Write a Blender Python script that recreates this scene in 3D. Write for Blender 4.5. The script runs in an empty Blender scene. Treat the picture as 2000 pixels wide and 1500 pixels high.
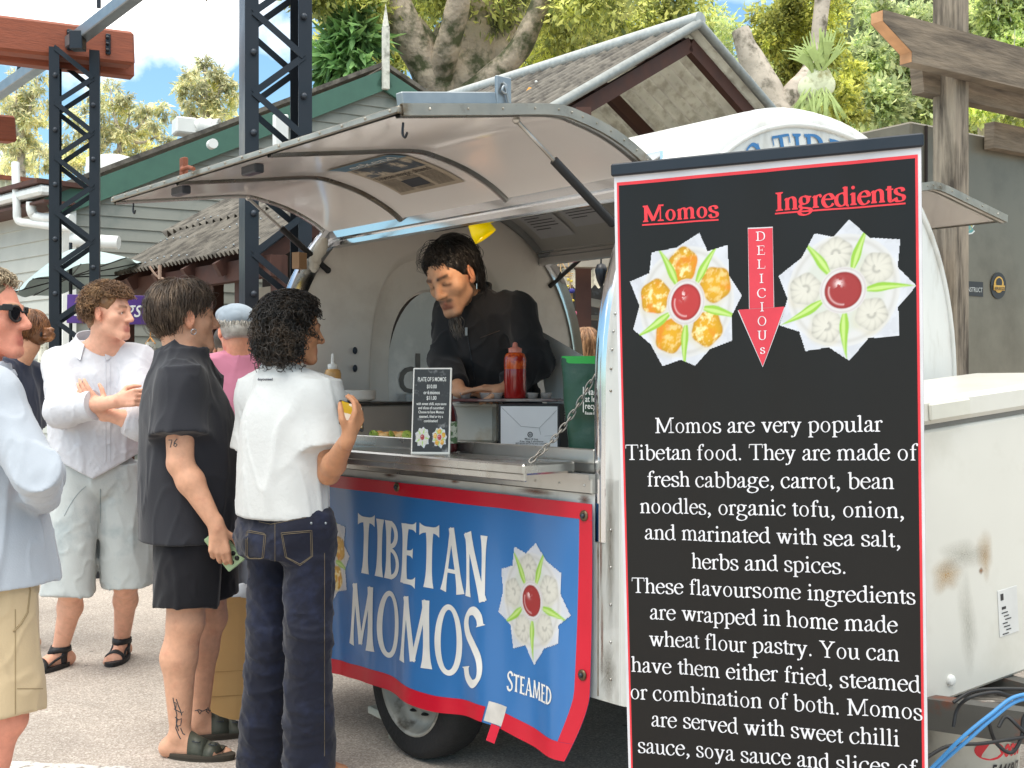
import bpy, bmesh, math, random
import numpy as np
from mathutils import Vector, Matrix
R = math.radians
random.seed(7)
rng = np.random.default_rng(7)
SC = bpy.context.scene
COL = SC.collection
# ---------------------------------------------------------------- camera
F = 2300.0                       # focal length in photograph pixels (2000 wide)
EYE = 1.37
cam = bpy.data.cameras.new('camera'); cam.lens = 36.0*F/2000.0; cam.sensor_width = 36.0
cam.clip_start = 0.05; cam.clip_end = 600
camo = bpy.data.objects.new('camera', cam); COL.objects.link(camo)
camo.location = (0, 0, EYE); camo.rotation_euler = (R(90), 0, 0)
SC.camera = camo
# ---------------------------------------------------------------- light
SUN_EL, SUN_AZ = 66.0, 212.0     # azimuth: compass bearing of the sun, +Y = 0, clockwise
w = bpy.data.worlds.new('World'); SC.world = w; w.use_nodes = True
nt = w.node_tree; nt.nodes.clear()
N = nt.nodes.new; L = nt.links.new
out = N('ShaderNodeOutputWorld'); bg = N('ShaderNodeBackground'); L(bg.outputs[0], out.inputs[0])
sky = N('ShaderNodeTexSky'); sky.sky_type = 'NISHITA'; sky.sun_disc = False
sky.sun_elevation = R(SUN_EL); sky.sun_rotation = R(SUN_AZ); sky.air_density = 1.0; sky.dust_density = 2.0; sky.ozone_density = 1.2
tc = N('ShaderNodeTexCoord'); mp = N('ShaderNodeMapping'); mp.inputs['Scale'].default_value = (1.0, 1.0, 2.2)
mp.inputs['Location'].default_value = (0.35, 0.1, 0.42)
nz = N('ShaderNodeTexNoise'); nz.inputs['Scale'].default_value = 2.6; nz.inputs['Detail'].default_value = 7; nz.inputs['Roughness'].default_value = .52
rp = N('ShaderNodeValToRGB'); rp.color_ramp.elements[0].position = .58; rp.color_ramp.elements[1].position = .72
L(tc.outputs['Generated'], mp.inputs[0]); L(mp.outputs[0], nz.inputs['Vector']); L(nz.outputs[0], rp.inputs[0])
mx = N('ShaderNodeMix'); mx.data_type = 'RGBA'; mx.inputs[7].default_value = (12.6, 12.2, 11.5, 1)
nrm = N('ShaderNodeVectorMath'); nrm.operation = 'NORMALIZE'; L(tc.outputs['Generated'], nrm.inputs[0])
cs_ = []
for dvec, rad_ in (((-.37, 1, .355), .082), ((-.29, 1, .36), .075), ((-.52, 1, .19), .06)):
    dd_ = N('ShaderNodeVectorMath'); dd_.operation = 'DISTANCE'; dd_.inputs[1].default_value = Vector(dvec).normalized(); L(nrm.outputs[0], dd_.inputs[0])
    n9 = N('ShaderNodeTexNoise'); n9.inputs['Scale'].default_value = 16; n9.inputs['Detail'].default_value = 6; L(nrm.outputs[0], n9.inputs['Vector'])
    m9 = N('ShaderNodeMath'); m9.operation = 'MULTIPLY_ADD'; m9.inputs[1].default_value = .16; L(n9.outputs[0], m9.inputs[0]); L(dd_.outputs['Value'], m9.inputs[2])
    r9 = N('ShaderNodeMapRange'); r9.inputs[1].default_value = rad_+.10; r9.inputs[2].default_value = rad_+.05; L(m9.outputs[0], r9.inputs[0]); cs_.append(r9)
a9 = rp.outputs[0]
for r9 in cs_:
    q9 = N('ShaderNodeMath'); q9.operation = 'MAXIMUM'; L(a9, q9.inputs[0]); L(r9.outputs[0], q9.inputs[1]); a9 = q9.outputs[0]
sx_ = N('ShaderNodeSeparateXYZ'); L(nrm.outputs[0], sx_.inputs[0]); hi_ = N('ShaderNodeMapRange'); hi_.interpolation_type = 'SMOOTHSTEP'; hi_.inputs[1].default_value = .34; hi_.inputs[2].default_value = .62; hi_.inputs[4].default_value = .9; L(sx_.outputs[2], hi_.inputs[0])  # bright cloud cover added overhead, out of view, to whiten the light
q9 = N('ShaderNodeMath'); q9.operation = 'MAXIMUM'; L(a9, q9.inputs[0]); L(hi_.outputs[0], q9.inputs[1]); a9 = q9.outputs[0]
tint = N('ShaderNodeMix'); tint.data_type = 'RGBA'; tint.blend_type = 'MULTIPLY'; tint.inputs[0].default_value = 1; tint.inputs[7].default_value = (.86, 1.10, 1.10, 1); L(sky.outputs[0], tint.inputs[6])
L(a9, mx.inputs[0]); L(tint.outputs[2], mx.inputs[6]); L(mx.outputs[2], bg.inputs[0])
bg.inputs[1].default_value = 0.15
sl = bpy.data.lights.new('sun', 'SUN'); sl.energy = 1.25; sl.angle = R(30); sl.color = (1.0, .94, .86)
so = bpy.data.objects.new('sun', sl); COL.objects.link(so)
sd = Vector((math.sin(R(SUN_AZ))*math.cos(R(SUN_EL)), math.cos(R(SUN_AZ))*math.cos(R(SUN_EL)), math.sin(R(SUN_EL))))
so.rotation_euler = (-sd).to_track_quat('-Z', 'Y').to_euler(); so.location = sd*30
SC.view_settings.view_transform = 'Standard'; SC.view_settings.look = 'None'
SC.view_settings.gamma = 1.0; SC.view_settings.exposure = 0.60
try:
    SC.cycles.max_bounces = 8; SC.cycles.diffuse_bounces = 5; SC.cycles.glossy_bounces = 3; SC.cycles.transmission_bounces = 6
    SC.cycles.transparent_max_bounces = 8; SC.cycles.use_denoising = True
    SC.cycles.sample_clamp_indirect = 6
except Exception: pass

# ---------------------------------------------------------------- helpers
def P(px, py, Y): return Vector(((px-1000)/F*Y, Y, EYE+(750-py)/F*Y))
def ground(px, py):
    Y = EYE*F/(py-750); return Vector(((px-1000)/F*Y, Y, 0))
def V(*a): return Vector(a)

def lin(c):
    if isinstance(c, str):
        c = c.lstrip('#'); c = [int(c[i:i+2], 16)/255 for i in (0, 2, 4)]
        return tuple(x/12.92 if x <= .04045 else ((x+.055)/1.055)**2.4 for x in c)
    return tuple(c)

MATS = {}
def mat(name, color=(.5, .5, .5), rough=.6, metal=0.0, var=.12, vs=8.0, bump=0.0, bs=60.0, spec=.5, color2=None, c2_range=(.5, .65), c2s=4.0,
        stretch=(1, 1, 1), attr=None, island=0.0, trans=0.0, sss=0.0, coat=0.0, emit=None, sheen=0.0, rvar=.1, detail=5, alpha=1.0, bd=.01):
    if name in MATS: return MATS[name]
    m = bpy.data.materials.new(name); m.use_nodes = True; t = m.node_tree; b = t.nodes['Principled BSDF']
    Nn = t.nodes.new; Ln = t.links.new
    color = lin(color)
    co = Nn('ShaderNodeTexCoord'); ma = Nn('ShaderNodeMapping'); ma.inputs['Scale'].default_value = stretch
    Ln(co.outputs['Object'], ma.inputs[0])
    n1 = Nn('ShaderNodeTexNoise'); n1.inputs['Scale'].default_value = vs; n1.inputs['Detail'].default_value = detail
    Ln(ma.outputs[0], n1.inputs['Vector'])
    if attr:
        a = Nn('ShaderNodeAttribute'); a.attribute_name = attr; base = a.outputs['Color']
    else:
        r = Nn('ShaderNodeRGB'); r.outputs[0].default_value = (*color, 1); base = r.outputs[0]
    if color2 is not None:
        n2 = Nn('ShaderNodeTexNoise'); n2.inputs['Scale'].default_value = c2s; n2.inputs['Detail'].default_value = 8; n2.inputs['Roughness'].default_value = .62
        Ln(ma.outputs[0], n2.inputs['Vector'])
        mr = Nn('ShaderNodeMapRange'); mr.inputs[1].default_value = c2_range[0]; mr.inputs[2].default_value = c2_range[1]
        Ln(n2.outputs[0], mr.inputs[0])
        mm = Nn('ShaderNodeMix'); mm.data_type = 'RGBA'; mm.inputs[7].default_value = (*lin(color2), 1)
        Ln(mr.outputs[0], mm.inputs[0]); Ln(base, mm.inputs[6]); base = mm.outputs[2]
    hv = Nn('ShaderNodeHueSaturation'); Ln(base, hv.inputs['Color'])
    mr = Nn('ShaderNodeMapRange'); mr.inputs[1].default_value = .25; mr.inputs[2].default_value = .75
    mr.inputs[3].default_value = 1-var; mr.inputs[4].default_value = 1+var
    Ln(n1.outputs[0], mr.inputs[0])
    val = mr.outputs[0]
    if island:
        g = Nn('ShaderNodeNewGeometry'); m2 = Nn('ShaderNodeMapRange'); m2.inputs[3].default_value = 1-island; m2.inputs[4].default_value = 1+island
        Ln(g.outputs['Random Per Island'], m2.inputs[0])
        mu = Nn('ShaderNodeMath'); mu.operation = 'MULTIPLY'; Ln(val, mu.inputs[0]); Ln(m2.outputs[0], mu.inputs[1]); val = mu.outputs[0]
    Ln(val, hv.inputs['Value']); Ln(hv.outputs[0], b.inputs['Base Color'])
    rr = Nn('ShaderNodeMapRange'); rr.inputs[3].default_value = max(0, rough-rvar); rr.inputs[4].default_value = min(1, rough+rvar)
    Ln(n1.outputs[0], rr.inputs[0]); Ln(rr.outputs[0], b.inputs['Roughness'])
    b.inputs['Metallic'].default_value = metal; b.inputs['Specular IOR Level'].default_value = spec
    if sss:
        b.inputs['Subsurface Weight'].default_value = sss; b.inputs['Subsurface Radius'].default_value = (.012, .005, .003); b.inputs['Subsurface Scale'].default_value = 1.0
    if coat: b.inputs['Coat Weight'].default_value = coat; b.inputs['Coat Roughness'].default_value = .08
    if sheen: b.inputs['Sheen Weight'].default_value = sheen
    if trans: b.inputs['Transmission Weight'].default_value = trans
    if alpha < 1: b.inputs['Alpha'].default_value = alpha
    if emit:
        b.inputs['Emission Color'].default_value = (*lin(emit[0]), 1); b.inputs['Emission Strength'].default_value = emit[1]
    if bump:
        n3 = Nn('ShaderNodeTexNoise'); n3.inputs['Scale'].default_value = bs; n3.inputs['Detail'].default_value = 4
        Ln(ma.outputs[0], n3.inputs['Vector'])
        bm = Nn('ShaderNodeBump'); bm.inputs['Strength'].default_value = bump; bm.inputs['Distance'].default_value = bd
        Ln(n3.outputs[0], bm.inputs['Height']); Ln(bm.outputs[0], b.inputs['Normal'])
    MATS[name] = m
    return m

WM = {}          # world matrices of things by object name
def wm(o): return WM.get(o.name, Matrix.Identity(4))
def tag(o, label=None, cat=None, group=None, kind=None):
    if label: o['label'] = label
    if cat: o['category'] = cat
    if group: o['group'] = group
    if kind: o['kind'] = kind
    return o
def thing(name, label, cat, loc=(0, 0, 0), rz=0.0, group=None, mtx=None):
    o = bpy.data.objects.new(name, None); COL.objects.link(o); o.empty_display_size = .1
    M = mtx if mtx is not None else Matrix.Translation(Vector(loc)) @ Matrix.Rotation(rz, 4, 'Z')
    o.matrix_world = M; WM[o.name] = M.copy()
    return tag(o, label, cat, group)

def obj_from(name, verts, faces, mats, parent=None, smooth=False, mi=None, origin=None, colors=None, sharp=None):
    """verts in world space; stored relative to the parent's (or origin's) frame"""
    M = wm(parent) if parent is not None else (origin if isinstance(origin, Matrix) else Matrix.Translation(Vector(origin)) if origin is not None else Matrix.Identity(4))
    Mi = np.array(M.inverted())
    v = np.asarray(verts, dtype=float).reshape(-1, 3)
    v = v @ Mi[:3, :3].T + Mi[:3, 3]
    me = bpy.data.meshes.new(name)
    if isinstance(faces, np.ndarray):
        nf, k = faces.shape
        me.vertices.add(len(v)); me.vertices.foreach_set('co', v.ravel().astype(np.float32))
        me.loops.add(nf*k); me.loops.foreach_set('vertex_index', faces.ravel().astype(np.int32))
        me.polygons.add(nf); me.polygons.foreach_set('loop_start', (np.arange(nf)*k).astype(np.int32))
        me.update(calc_edges=True)
    else:
        me.from_pydata(v.tolist(), [], [list(f) for f in faces]); me.update()
    if not isinstance(mats, (list, tuple)): mats = [mats]
    for m in mats: me.materials.append(m)
    n = len(me.polygons)
    if mi is not None: me.polygons.foreach_set('material_index', np.asarray(mi, dtype=np.int32))
    if smooth is not False: me.polygons.foreach_set('use_smooth', np.ones(n, dtype=bool) if smooth is True else np.asarray(smooth, dtype=bool))
    if colors is not None:
        ca = me.color_attributes.new('col', 'FLOAT_COLOR', 'POINT')
        c4 = np.ones((len(v), 4), dtype=np.float32); c4[:, :3] = colors
        ca.data.foreach_set('color', c4.ravel())
    if sharp and smooth is True: me.set_sharp_from_angle(angle=R(sharp))
    o = bpy.data.objects.new(name, me); COL.objects.link(o)
    if parent is not None:
        o.parent = parent; WM[o.name] = M.copy()
    else:
        o.matrix_world = M; WM[o.name] = M.copy()
    return o

class MB:
    """mesh builder; M maps local coordinates to world"""
    def __init__(s, M=None): s.v = []; s.f = []; s.mi = []; s.sm = []; s.M = M or Matrix.Identity(4); s.cur = 0; s.smooth = False
    def add(s, vs, fs, smooth=None):
        b = len(s.v); s.v += [tuple(s.M @ Vector(p)) for p in vs]
        for f in fs: s.f.append([i+b for i in f]); s.mi.append(s.cur); s.sm.append(s.smooth if smooth is None else smooth)
    def box(s, c, d, rot=None, bev=0.0):
        hx, hy, hz = d[0]/2, d[1]/2, d[2]/2
        Rm = rot if isinstance(rot, Matrix) else (Matrix.Rotation(rot, 3, 'Z') if rot else Matrix.Identity(3))
        c = Vector(c)
        if bev <= 0:
            vs = [c + Rm @ Vector((x*hx, y*hy, z*hz)) for x in (-1, 1) for y in (-1, 1) for z in (-1, 1)]
            s.add(vs, [(0, 1, 3, 2), (4, 6, 7, 5), (0, 4, 5, 1), (2, 3, 7, 6), (0, 2, 6, 4), (1, 5, 7, 3)])
        else:
            b = min(bev, hx*.9, hy*.9, hz*.9); vs = []; ix = {}
            for x in (-1, 1):
                for y in (-1, 1):
                    for z in (-1, 1):
                        for a in range(3):
                            p = [x*(hx-b), y*(hy-b), z*(hz-b)]; p[a] = (x*hx, y*hy, z*hz)[a]
                            ix[(x, y, z, a)] = len(vs); vs.append(c + Rm @ Vector(p))
            fs = []
            for a in range(3):
                o1, o2 = [i for i in range(3) if i != a]
                for sg in (-1, 1):
                    q = []
                    for u, v_ in ((-1, -1), (1, -1), (1, 1), (-1, 1)):
                        k = [0, 0, 0]; k[a] = sg; k[o1] = u; k[o2] = v_; q.append(ix[(*k, a)])
                    fs.append(q if (sg == 1) == (a != 1) else q[::-1])
                    # edges between face a and face o1/o2
            for a in range(3):
                for b2 in range(a+1, 3):
                    o = 3-a-b2
                    for s1 in (-1, 1):
                        for s2 in (-1, 1):
                            k1 = [0]*3; k1[a] = s1; k1[b2] = s2
                            k1[o] = -1; A = (ix[(*k1, a)], ix[(*k1, b2)]); k1[o] = 1; B = (ix[(*k1, a)], ix[(*k1, b2)])
                            fs.append([A[0], A[1], B[1], B[0]])
            for x in (-1, 1):
                for y in (-1, 1):
                    for z in (-1, 1): fs.append([ix[(x, y, z, 0)], ix[(x, y, z, 1)], ix[(x, y, z, 2)]])
            s.add(vs, fs)
        return s
    def bar(s, a, b, wd, ht, up=(0, 0, 1), bev=0.0):
        a = Vector(a); b = Vector(b); d = (b-a); Ln = d.length; d.normalize(); u = Vector(up)
        x = d.cross(u); 
        if x.length < 1e-5: x = d.cross(Vector((1, 0, 0)))
        x.normalize(); z = x.cross(d)
        Rm = Matrix((x, d, z)).transposed()
        return s.box((a+b)/2, (wd, Ln, ht), Rm, bev)
    def tube(s, pts, r, n=10, caps=True, closed=False, smooth=True):
        pts = [Vector(p) for p in pts]; k = len(pts); rs = r if isinstance(r, (list, tuple)) else [r]*k
        vs = []; fs = []; px = None
        for i, p in enumerate(pts):
            if closed: t = pts[(i+1) % k]-pts[i-1]
            else: t = pts[min(i+1, k-1)]-pts[max(i-1, 0)]
            if t.length < 1e-9: t = Vector((0, 0, 1))
            t.normalize()
            if px is None: px = t.orthogonal().normalized()
            px = (px - t*px.dot(t))
            if px.length < 1e-6: px = t.orthogonal()
            px.normalize(); py = t.cross(px)
            for j in range(n):
                a = 2*math.pi*j/n; vs.append(p+(px*math.cos(a)+py*math.sin(a))*rs[i])
        m = k if closed else k-1
        for i in range(m):
            for j in range(n):
                a, b = i*n+j, i*n+(j+1) % n; c, d = ((i+1) % k)*n+(j+1) % n, ((i+1) % k)*n+j
                fs.append((a, b, c, d))
        s.add(vs, fs, smooth)
        if caps and not closed:
            s.add([vs[j] for j in range(n)], [tuple(range(n))[::-1]], False); s.add([vs[(k-1)*n+j] for j in range(n)], [tuple(range(n))], False)
        return s
    def lathe(s, prof, c=(0, 0, 0), n=24, axis=None, smooth=True, sx=1.0, sy=1.0):
        c = Vector(c); A = axis.to_matrix() if axis is not None and not isinstance(axis, Matrix) else axis
        vs = []; fs = []
        for r, z in prof:
            for j in range(n):
                a = 2*math.pi*j/n; p = Vector((r*sx*math.cos(a), r*sy*math.sin(a), z)); vs.append(c+(A @ p if A else p))
        for i in range(len(prof)-1):
            for j in range(n): fs.append((i*n+j, i*n+(j+1) % n, (i+1)*n+(j+1) % n, (i+1)*n+j))
        s.add(vs, fs, smooth); return s
    def grid(s, fn, nu, nv, smooth=True, flip=False):
        vs = [fn(i/nu, j/nv) for i in range(nu+1) for j in range(nv+1)]; fs = []
        for i in range(nu):
            for j in range(nv):
                q = (i*(nv+1)+j, (i+1)*(nv+1)+j, (i+1)*(nv+1)+j+1, i*(nv+1)+j+1); fs.append(q[::-1] if flip else q)
        s.add(vs, fs, smooth); return s
    def sheet(s, fn, nu, nv, th, smooth=True):
        """grid with thickness: fn(u,v) -> point, offset along normal by th"""
        e = 1e-3
        def off(u, v):
            p = Vector(fn(u, v)); a = Vector(fn(min(u+e, 1), v))-Vector(fn(max(u-e, 0), v)); b = Vector(fn(u, min(v+e, 1)))-Vector(fn(u, max(v-e, 0)))
            n = a.cross(b); n.normalize(); return p - n*th
        s.grid(fn, nu, nv, smooth); s.grid(off, nu, nv, smooth, True)
        rim = [(i/nu, 0) for i in range(nu)]+[(1, j/nv) for j in range(nv)]+[(1-i/nu, 1) for i in range(nu)]+[(0, 1-j/nv) for j in range(nv)]
        vs = [Vector(fn(*q)) for q in rim]+[off(*q) for q in rim]; k = len(rim)
        s.add(vs, [(i, i+k, (i+1) % k+k, (i+1) % k) for i in range(k)], False); return s
    def prism(s, poly, fr, d0, d1):
        """poly 2D in frame fr=(o,x,y,n); extruded from d0 to d1 along n"""
        o, x, y, n = [Vector(q) for q in fr]; k = len(poly)
        vs = [o+x*a+y*b+n*d0 for a, b in poly]+[o+x*a+y*b+n*d1 for a, b in poly]
        s.add(vs, [tuple(range(k))[::-1], tuple(range(k, 2*k))]+[(i, (i+1) % k, (i+1) % k+k, i+k) for i in range(k)]); return s
    def sphere(s, c, r, nu=12, nv=8, sc=(1, 1, 1), rot=None):
        c = Vector(c)
        def fn(u, v):
            a = 2*math.pi*u; b = math.pi*v; p = Vector((r*sc[0]*math.sin(b)*math.cos(a), r*sc[1]*math.sin(b)*math.sin(a), r*sc[2]*math.cos(b)))
            return c+(rot @ p if rot else p)
        return s.grid(fn, nu, nv, True, True)
    def build(s, name, m, parent=None, origin=None, sharp=None, smooth=None):
        o = obj_from(name, s.v, s.f, m, parent, (smooth if smooth is not None else s.sm), s.mi, origin)
        if sharp: o.data.set_sharp_from_angle(angle=R(sharp))
        return o

def catmull(pts, n=6, closed=False):
    pts = [Vector(p) for p in pts]; k = len(pts); out = []
    rngk = range(k if closed else k-1)
    for i in rngk:
        p1, p2 = pts[i], pts[(i+1) % k]
        p0 = pts[i-1] if (i > 0 or closed) else p1*2-p2
        p3 = pts[(i+2) % k] if (i+2 < k or closed) else p2*2-p1
        for j in range(n):
            t = j/n; out.append(.5*((2*p1)+(p2-p0)*t+(2*p0-5*p1+4*p2-p3)*t*t+(3*p1-p0-3*p2+p3)*t**3))
    if not closed: out.append(pts[-1])
    return out

# numpy value noise
_perm = rng.permutation(512)
def vnoise(p):
    p = np.asarray(p, dtype=np.float64); i = np.floor(p).astype(np.int64); f = p-i; f = f*f*(3-2*f)
    def h(dx, dy, dz):
        x = (i[..., 0]+dx) & 255; y = (i[..., 1]+dy) & 255; z = (i[..., 2]+dz) & 255
        return _perm[(_perm[(_perm[x]+y) & 511]+z) & 511]/511.0*2-1
    fx, fy, fz = f[..., 0], f[..., 1], f[..., 2]
    def lx(dy, dz): return h(0, dy, dz)*(1-fx)+h(1, dy, dz)*fx
    return (lx(0, 0)*(1-fy)+lx(1, 0)*fy)*(1-fz)+(lx(0, 1)*(1-fy)+lx(1, 1)*fy)*fz
_rotm = np.array(Matrix.Rotation(.9, 3, Vector((.5, .7, .3))))
def fbm(p, o=3):
    p = np.asarray(p, float); s = 0; a = .5
    for k in range(o): s = s+a*vnoise(p*(2**k)+k*17.3); a *= .5; p = p@_rotm
    return s
# ================================================================ SETTING
def asphalt_mat():
    m = bpy.data.materials.new('asphalt'); m.use_nodes = True; t = m.node_tree; b = t.nodes['Principled BSDF']; Nn = t.nodes.new; Ln = t.links.new
    co = Nn('ShaderNodeTexCoord')
    v = Nn('ShaderNodeTexVoronoi'); v.inputs['Scale'].default_value = 170; Ln(co.outputs['Object'], v.inputs['Vector'])
    n = Nn('ShaderNodeTexNoise'); n.inputs['Scale'].default_value = 1.3; n.inputs['Detail'].default_value = 8; n.inputs['Roughness'].default_value = .65; Ln(co.outputs['Object'], n.inputs['Vector'])
    n2 = Nn('ShaderNodeTexNoise'); n2.inputs['Scale'].default_value = 160; n2.inputs['Detail'].default_value = 3; Ln(co.outputs['Object'], n2.inputs['Vector'])
    sep = Nn('ShaderNodeSeparateColor'); Ln(v.outputs['Color'], sep.inputs[0])
    r = Nn('ShaderNodeValToRGB'); e = r.color_ramp.elements; e[0].position = 0; e[0].color = (.32, .27, .225, 1); e[1].position = 1; e[1].color = (.68, .62, .55, 1)
    a = r.color_ramp.elements.new(.45); a.color = (.43, .375, .325, 1); a = r.color_ramp.elements.new(.8); a.color = (.52, .46, .40, 1)
    Ln(sep.outputs[0], r.inputs[0])
    mr = Nn('ShaderNodeMapRange'); mr.inputs[1].default_value = .3; mr.inputs[2].default_value = .7; mr.inputs[3].default_value = .8; mr.inputs[4].default_value = 1.15; Ln(n.outputs[0], mr.inputs[0])
    hv = Nn('ShaderNodeHueSaturation'); Ln(r.outputs[0], hv.inputs['Color']); v2 = Nn('ShaderNodeTexVoronoi'); v2.inputs['Scale'].default_value = 5.5; Ln(co.outputs['Object'], v2.inputs['Vector']); s2 = Nn('ShaderNodeMapRange'); s2.inputs[1].default_value = .045; s2.inputs[2].default_value = .075; s2.inputs[3].default_value = .55; Ln(v2.outputs['Distance'], s2.inputs[0])
    n4 = Nn('ShaderNodeTexNoise'); n4.inputs['Scale'].default_value = .55; n4.inputs['Detail'].default_value = 4; Ln(co.outputs['Object'], n4.inputs['Vector']); s4 = Nn('ShaderNodeMapRange'); s4.inputs[1].default_value = .50; s4.inputs[2].default_value = .62; s4.inputs[3].default_value = 1; s4.inputs[4].default_value = .80; Ln(n4.outputs[0], s4.inputs[0])
    u1 = Nn('ShaderNodeMath'); u1.operation = 'MULTIPLY'; Ln(mr.outputs[0], u1.inputs[0]); Ln(s2.outputs[0], u1.inputs[1]); u2 = Nn('ShaderNodeMath'); u2.operation = 'MULTIPLY'; Ln(u1.outputs[0], u2.inputs[0]); Ln(s4.outputs[0], u2.inputs[1])
    Ln(u2.outputs[0], hv.inputs['Value']); Ln(hv.outputs[0], b.inputs['Base Color'])
    ad = Nn('ShaderNodeMath'); ad.operation = 'ADD'; Ln(v.outputs['Distance'], ad.inputs[0]); Ln(n2.outputs[0], ad.inputs[1])
    bm = Nn('ShaderNodeBump'); bm.inputs['Strength'].default_value = .28; bm.inputs['Distance'].default_value = .003; Ln(ad.outputs[0], bm.inputs['Height']); Ln(bm.outputs[0], b.inputs['Normal'])
    b.inputs['Roughness'].default_value = .88
    return m
asph = asphalt_mat()
g = MB(); g.add([(-250, -60, 0), (250, -60, 0), (250, 300, 0), (-250, 300, 0)], [(0, 1, 2, 3)])
tag(g.build('ground', asph), 'grey asphalt ground with pale stone chips', kind='structure')
g = MB(); a, b_ = ground(-200, 1478), ground(250, 1499.5); d = (b_-a).normalized(); n_ = Vector((d.y, -d.x, 0))
def wl(u, v): p = a+(b_-a)*u*1.02+n_*(.12*v+.006*math.sin(u*31)*(1-v)); p.z = .004; return p
g.grid(wl, 40, 1, False)
tag(g.build('road_line', mat('worn_line', (.62, .6, .56), .8, var=.2, vs=30, color2=(.25, .22, .2), c2_range=(.52, .62), c2s=25)), 'worn white painted line on the asphalt', kind='structure')

m_steel = mat('black_steel', '#0d121b', .36, 0.0, var=.15, spec=.5, vs=5)
m_galv = mat('galvanised', '#8f979c', .42, .75, var=.15, vs=14)
m_dkgrey = mat('dark_bolt', '#3a4048', .45, .4)
m_beam = mat('red_timber', '#8d4b33', .62, var=.22, vs=9, stretch=(1, 1, 9), bump=.25, bs=20)
m_grn = mat('green_paint', '#3f6455', .55, var=.1)
m_wb = mat('weatherboard', '#8b8d85', .7, var=.08, vs=3, color2='#727a74', c2_range=(.5, .75), c2s=2)
m_wbw = mat('weatherboard_pale', '#b9bbb4', .7, var=.08, vs=3)
m_white = mat('white_paint', '#dfe0dc', .5, var=.06, vs=5)
m_pvc = mat('white_pvc', '#dde0de', .4, var=.08)
m_cream = mat('cream_sheet', '#dcdcc0', .6, var=.1, vs=4, color2='#b8b59a', c2s=3)
m_rust = mat('rust', '#7c4630', .85, var=.3, vs=20)
m_oldsheet = mat('old_sheet', '#6b665d', .8, var=.28, vs=6, color2='#403c36', c2_range=(.42, .62), c2s=7, stretch=(1, 1, 1))
m_sheetu = mat('sheet_underside', '#d6d5cf', .6, var=.15, vs=5, color2='#8d8a82', c2_range=(.45, .62), c2s=11)
m_galvtube = mat('galv_tube', '#a9adab', .5, .35, var=.2, vs=20)
m_brown = mat('brown_timber', '#4a2c22', .7, var=.25, vs=8, bump=.2, bs=18)
m_dark = mat('dark_brown', '#2b2320', .85, var=.2)  # even dark brown for the stall wall and the truck seam
m_wood = mat('grey_timber', '#8a7f70', .85, var=.3, vs=7, stretch=(6, 6, .7), color2='#3d352c', c2_range=(.45, .65), c2s=3, bump=.5, bs=14)
m_woodh = mat('grey_timber_level', '#786c5d', .85, var=.3, vs=7, stretch=(.8, .8, 6), color2='#4b4238', c2_range=(.45, .7), c2s=3, bump=.5, bs=14)
m_fresh = mat('cut_timber', '#b98a63', .8, var=.2, vs=12)

# ---- lattice posts
def lattice_post(label, px0, px1, Y, ztop, step, phase, dirv=(.95, .31)):
    c = P((px0+px1)/2, 750, Y); d = Vector((dirv[0], dirv[1], 0)).normalized(); q = Vector((-d.y, d.x, 0))
    wd = (px1-px0)/F*Y/(d.x+.3)                      # width of a face
    M = Matrix.Identity(4); M.col[0][:3] = d; M.col[1][:3] = q; M.col[2][:3] = (0, 0, 1); M.col[3][:3] = (c.x, c.y, 0)
    t = thing('lattice_post', label, 'steel post', mtx=M, group='black lattice steel posts')
    h = wd/2; cw = wd*.17
    for sx in (-1, 1):
        b = MB(M)
        b.box((sx*(h-.006), 0, ztop/2), (.012, wd*.98, ztop))
        for sy in (-1, 1):
            b.box((sx*(h-.012-cw/2), sy*(wd*.49-.006), ztop/2), (cw, .012, ztop))
        b.build('chord', m_steel, t)
    for sy in (-1, 1):
        bars = MB(M); bolts = MB(M); y0 = sy*(wd*.49+.004)
        k = 0; z = phase-step
        while z < ztop:
            for s0 in (0, 1):
                x0, x1 = (-h+cw*.75, h-cw*.75) if (k+s0) % 2 == 0 else (h-cw*.75, -h+cw*.75)
                if s0: continue
                z1 = min(z+step, ztop)
                bars.bar((x0, y0+sy*.004*(k % 2), max(z, .02)), (x0+(x1-x0)*(z1-z)/step, y0+sy*.004*(k % 2), z1), .006, .05, up=(0, 1, 0)) if False else bars.bar((x0, y0+sy*.007*(k % 2), max(z, .02)), (x0+(x1-x0)*(z1-z)/step, y0+sy*.007*(k % 2), z1), .034, .006, up=(0, 1, 0))
            if z > .1 and z < ztop-.1: bl = MB(M); bl.sphere((x0, y0+sy*.014, z), .017, 8, 6); bl.build('bolt', m_dkgrey, t)
            k += 1; z += step
        bars.build('lacing', m_steel, t)
    return t, M, wd
lattice_post('black lattice steel post holding up the red timber beam', 90, 204, 8.4, 3.72, .19, .1)
lattice_post('taller black lattice steel post standing behind the raised trailer hatch', 458, 616, 6.35, 5.2, .21, .16)

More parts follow.
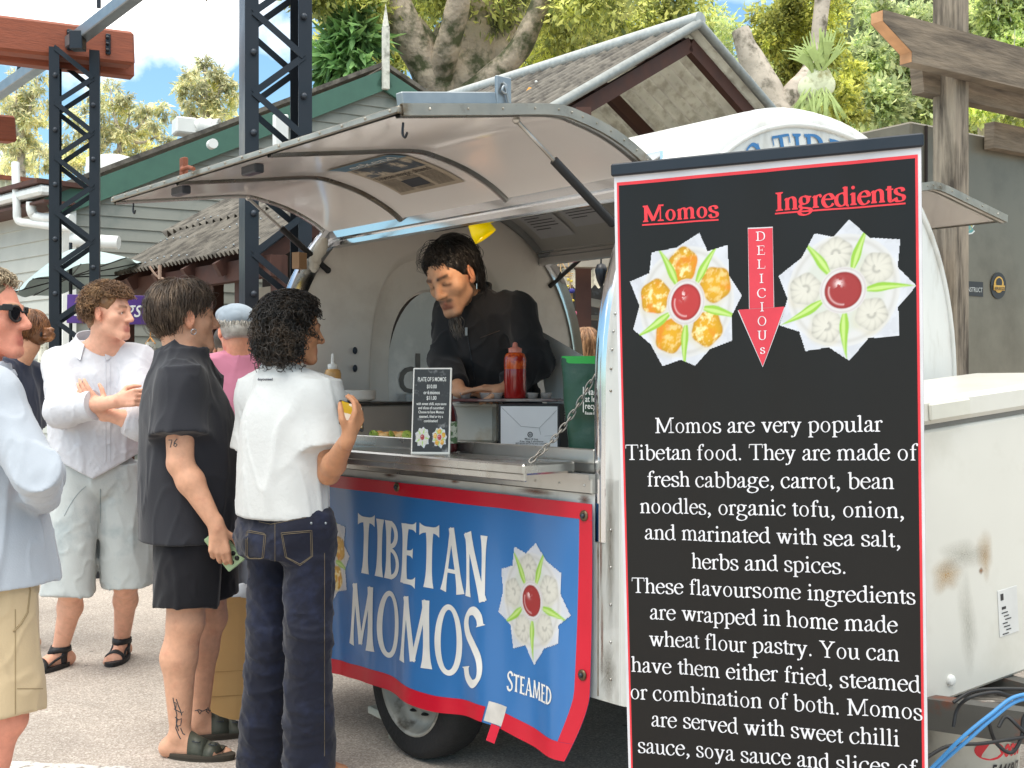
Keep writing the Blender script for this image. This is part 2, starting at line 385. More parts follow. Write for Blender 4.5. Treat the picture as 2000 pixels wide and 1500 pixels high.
# ---- timber beam on the first post, with steel rail
bt = thing('timber_beam', 'red brown hardwood beam resting on the lattice post', 'beam', P(150, 750, 8.35)*1.0)
A = P(-60, 62, 8.03); B = P(258, 99, 8.62); dd = (B-A).normalized()
b = MB(); b.bar(A, B, .16, .245, bev=.02); b.build('beam_board', m_beam, bt)
A2 = A+Vector((-.1, .2, -.02)); B2 = B+Vector((-.05, .17, -.05)); b = MB(); b.bar(A2, B2, .12, .22, bev=.01); b.build('beam_board', m_beam, bt)
for px, py in ((109, 72), (188, 86)):
    b = MB()
    c = P(px, py, 8.05 if px < 150 else 8.2); Rm = Matrix.Rotation(math.atan2(dd.y, dd.x), 3, 'Z')
    yb = A+dd*((c.x-A.x)/dd.x); c = Vector((yb.x, yb.y-.105, yb.z))
    b.box(c, (.035, .02, .15), Rm, .006)
    for k in (-1, 0, 1): b.sphere(c+Vector((0, -.014, .045*k)), .014, 8, 6)
    b.build('bolt_plate', m_steel, bt)
A = P(430, 330, 8.2); b = MB(); c = P(-14, 252, 8.6)
tb2 = thing('timber_beam', 'end of a second red timber beam at the left edge', 'beam', c)
b.bar(P(-80, 245, 8.4), P(24, 254, 8.7), .14, .19, bev=.015); b.build('beam_board', m_beam, tb2)
ra = thing('steel_rail', 'square steel rail bolted across the red timber beam', 'rail', P(150, 80, 8.2))
b = MB(); b.bar(P(-130, 268, 10.6), P(150, 76, 8.24), .085, .085, bev=.006); b.bar(P(150, 76, 8.24), P(330, -62, 7.05), .085, .085, bev=.006); b.build('rail', m_galv, ra)
b = MB(); b.bar(P(152, 98, 8.10), P(152, 62, 8.10), .085, .09, bev=.004)
for px, py in ((37, 128), (193, 5)): 
    c = P(px, py, 8.2 if px > 100 else 9.2); b.box(c, (.03, .012, .08), None, .004); b.sphere(c+Vector((0, 0, .03)), .012, 8, 6)
b.build('bracket', m_steel, ra)

# ---- green trimmed weatherboard building
pk = Vector((-1.665, 15, 0)); wd_ = Vector((.866, .5, 0)); wn = Vector((.5, -.866, 0)); PZ = 5.37; SL = .4836
hA = thing('shop_building', 'grey weatherboard shop with dark green gable boards', 'building', pk)
def zroof(s): return PZ-abs(s)*SL
b = MB(); z = .3
while z < PZ:
    z1 = z+.135; zz = z1
    sl = max(-3.78, -(PZ-.22-z)/SL); sr = min(4.2, (PZ-.22-z)/SL)
    sl1 = max(-3.78, -(PZ-.22-zz)/SL); sr1 = min(4.2, (PZ-.22-zz)/SL)
    if sr > sl:
        p = lambda s, zc, o: pk+wd_*s+wn*o+Vector((0, 0, zc))
        if sr1 < sl1: sl1 = sr1 = 0
        b.add([p(sl, z, .022), p(sr, z, .022), p(sr1, zz, .004), p(sl1, zz, .004), p(sl, z, 0), p(sr, z, 0)], [(0, 1, 2, 3), (4, 5, 1, 0)])
    z = z1
b.build('gable_wall', m_wb, hA)
for sg, e in ((-1, -4.05), (1, 4.6)):
    b = MB(); p0 = pk+Vector((0, 0, PZ))+wn*.08; p1 = pk+wd_*e+wn*.08+Vector((0, 0, zroof(e)))
    up = (p1-p0).cross(wn).normalized(); up = up if up.z > 0 else -up
    b.bar(p0-up*.13, p1-up*.13, .05, .24, up=up)
    b.build('barge_board', m_grn, hA)
    b = MB(); rdir = Vector((-.5, .866, 0))
    q0, q1 = p0+up*.03+wn*.03, p1+up*.03+wn*.03
    b.add([q0, q1, q1+rdir*7, q0+rdir*7, q0+up*.05, q1+up*.05, q1+rdir*7+up*.05, q0+rdir*7+up*.05], [(0, 1, 2, 3), (7, 6, 5, 4), (0, 4, 5, 1), (1, 5, 6, 2), (2, 6, 7, 3), (3, 7, 4, 0)])
    b.build('roof', m_oldsheet, hA)
b = MB(); c = pk+wn*.14+wd_*.0; b.box(c+Vector((0, 0, PZ+.12)), (.085, .07, .80), Matrix.Rotation(math.atan2(.5, .866), 3, 'Z'), .008)
tp = c+Vector((0, 0, PZ+.515)); b.add([tp+Vector((x, y, 0)) for x, y in ((-.04, -.035), (.04, -.035), (.04, .035), (-.04, .035))]+[tp+Vector((0, 0, .3))], [(0, 1, 4), (1, 2, 4), (2, 3, 4), (3, 0, 4)])
b.build('finial', mat('weathered_white', '#c9c8bd', .8, var=.2, vs=20, color2='#8d8c80', c2s=9), hA)
cor = pk+wd_*(-3.78); sdv = Vector((-.73, .69, 0)).normalized(); sn = Vector((-sdv.y, sdv.x, 0)); sn = sn if sn.y < 0 else -sn
b = MB(); z = .3
while z < 3.35:
    p = lambda t, zc, o: cor+sdv*t+sn*o+Vector((0, 0, zc))
    b.add([p(0, z, .022), p(8, z, .022), p(8, z+.17, .004), p(0, z+.17, .004), p(0, z, 0), p(8, z, 0)], [(0, 3, 2, 1), (4, 0, 1, 5)]); z += .17
b.build('side_wall', m_wbw, hA)
b = MB(); b.box(cor+wn*.03+Vector((0, 0, 1.8)), (.14, .1, 3.3), math.atan2(.5, .866)); b.build('corner_board', m_white, hA)
b = MB(); e0 = cor+sn*.35+sdv*(-.2)+Vector((0, 0, 3.47)); e1 = e0+sdv*8
b.bar(e0, e1, .14, .11, bev=.03); b.build('gutter', m_pvc, hA)
b = MB(); b.bar(e0+Vector((0, 0, .09))-sn*.25, e1+Vector((0, 0, .09))-sn*.25, .7, .05); b.bar(e0-Vector((0, 0, .12))-sn*.18, e1-Vector((0, 0, .12))-sn*.18, .4, .03); b.build('eave', m_brown, hA)
b = MB(); d0 = P(30, 318, 13.2); b.tube(catmull([d0, P(33, 400, 13.1), P(36, 430, 13.1), P(60, 436, 13.05), P(140, 446, 12.8)], 5), .045, 10); b.build('downpipe', m_pvc, hA)
b = MB(); b.tube(catmull([P(61, 395, 13), P(62, 412, 13), P(75, 424, 13), P(140, 428, 12.8)], 5), .055, 10); b.build('downpipe', m_pvc, hA)
b = MB(); b.tube([P(140, 468, 12.9), P(232, 474, 12.9)], .075, 12); b.build('roof_pipe', m_pvc, hA)
b = MB(); b.box(P(548, 255, 12.6), (.15, .1, .34), .52, .01); b.build('meter_box', m_white, hA)
b = MB(); b.tube([P(412, 283, 13.2), P(412, 283, 13.2)+wn*.1], .055, 12); b.build('flood_light', m_white, hA)
# roof plant
u_ = thing('roof_vent', 'white box fan unit on the shop roof', 'roof fan', P(365, 262, 16))
b = MB(); b.box(P(360, 248, 16), (.28, .3, .22), .5, .02); b.build('fan_box', m_white, u_)
b = MB(); b.tube([P(385, 248, 16)+Vector((.0, 0, 0))+Vector((.03*k, .0, .02*math.sin(k*2.4))) for k in range(12)], [.1+.018*(k % 2) for k in range(12)], 12); b.build('duct', m_white, u_)
u_ = thing('water_tank', 'pale round tank behind the green gable roof', 'tank', P(225, 320, 19))
b = MB(); b.lathe([(0, .34), (.2, .33), (.42, .27), (.44, 0), (.43, -.5)], P(222, 345, 19), 24); b.build('tank_shell', m_white, u_)
# cream corrugated shed
sh = thing('corrugated_shed', 'cream corrugated iron shed with rusty top edge', 'shed', P(60, 400, 19))
def cr(u, v): p = P(-60+340*u, 0, 19+u*1.0); return Vector((p.x, p.y+.03*math.sin(u*170), 2.6+(2.15-.1*u)*v))
b = MB(); b.grid(cr, 240, 1); b.build('sheet_wall', m_cream, sh)
b = MB(); b.bar(cr(0, 1)+V(0, -.04, 0), cr(1, 1)+V(0, -.04, 0), .05, .07); b.build('edge_trim', m_rust, sh)

# ---- corrugated lean-to stall roof
U = Vector((.641, -.767, 0)); NI = Vector((.767, .641, 0))
st = thing('market_stall', 'timber market stall under a weathered grey corrugated roof', 'stall', P(300, 750, 11))
E0 = Vector((-3.93, 11.3, 2.4)); Lr = 3.2
def rf(u, v): 
    t = v*1.75; p = E0+U*(u*Lr)+NI*t+Vector((0, 0, .62*t)); q = .022*math.sin(u*Lr/.076*2*math.pi); return p+Vector((-NI.x*.5, -NI.y*.5, .85))*q
b = MB(); b.grid(rf, 380, 6); b.build('roof', m_oldsheet, st)
b = MB()
for k in range(1, 22):
    for j in (.04, .3, .52): b.sphere(rf(k/22+.01*(j > .2), j)+V(-.005, -.005, .024), .009, 6, 4)
b.build('roof_screw', m_galv, st)
b = MB(); b.bar(E0+U*.02+V(0, 0, -.13)+NI*.12, E0+U*Lr+V(0, 0, -.13)+NI*.12, .09, .16)
for k in range(6): p = E0+U*(k*.6+.05)+V(0, 0, -.12); b.bar(p, p+NI*1.7+V(0, 0, 1.04), .06, .12)
b.build('rafter', m_brown, st)
for k in (0.12, 1.35, 2.5, 3.1):
    b = MB(); p = E0+U*k+NI*.2; b.box((p.x, p.y, 1.18), (.1, .1, 2.36), -.87, .006); b.build('post', m_brown, st)
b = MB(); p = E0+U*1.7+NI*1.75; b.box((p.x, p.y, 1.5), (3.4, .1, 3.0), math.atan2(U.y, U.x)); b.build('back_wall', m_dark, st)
b = MB(); p = E0+U*1.7+NI*1.0; b.box((p.x, p.y, 1.0), (3.2, .6, .1), math.atan2(U.y, U.x)); b.box((p.x, p.y, .5), (3.1, .5, .9), math.atan2(U.y, U.x)); b.build('counter', m_brown, st)
b = MB(); p = E0+U*1.7+NI*1.6; b.box((p.x, p.y, 2.25), (3.2, .12, .22), math.atan2(U.y, U.x)); b.build('shelf', mat('pale_batten', '#b9b3a6', .7), st)
b = MB()
for px in (312, 404): b.tube([P(px, 545, 10), P(px, 518, 10)], .016, 8)
b.tube(catmull([P(292, 520, 10), P(305, 538, 10), P(320, 545, 10)], 5), .01, 6); b.tube(catmull([P(362, 520, 10), P(378, 532, 10), P(404, 532, 10)], 5), .01, 6)
b.build('pipe', mat('tan_pipe', '#a58a78', .6), st)
lf = []
for px, py, Y in ((405, 481, 11.0), (233, 555-40, 11.6)):
    b = MB(); c = P(px, py, Y); b.add([c+V(-.07, 0, 0), c+V(-.01, -.02, -.035), c+V(.08, 0, .01), c+V(0, .02, .05)], [(0, 1, 2, 3)])
    b.build('leaf', mat('yellow_leaf', '#e0a820', .6), st)

# ---- parasol, purple sign, hanging dresses
um = thing('market_umbrella', 'pale blue fabric umbrella open beside the lattice post', 'umbrella', P(150, 750, 10.6))
c = P(138, 487, 10.6); b = MB()
rimr = .56; um_t = Matrix.Rotation(R(-17), 3, 'Y')
def um_f(u, v):
    a = 2*math.pi*u; k = 8; fl = 1-.06*(math.cos(k*a)*.5+.5)*v; r = rimr*v*fl
    return c+um_t @ Vector((r*math.cos(a)*1.0, r*math.sin(a), -.26*v**1.25-.03*(math.cos(k*a)*.5+.5)*v*v))
b.grid(um_f, 64, 10); b.build('canopy', mat('umbrella_fabric', '#9db1b1', .7, var=.06), um)
b = MB(); b.tube([c+V(0, 0, .06), (c.x, c.y, .9)], .016, 8)
for k in range(8): b.tube([um_f((k+.5)/8, 1), c+V(0, 0, -.25)], .006, 5)
b.build('umbrella_frame', m_steel, um)
ds = MB(); 
def dress(px0, px1, y0, y1, Y, m, label, hang='#c9904f'):
    t = thing('hanging_dress', label, 'dress', P((px0+px1)/2, y0, Y)); hw = (px1-px0)/2; cx = (px0+px1)/2
    def fn(u, v):
        wv = hw*(.55+.45*v**.6) if v > .05 else hw*.5
        p = P(cx+(u-.5)*2*wv, y0+(y1-y0)*v, Y); return p+Vector((0, -.05*math.sin(math.pi*u)-.012*math.sin(u*20)*v, 0))
    b = MB(); b.sheet(fn, 16, 10, .006); b.build('dress_cloth', m, t)
    b = MB(); b.tube([P(cx-hw*.6, y0+4, Y), P(cx, y0-9, Y), P(cx+hw*.6, y0+4, Y)], .011, 6); b.tube([P(cx, y0-9, Y), P(cx, y0-22, Y)], .005, 5); b.build('hanger', mat('hanger_wood', hang, .5), t)
m_dot = mat('dotted_cloth', '#c9c6b8', .8, var=.1, color2='#3f3f46', c2_range=(.53, .56), c2s=30)
dress(280, 308, 668, 800, 9.6, m_dot, 'dotted grey dress on a wooden hanger by the purple sign')
dress(72, 104, 652, 800, 9.3, mat('pale_dress', '#d9d6c6', .8, color2='#a8a58e', c2_range=(.53, .57), c2s=40), 'pale spotted dress hanging beside the lattice post')
# ---- trees -------------------------------------------------------------
def leaf_mat(name, c, isl=.45, tr=.35):
    if name in MATS: return MATS[name]
    m = bpy.data.materials.new(name); m.use_nodes = True; t = m.node_tree; t.nodes.clear(); Nn = t.nodes.new; Ln = t.links.new
    o = Nn('ShaderNodeOutputMaterial'); c = lin(c); ge = Nn('ShaderNodeNewGeometry'); r = Nn('ShaderNodeValToRGB'); e = r.color_ramp.elements
    e[0].color = tuple(x*(1-isl)*(.9 if i == 0 else 1) for i, x in enumerate(c))+(1,); e[1].color = tuple(min(1, x*(1+isl)*(1.15 if i == 0 else 1)) for i, x in enumerate(c))+(1,)
    Ln(ge.outputs['Random Per Island'], r.inputs[0]); co = Nn('ShaderNodeTexCoord'); nn_ = Nn('ShaderNodeTexNoise'); nn_.inputs['Scale'].default_value = 1.3; nn_.inputs['Detail'].default_value = 3; Ln(co.outputs['Object'], nn_.inputs['Vector']); mq = Nn('ShaderNodeMapRange'); mq.inputs[1].default_value = .35; mq.inputs[2].default_value = .65; mq.inputs[3].default_value = .5; mq.inputs[4].default_value = 1.45; Ln(nn_.outputs[0], mq.inputs[0]); hq = Nn('ShaderNodeHueSaturation'); Ln(r.outputs[0], hq.inputs['Color']); Ln(mq.outputs[0], hq.inputs['Value']); r = hq
    d = Nn('ShaderNodeBsdfPrincipled'); d.inputs['Roughness'].default_value = .45; d.inputs['Specular IOR Level'].default_value = .35; Ln(r.outputs[0], d.inputs['Base Color'])
    tl = Nn('ShaderNodeBsdfTranslucent'); hs = Nn('ShaderNodeHueSaturation'); hs.inputs['Hue'].default_value = .485; hs.inputs['Value'].default_value = 1.5; Ln(r.outputs[0], hs.inputs['Color']); Ln(hs.outputs[0], tl.inputs[0])
    mx_ = Nn('ShaderNodeMixShader'); mx_.inputs[0].default_value = tr; Ln(d.outputs[0], mx_.inputs[1]); Ln(tl.outputs[0], mx_.inputs[2]); Ln(mx_.outputs[0], o.inputs[0])
    MATS[name] = m; return m
def leaf_mesh(clumps, n, size, aspect=.4, droop=.4, shell=2.0, seed=1, sub=10, subr=.22):
    """clumps: (x,y,z,r,squash). leaves gather into twigs (sub per twig)"""
    r_ = np.random.default_rng(seed); C = np.array([c[:3] for c in clumps], float); Rr = np.array([c[3] for c in clumps]); Sq = np.array([c[4] for c in clumps])
    wts = Rr**2; wts = wts/wts.sum(); nt = max(1, n//sub)
    k = r_.choice(len(clumps), nt, p=wts); dv = r_.normal(size=(nt, 3)); dv /= np.linalg.norm(dv, axis=1)[:, None]
    rad = Rr[k]*r_.random(nt)**(1/shell)
    tw = C[k]+dv*rad[:, None]*np.stack([np.ones(nt), np.ones(nt), Sq[k]], 1)
    keep = fbm(tw*1.1/max(.25, Rr.mean()), 2) > -.16; tw = tw[keep]; dv = dv[keep]; kr = Rr[k][keep]; nt = len(tw)
    tw = np.repeat(tw, sub, 0); ds_ = np.repeat(dv, sub, 0); kr = np.repeat(kr, sub); m = len(tw)
    pos = tw+r_.normal(size=(m, 3))*(subr*kr*.5)[:, None]
    ax = r_.normal(size=(m, 3))*.8+ds_*.7+np.array([0, 0, -droop]); ax /= np.linalg.norm(ax, axis=1)[:, None]
    sd_ = np.cross(ax, r_.normal(size=(m, 3))*.6+np.array([0, 0, 1.])); sd_ /= np.linalg.norm(sd_, axis=1)[:, None]+1e-9
    nn = np.cross(ax, sd_); sz = size*(.45+1.15*r_.random(m)**1.6)[:, None]
    v = np.stack([pos, pos+ax*sz*.45+sd_*sz*aspect*.5+nn*sz*.06, pos+ax*sz-nn*sz*.08, pos+ax*sz*.45-sd_*sz*aspect*.5+nn*sz*.06], 1).reshape(-1, 3)
    return v, np.arange(len(v)).reshape(-1, 4)
m_bark = mat('fig_bark', '#a89a88', .9, var=.3, vs=3, color2='#4b4f35', c2_range=(.45, .6), c2s=3.5, bump=.8, bs=12, bd=.04)
m_bark2 = mat('pale_bark', '#b5aa9c', .9, var=.3, vs=4, color2='#5f5a4c', c2s=6, bump=.6, bs=14, bd=.02)
def limb_mesh(limbs, seed=3, amp=.12):
    b = MB()
    for pts, r0, r1 in limbs:
        q = catmull(pts, 8); k = len(q); rs = [(r0+(r1-r0)*i/(k-1))*(1+amp*.3*math.sin(i*.9+r0*20)) for i in range(k)]; b.tube(q, rs, 22)
    v = np.array(b.v); nrm = fbm(v*3.2, 3)[:, None]*np.array([.16, .16, .05])+fbm(v*9, 2)[:, None]*.05; b.v = [tuple(x) for x in v+nrm*amp*3*.5]
    return b
def tree(name, label, base, limbs, clumps, n, size, lm, bark, aspect=.4, droop=.4, seed=1, sub=10, subr=.22, group=None, cat='tree', shell=2.0):
    t = thing(name, label, cat, base, group=group)
    if limbs: limb_mesh(limbs, seed).build('trunk', bark, t)
    v, f = leaf_mesh(clumps, n, size, aspect, droop, shell, seed, sub, subr); obj_from('crown', v, f, lm, t)
    return t
def C_(px, py, Y, rpx, sq=1.0): p = P(px, py, Y); return (p.x, p.y, p.z, rpx/F*Y, sq)
lm_gum = leaf_mat('gum_leaf', '#cbd2a8', .35, .45); lm_fig = leaf_mat('fig_leaf', '#aab870', .6, .5); lm_dark = leaf_mat('glossy_leaf', '#6f9a5e', .5, .35)  # gum leaf colour is lightened to stand in for haze
lm_yel = leaf_mat('yellow_leaf_green', '#aebb62', .55, .45); lm_hill = leaf_mat('hill_leaf', '#a5bb7c', .6, .45); lm_fern = leaf_mat('fern_leaf', '#bdd08e', .3, .4)
gG = 'gum trees beyond the shop roof'
def gum(label, spots, Y, n, seed, base_px):
    bp = P(base_px, 430, Y); limbs = []
    root = Vector((bp.x, bp.y, 0)); fk = P(base_px, spots[0][1]+70, Y)
    limbs.append(([root, (root+fk)/2+V(.1, 0, 0), fk], .22, .12))
    for px, py, r_ in spots: limbs.append(([fk, (fk+P(px, py, Y))/2+V(0, 0, -.15), P(px, py-r_*.5, Y)], .09, .02))
    cl = []
    for i, (px, py, r_) in enumerate(spots):
        for k in range(5): 
            a = k*2.4+i; cl.append(C_(px+r_*.75*math.cos(a), py+r_*.6*math.sin(a), Y+math.sin(a*3)*.6, r_*.48, .8))
    tree('gum_tree', label, root, limbs, cl, int(n*1.15), .20, lm_gum, m_bark2, .3, .9, seed, 9, .4, gG)
gum('sparse gum tree left of the first lattice post', [(30, 180, 40), (62, 215, 38), (20, 250, 45), (75, 160, 22), (50, 300, 40)], 38, 5600, 11, 40)
gum('broad pale gum tree right of the first lattice post', [(215, 190, 36), (175, 235, 40), (255, 240, 45), (300, 225, 30), (235, 285, 45), (160, 290, 40), (310, 280, 30)], 40, 9000, 12, 235)
gum('slender gum tree with open crown left of the taller post', [(400, 145, 32), (372, 175, 28), (432, 180, 32), (395, 215, 30), (440, 235, 26), (365, 232, 24)], 36, 5200, 13, 405)
gum('low bushy gum crown behind the cream shed', [(20, 320, 35), (80, 305, 32), (130, 315, 30)], 42, 3600, 14, 60)
# big fig
Yf = 17.5
q = lambda px, py, dy=0: P(px, py, Yf+dy)
figl = [([q(880, 420, .3), q(890, 250), q(905, 150), q(915, 60)], .68, .50), ([q(915, 110), q(925, 20), q(960, -120)], .5, .30),
        ([q(870, 240, -.3), q(850, 165, -.5), q(800, 70, -.7), q(752, -40, -.9)], .30, .22), ([q(858, 150, -.6), q(882, 60, -1), q(905, -40, -1.3)], .20, .15),
        ([q(880, 215, -.5), q(945, 165, -.7), q(1015, 95, -.9), q(1065, -20, -1.1)], .22, .13), ([q(960, 110), q(990, 30), q(1010, -60)], .28, .2),
        ([q(862, 120, -.4), q(805, 40, -.6), q(770, -10, -.6)], .16, .12), ([q(1130, 240, 2), q(1120, 120, 2), q(1125, 0, 2), q(1135, -90, 2)], .26, .24), ([q(945, 300), q(975, 200), q(960, 90)], .35, .3)]
figc = [C_(700, 5, 16.5, 70, .7), C_(660, 60, 19, 50), C_(760, 110, 19.5, 60), C_(790, 60, 20, 60), C_(820, 10, 20, 70), C_(1010, 40, 20, 80), C_(1060, 110, 19, 70), C_(1090, 20, 18, 80), C_(1180, 90, 19, 90), C_(1250, 40, 18, 90), C_(1230, 150, 20, 70),
        C_(1320, 20, 18, 70), C_(1330, 90, 20, 60), C_(1150, 180, 20, 60), C_(1040, 180, 20, 50), C_(950, -30, 17, 90), C_(1150, -20, 16, 90), C_(850, -40, 17, 80), C_(620, -5, 16, 55, .6)]
tree('fig_tree', 'huge old fig tree with thick twisted pale limbs behind the roofs', q(880, 750), figl, figc, 62000, .105, lm_fig, m_bark, .42, .7, 21, 9, .3)
Yd = 16.2
tree('broadleaf_tree', 'dark glossy big leaved tree between the tall post and the finial', P(680, 750, Yd), [([P(700, 400, Yd), P(690, 200, Yd), P(672, 110, Yd)], .16, .10)],
     [C_(690, 70, Yd, 40), C_(655, 110, Yd, 35), C_(700, 120, Yd, 38), C_(640, 145, Yd, 22), C_(715, 60, Yd, 25), C_(678, 40, Yd, 24)], 1900, .30, lm_dark, m_bark, .25, .8, 22, 10, .3)
tree('overhanging_branch', 'thin leafy branch hanging in from above the sky', P(420, -60, 9), [([P(440, -80, 9), P(425, -40, 9), P(405, 2, 9)], .012, .006)], [C_(405, 0, 9, 12), C_(420, -8, 9, 10)], 60, .07, lm_dark, m_bark, .3, 1.2, 23, 6, .5, cat='branch')
# right tree with staghorn fern
Yr = 14.5
tree('broken_trunk_tree', 'tree with a pale broken trunk right of the pavilion peak', P(1500, 750, Yr), [([P(1560, 420, Yr), P(1530, 260, Yr), P(1500, 180, Yr), P(1465, 110, Yr), P(1445, 58, Yr)], .26, .11), ([P(1520, 230, Yr), P(1545, 180, Yr), P(1590, 120, Yr+.5), P(1610, -40, Yr+.5)], .13, .09)],
     [C_(1500, 80, Yr+1, 40), C_(1560, 60, Yr+1.5, 55), C_(1620, 100, Yr+1, 45), C_(1650, 150, Yr+.8, 40), C_(1665, 215, Yr+.5, 34), C_(1600, 20, Yr+1, 60), C_(1640, 190, Yr, 36), C_(1550, 130, Yr+1.5, 40), C_(1520, 20, Yr+1, 50), C_(1610, 235, Yr+.3, 30)], 26000, .065, lm_yel, m_bark2, .5, .5, 31, 10, .25)
tree('feathery_tree', 'feathery light green tree just right of the pavilion ridge', P(1410, 750, 18), [([P(1400, 400, 18), P(1395, 150, 18)], .1, .05)], [C_(1390, 130, 18, 45), C_(1430, 160, 18, 45), C_(1460, 200, 18, 40), C_(1400, 80, 19, 50), C_(1370, 40, 20, 50)], 8000, .1, lm_fern, m_bark2, .3, .5, 32, 12, .25)
sf = thing('staghorn_fern', 'large staghorn fern growing on the tree trunk', 'fern', P(1590, 160, 13.6)); Ys = 13.6
m_frond = mat('frond', '#a3b56c', .55, var=.2, vs=6, sss=0); m_shield = mat('shield_frond', '#d3d7b4', .6, var=.15, color2='#8e8a5c', c2s=5)
b = MB()
for px, py, r_ in ((1600, 155, 26), (1580, 172, 22), (1612, 165, 20)):
    c = P(px, py, Ys-.1); rr = r_/F*Ys; b.sphere(c, rr, 16, 10, (1, .3, 1.1))
b.build('shield', m_shield, sf)
rs = random.Random(5); b = MB()
def frond(px, py, ang, ln, wdx):
    o = P(px, py, Ys-.12); d = Vector((math.cos(ang), -.25*rs.random(), math.sin(ang))); sd2 = Vector((-d.z, 0, d.x)); L_ = ln/F*Ys; W_ = wdx/F*Ys
    bend = rs.uniform(-.3, .3)
    pts = []
    def ctr(t): return o+d*L_*t+sd2*L_*bend*t*t+V(0, -.1*L_*math.sin(t*3), -.15*L_*t*t)
    for t, ww in ((0, .25), (.35, .5), (.7, 1.0)): pts.append((ctr(t), W_*ww))
    vs = [];
    for p, ww in pts: vs += [p-sd2*ww, p+sd2*ww]
    b.add(vs, [(0, 2, 3, 1), (2, 4, 5, 3)])
    p, ww = pts[-1]
    for k in range(4):
        f0 = -1+k*.5; f1 = f0+.5; e = ctr(1.0+rs.uniform(-.05, .2))+sd2*(f0+.25)*ww*1.7
        b.add([p+sd2*ww*f0, e-sd2*ww*.1, e+sd2*ww*.1, p+sd2*ww*f1], [(0, 1, 2, 3)])
for k in range(13): frond(1600+rs.uniform(-14, 16), 140+rs.uniform(-8, 8), R(rs.uniform(40, 150)), rs.uniform(55, 78), rs.uniform(7, 11))
for k in range(26): frond(1592+rs.uniform(-26, 30), 170+rs.uniform(-5, 12), R(rs.uniform(232, 310)), rs.uniform(40, 66), rs.uniform(2, 4))
b.build('antler_frond', m_frond, sf)
# hillside
def hz(x, y): return max(-.3, min(1.15*(y-24), .85*(x+3.0)+.12*(y-24)))*(1 if y > 24 else 0)
hv = [];
b = MB(); b.grid(lambda u, v: Vector((-12+62*u, 24+50*v, hz(-12+62*u, 24+50*v)-.3)), 40, 30)
tag(b.build('hillside', mat('hill_soil', '#3f4a2a', .95, var=.3)), 'steep wooded hillside behind the market', kind='structure')
hr = np.random.default_rng(40); cl = []
for k in range(420):
    x = hr.uniform(-4, 30); y = hr.uniform(25, 48); z = hz(x, y)
    if z < .2: continue
    cl.append((x, y, z+hr.uniform(.2, 1.6), hr.uniform(.8, 1.7), .85))
v, f = leaf_mesh(cl, 95000, .26, .5, .5, 2.2, 41, 10, .25)
tag(obj_from('hill_foliage', v, f, lm_hill), 'dense mixed foliage covering the hillside', kind='stuff')
gH = 'trees on the slope behind the timber post'
def bush(label, spots, Y, n, size, lm, seed, asp=.5):
    cl = [C_(px, py, Y+math.sin(px)*.8, r_, .9) for px, py, r_ in spots]; b0 = P(spots[0][0], 750, Y); top = P(spots[0][0], spots[0][1], Y)
    tree('slope_tree', label, b0, [([Vector((b0.x, b0.y, 0)), (b0+top)/2, top], .15, .06)], cl, int(n*1.5), size*.8, lm, m_bark2, asp, .4, seed, 10, .25, gH)
bush('pale leaved tree filling the slope between staghorn fern and timber post', [(1720, 200, 55), (1760, 130, 60), (1800, 220, 50), (1700, 110, 45), (1780, 60, 55), (1690, 20, 50)], 20, 13000, .15, leaf_mat('slope_pale', '#abbd8c', .4, .45), 51)
bush('bright leafy tree right of the timber post above the beam', [(1930, 60, 60), (1985, 110, 60), (1900, 110, 50), (1960, 10, 60), (2020, 40, 50)], 18, 13000, .12, leaf_mat('slope_bright', '#b3c788', .4, .45), 52)
bush('dark shaded bushes low behind the timber post', [(1740, 250, 40), (1800, 255, 40), (1680, 260, 30)], 22, 4200, .14, leaf_mat('slope_shade_tint', '#87a563', .4, .35), 53)  # shade is put into the darker leaf colour
bush('sunlit low branches under the timber beam at the right edge', [(1920, 205, 40), (1980, 215, 45), (1900, 240, 30), (2010, 190, 40)], 16, 6500, .10, leaf_mat('slope_sun_tint', '#c3d393', .4, .45), 54)  # sunlight is put into the paler leaf colour

# ---- pavilion with corrugated gable roof
pv = thing('pavilion', 'open timber pavilion with corrugated gable roof behind the trailer', 'pavilion', P(1365, 750, 10))
PK = P(1365, 50, 10); pp = .58
def translucent_sheet(name, c, c2, tr_):
    m = mat(name, c, .6, var=.12, vs=5, color2=c2, c2_range=(.48, .64), c2s=11); t = m.node_tree; b = t.nodes['Principled BSDF']; o = t.nodes['Material Output']
    tl = t.nodes.new('ShaderNodeBsdfTranslucent'); t.links.new(b.inputs['Base Color'].links[0].from_socket, tl.inputs[0]); ms = t.nodes.new('ShaderNodeMixShader'); ms.inputs[0].default_value = tr_
    t.links.new(b.outputs[0], ms.inputs[1]); t.links.new(tl.outputs[0], ms.inputs[2]); t.links.new(ms.outputs[0], o.inputs[0]); return m
m_sheett = translucent_sheet('fibreglass_sheet', '#dcdbd3', '#c3c0b6', .4)
def slope_sheet(sg, W, L_):
    def fn(u, v):
        t = v*W; q = .036*math.sin(u*L_/.15*2*math.pi); return PK-U*(u*L_)+NI*sg*t+Vector((0, 0, -pp*t))+Vector((NI.x*sg*.5*q, NI.y*sg*.5*q, .86*q))
    return fn
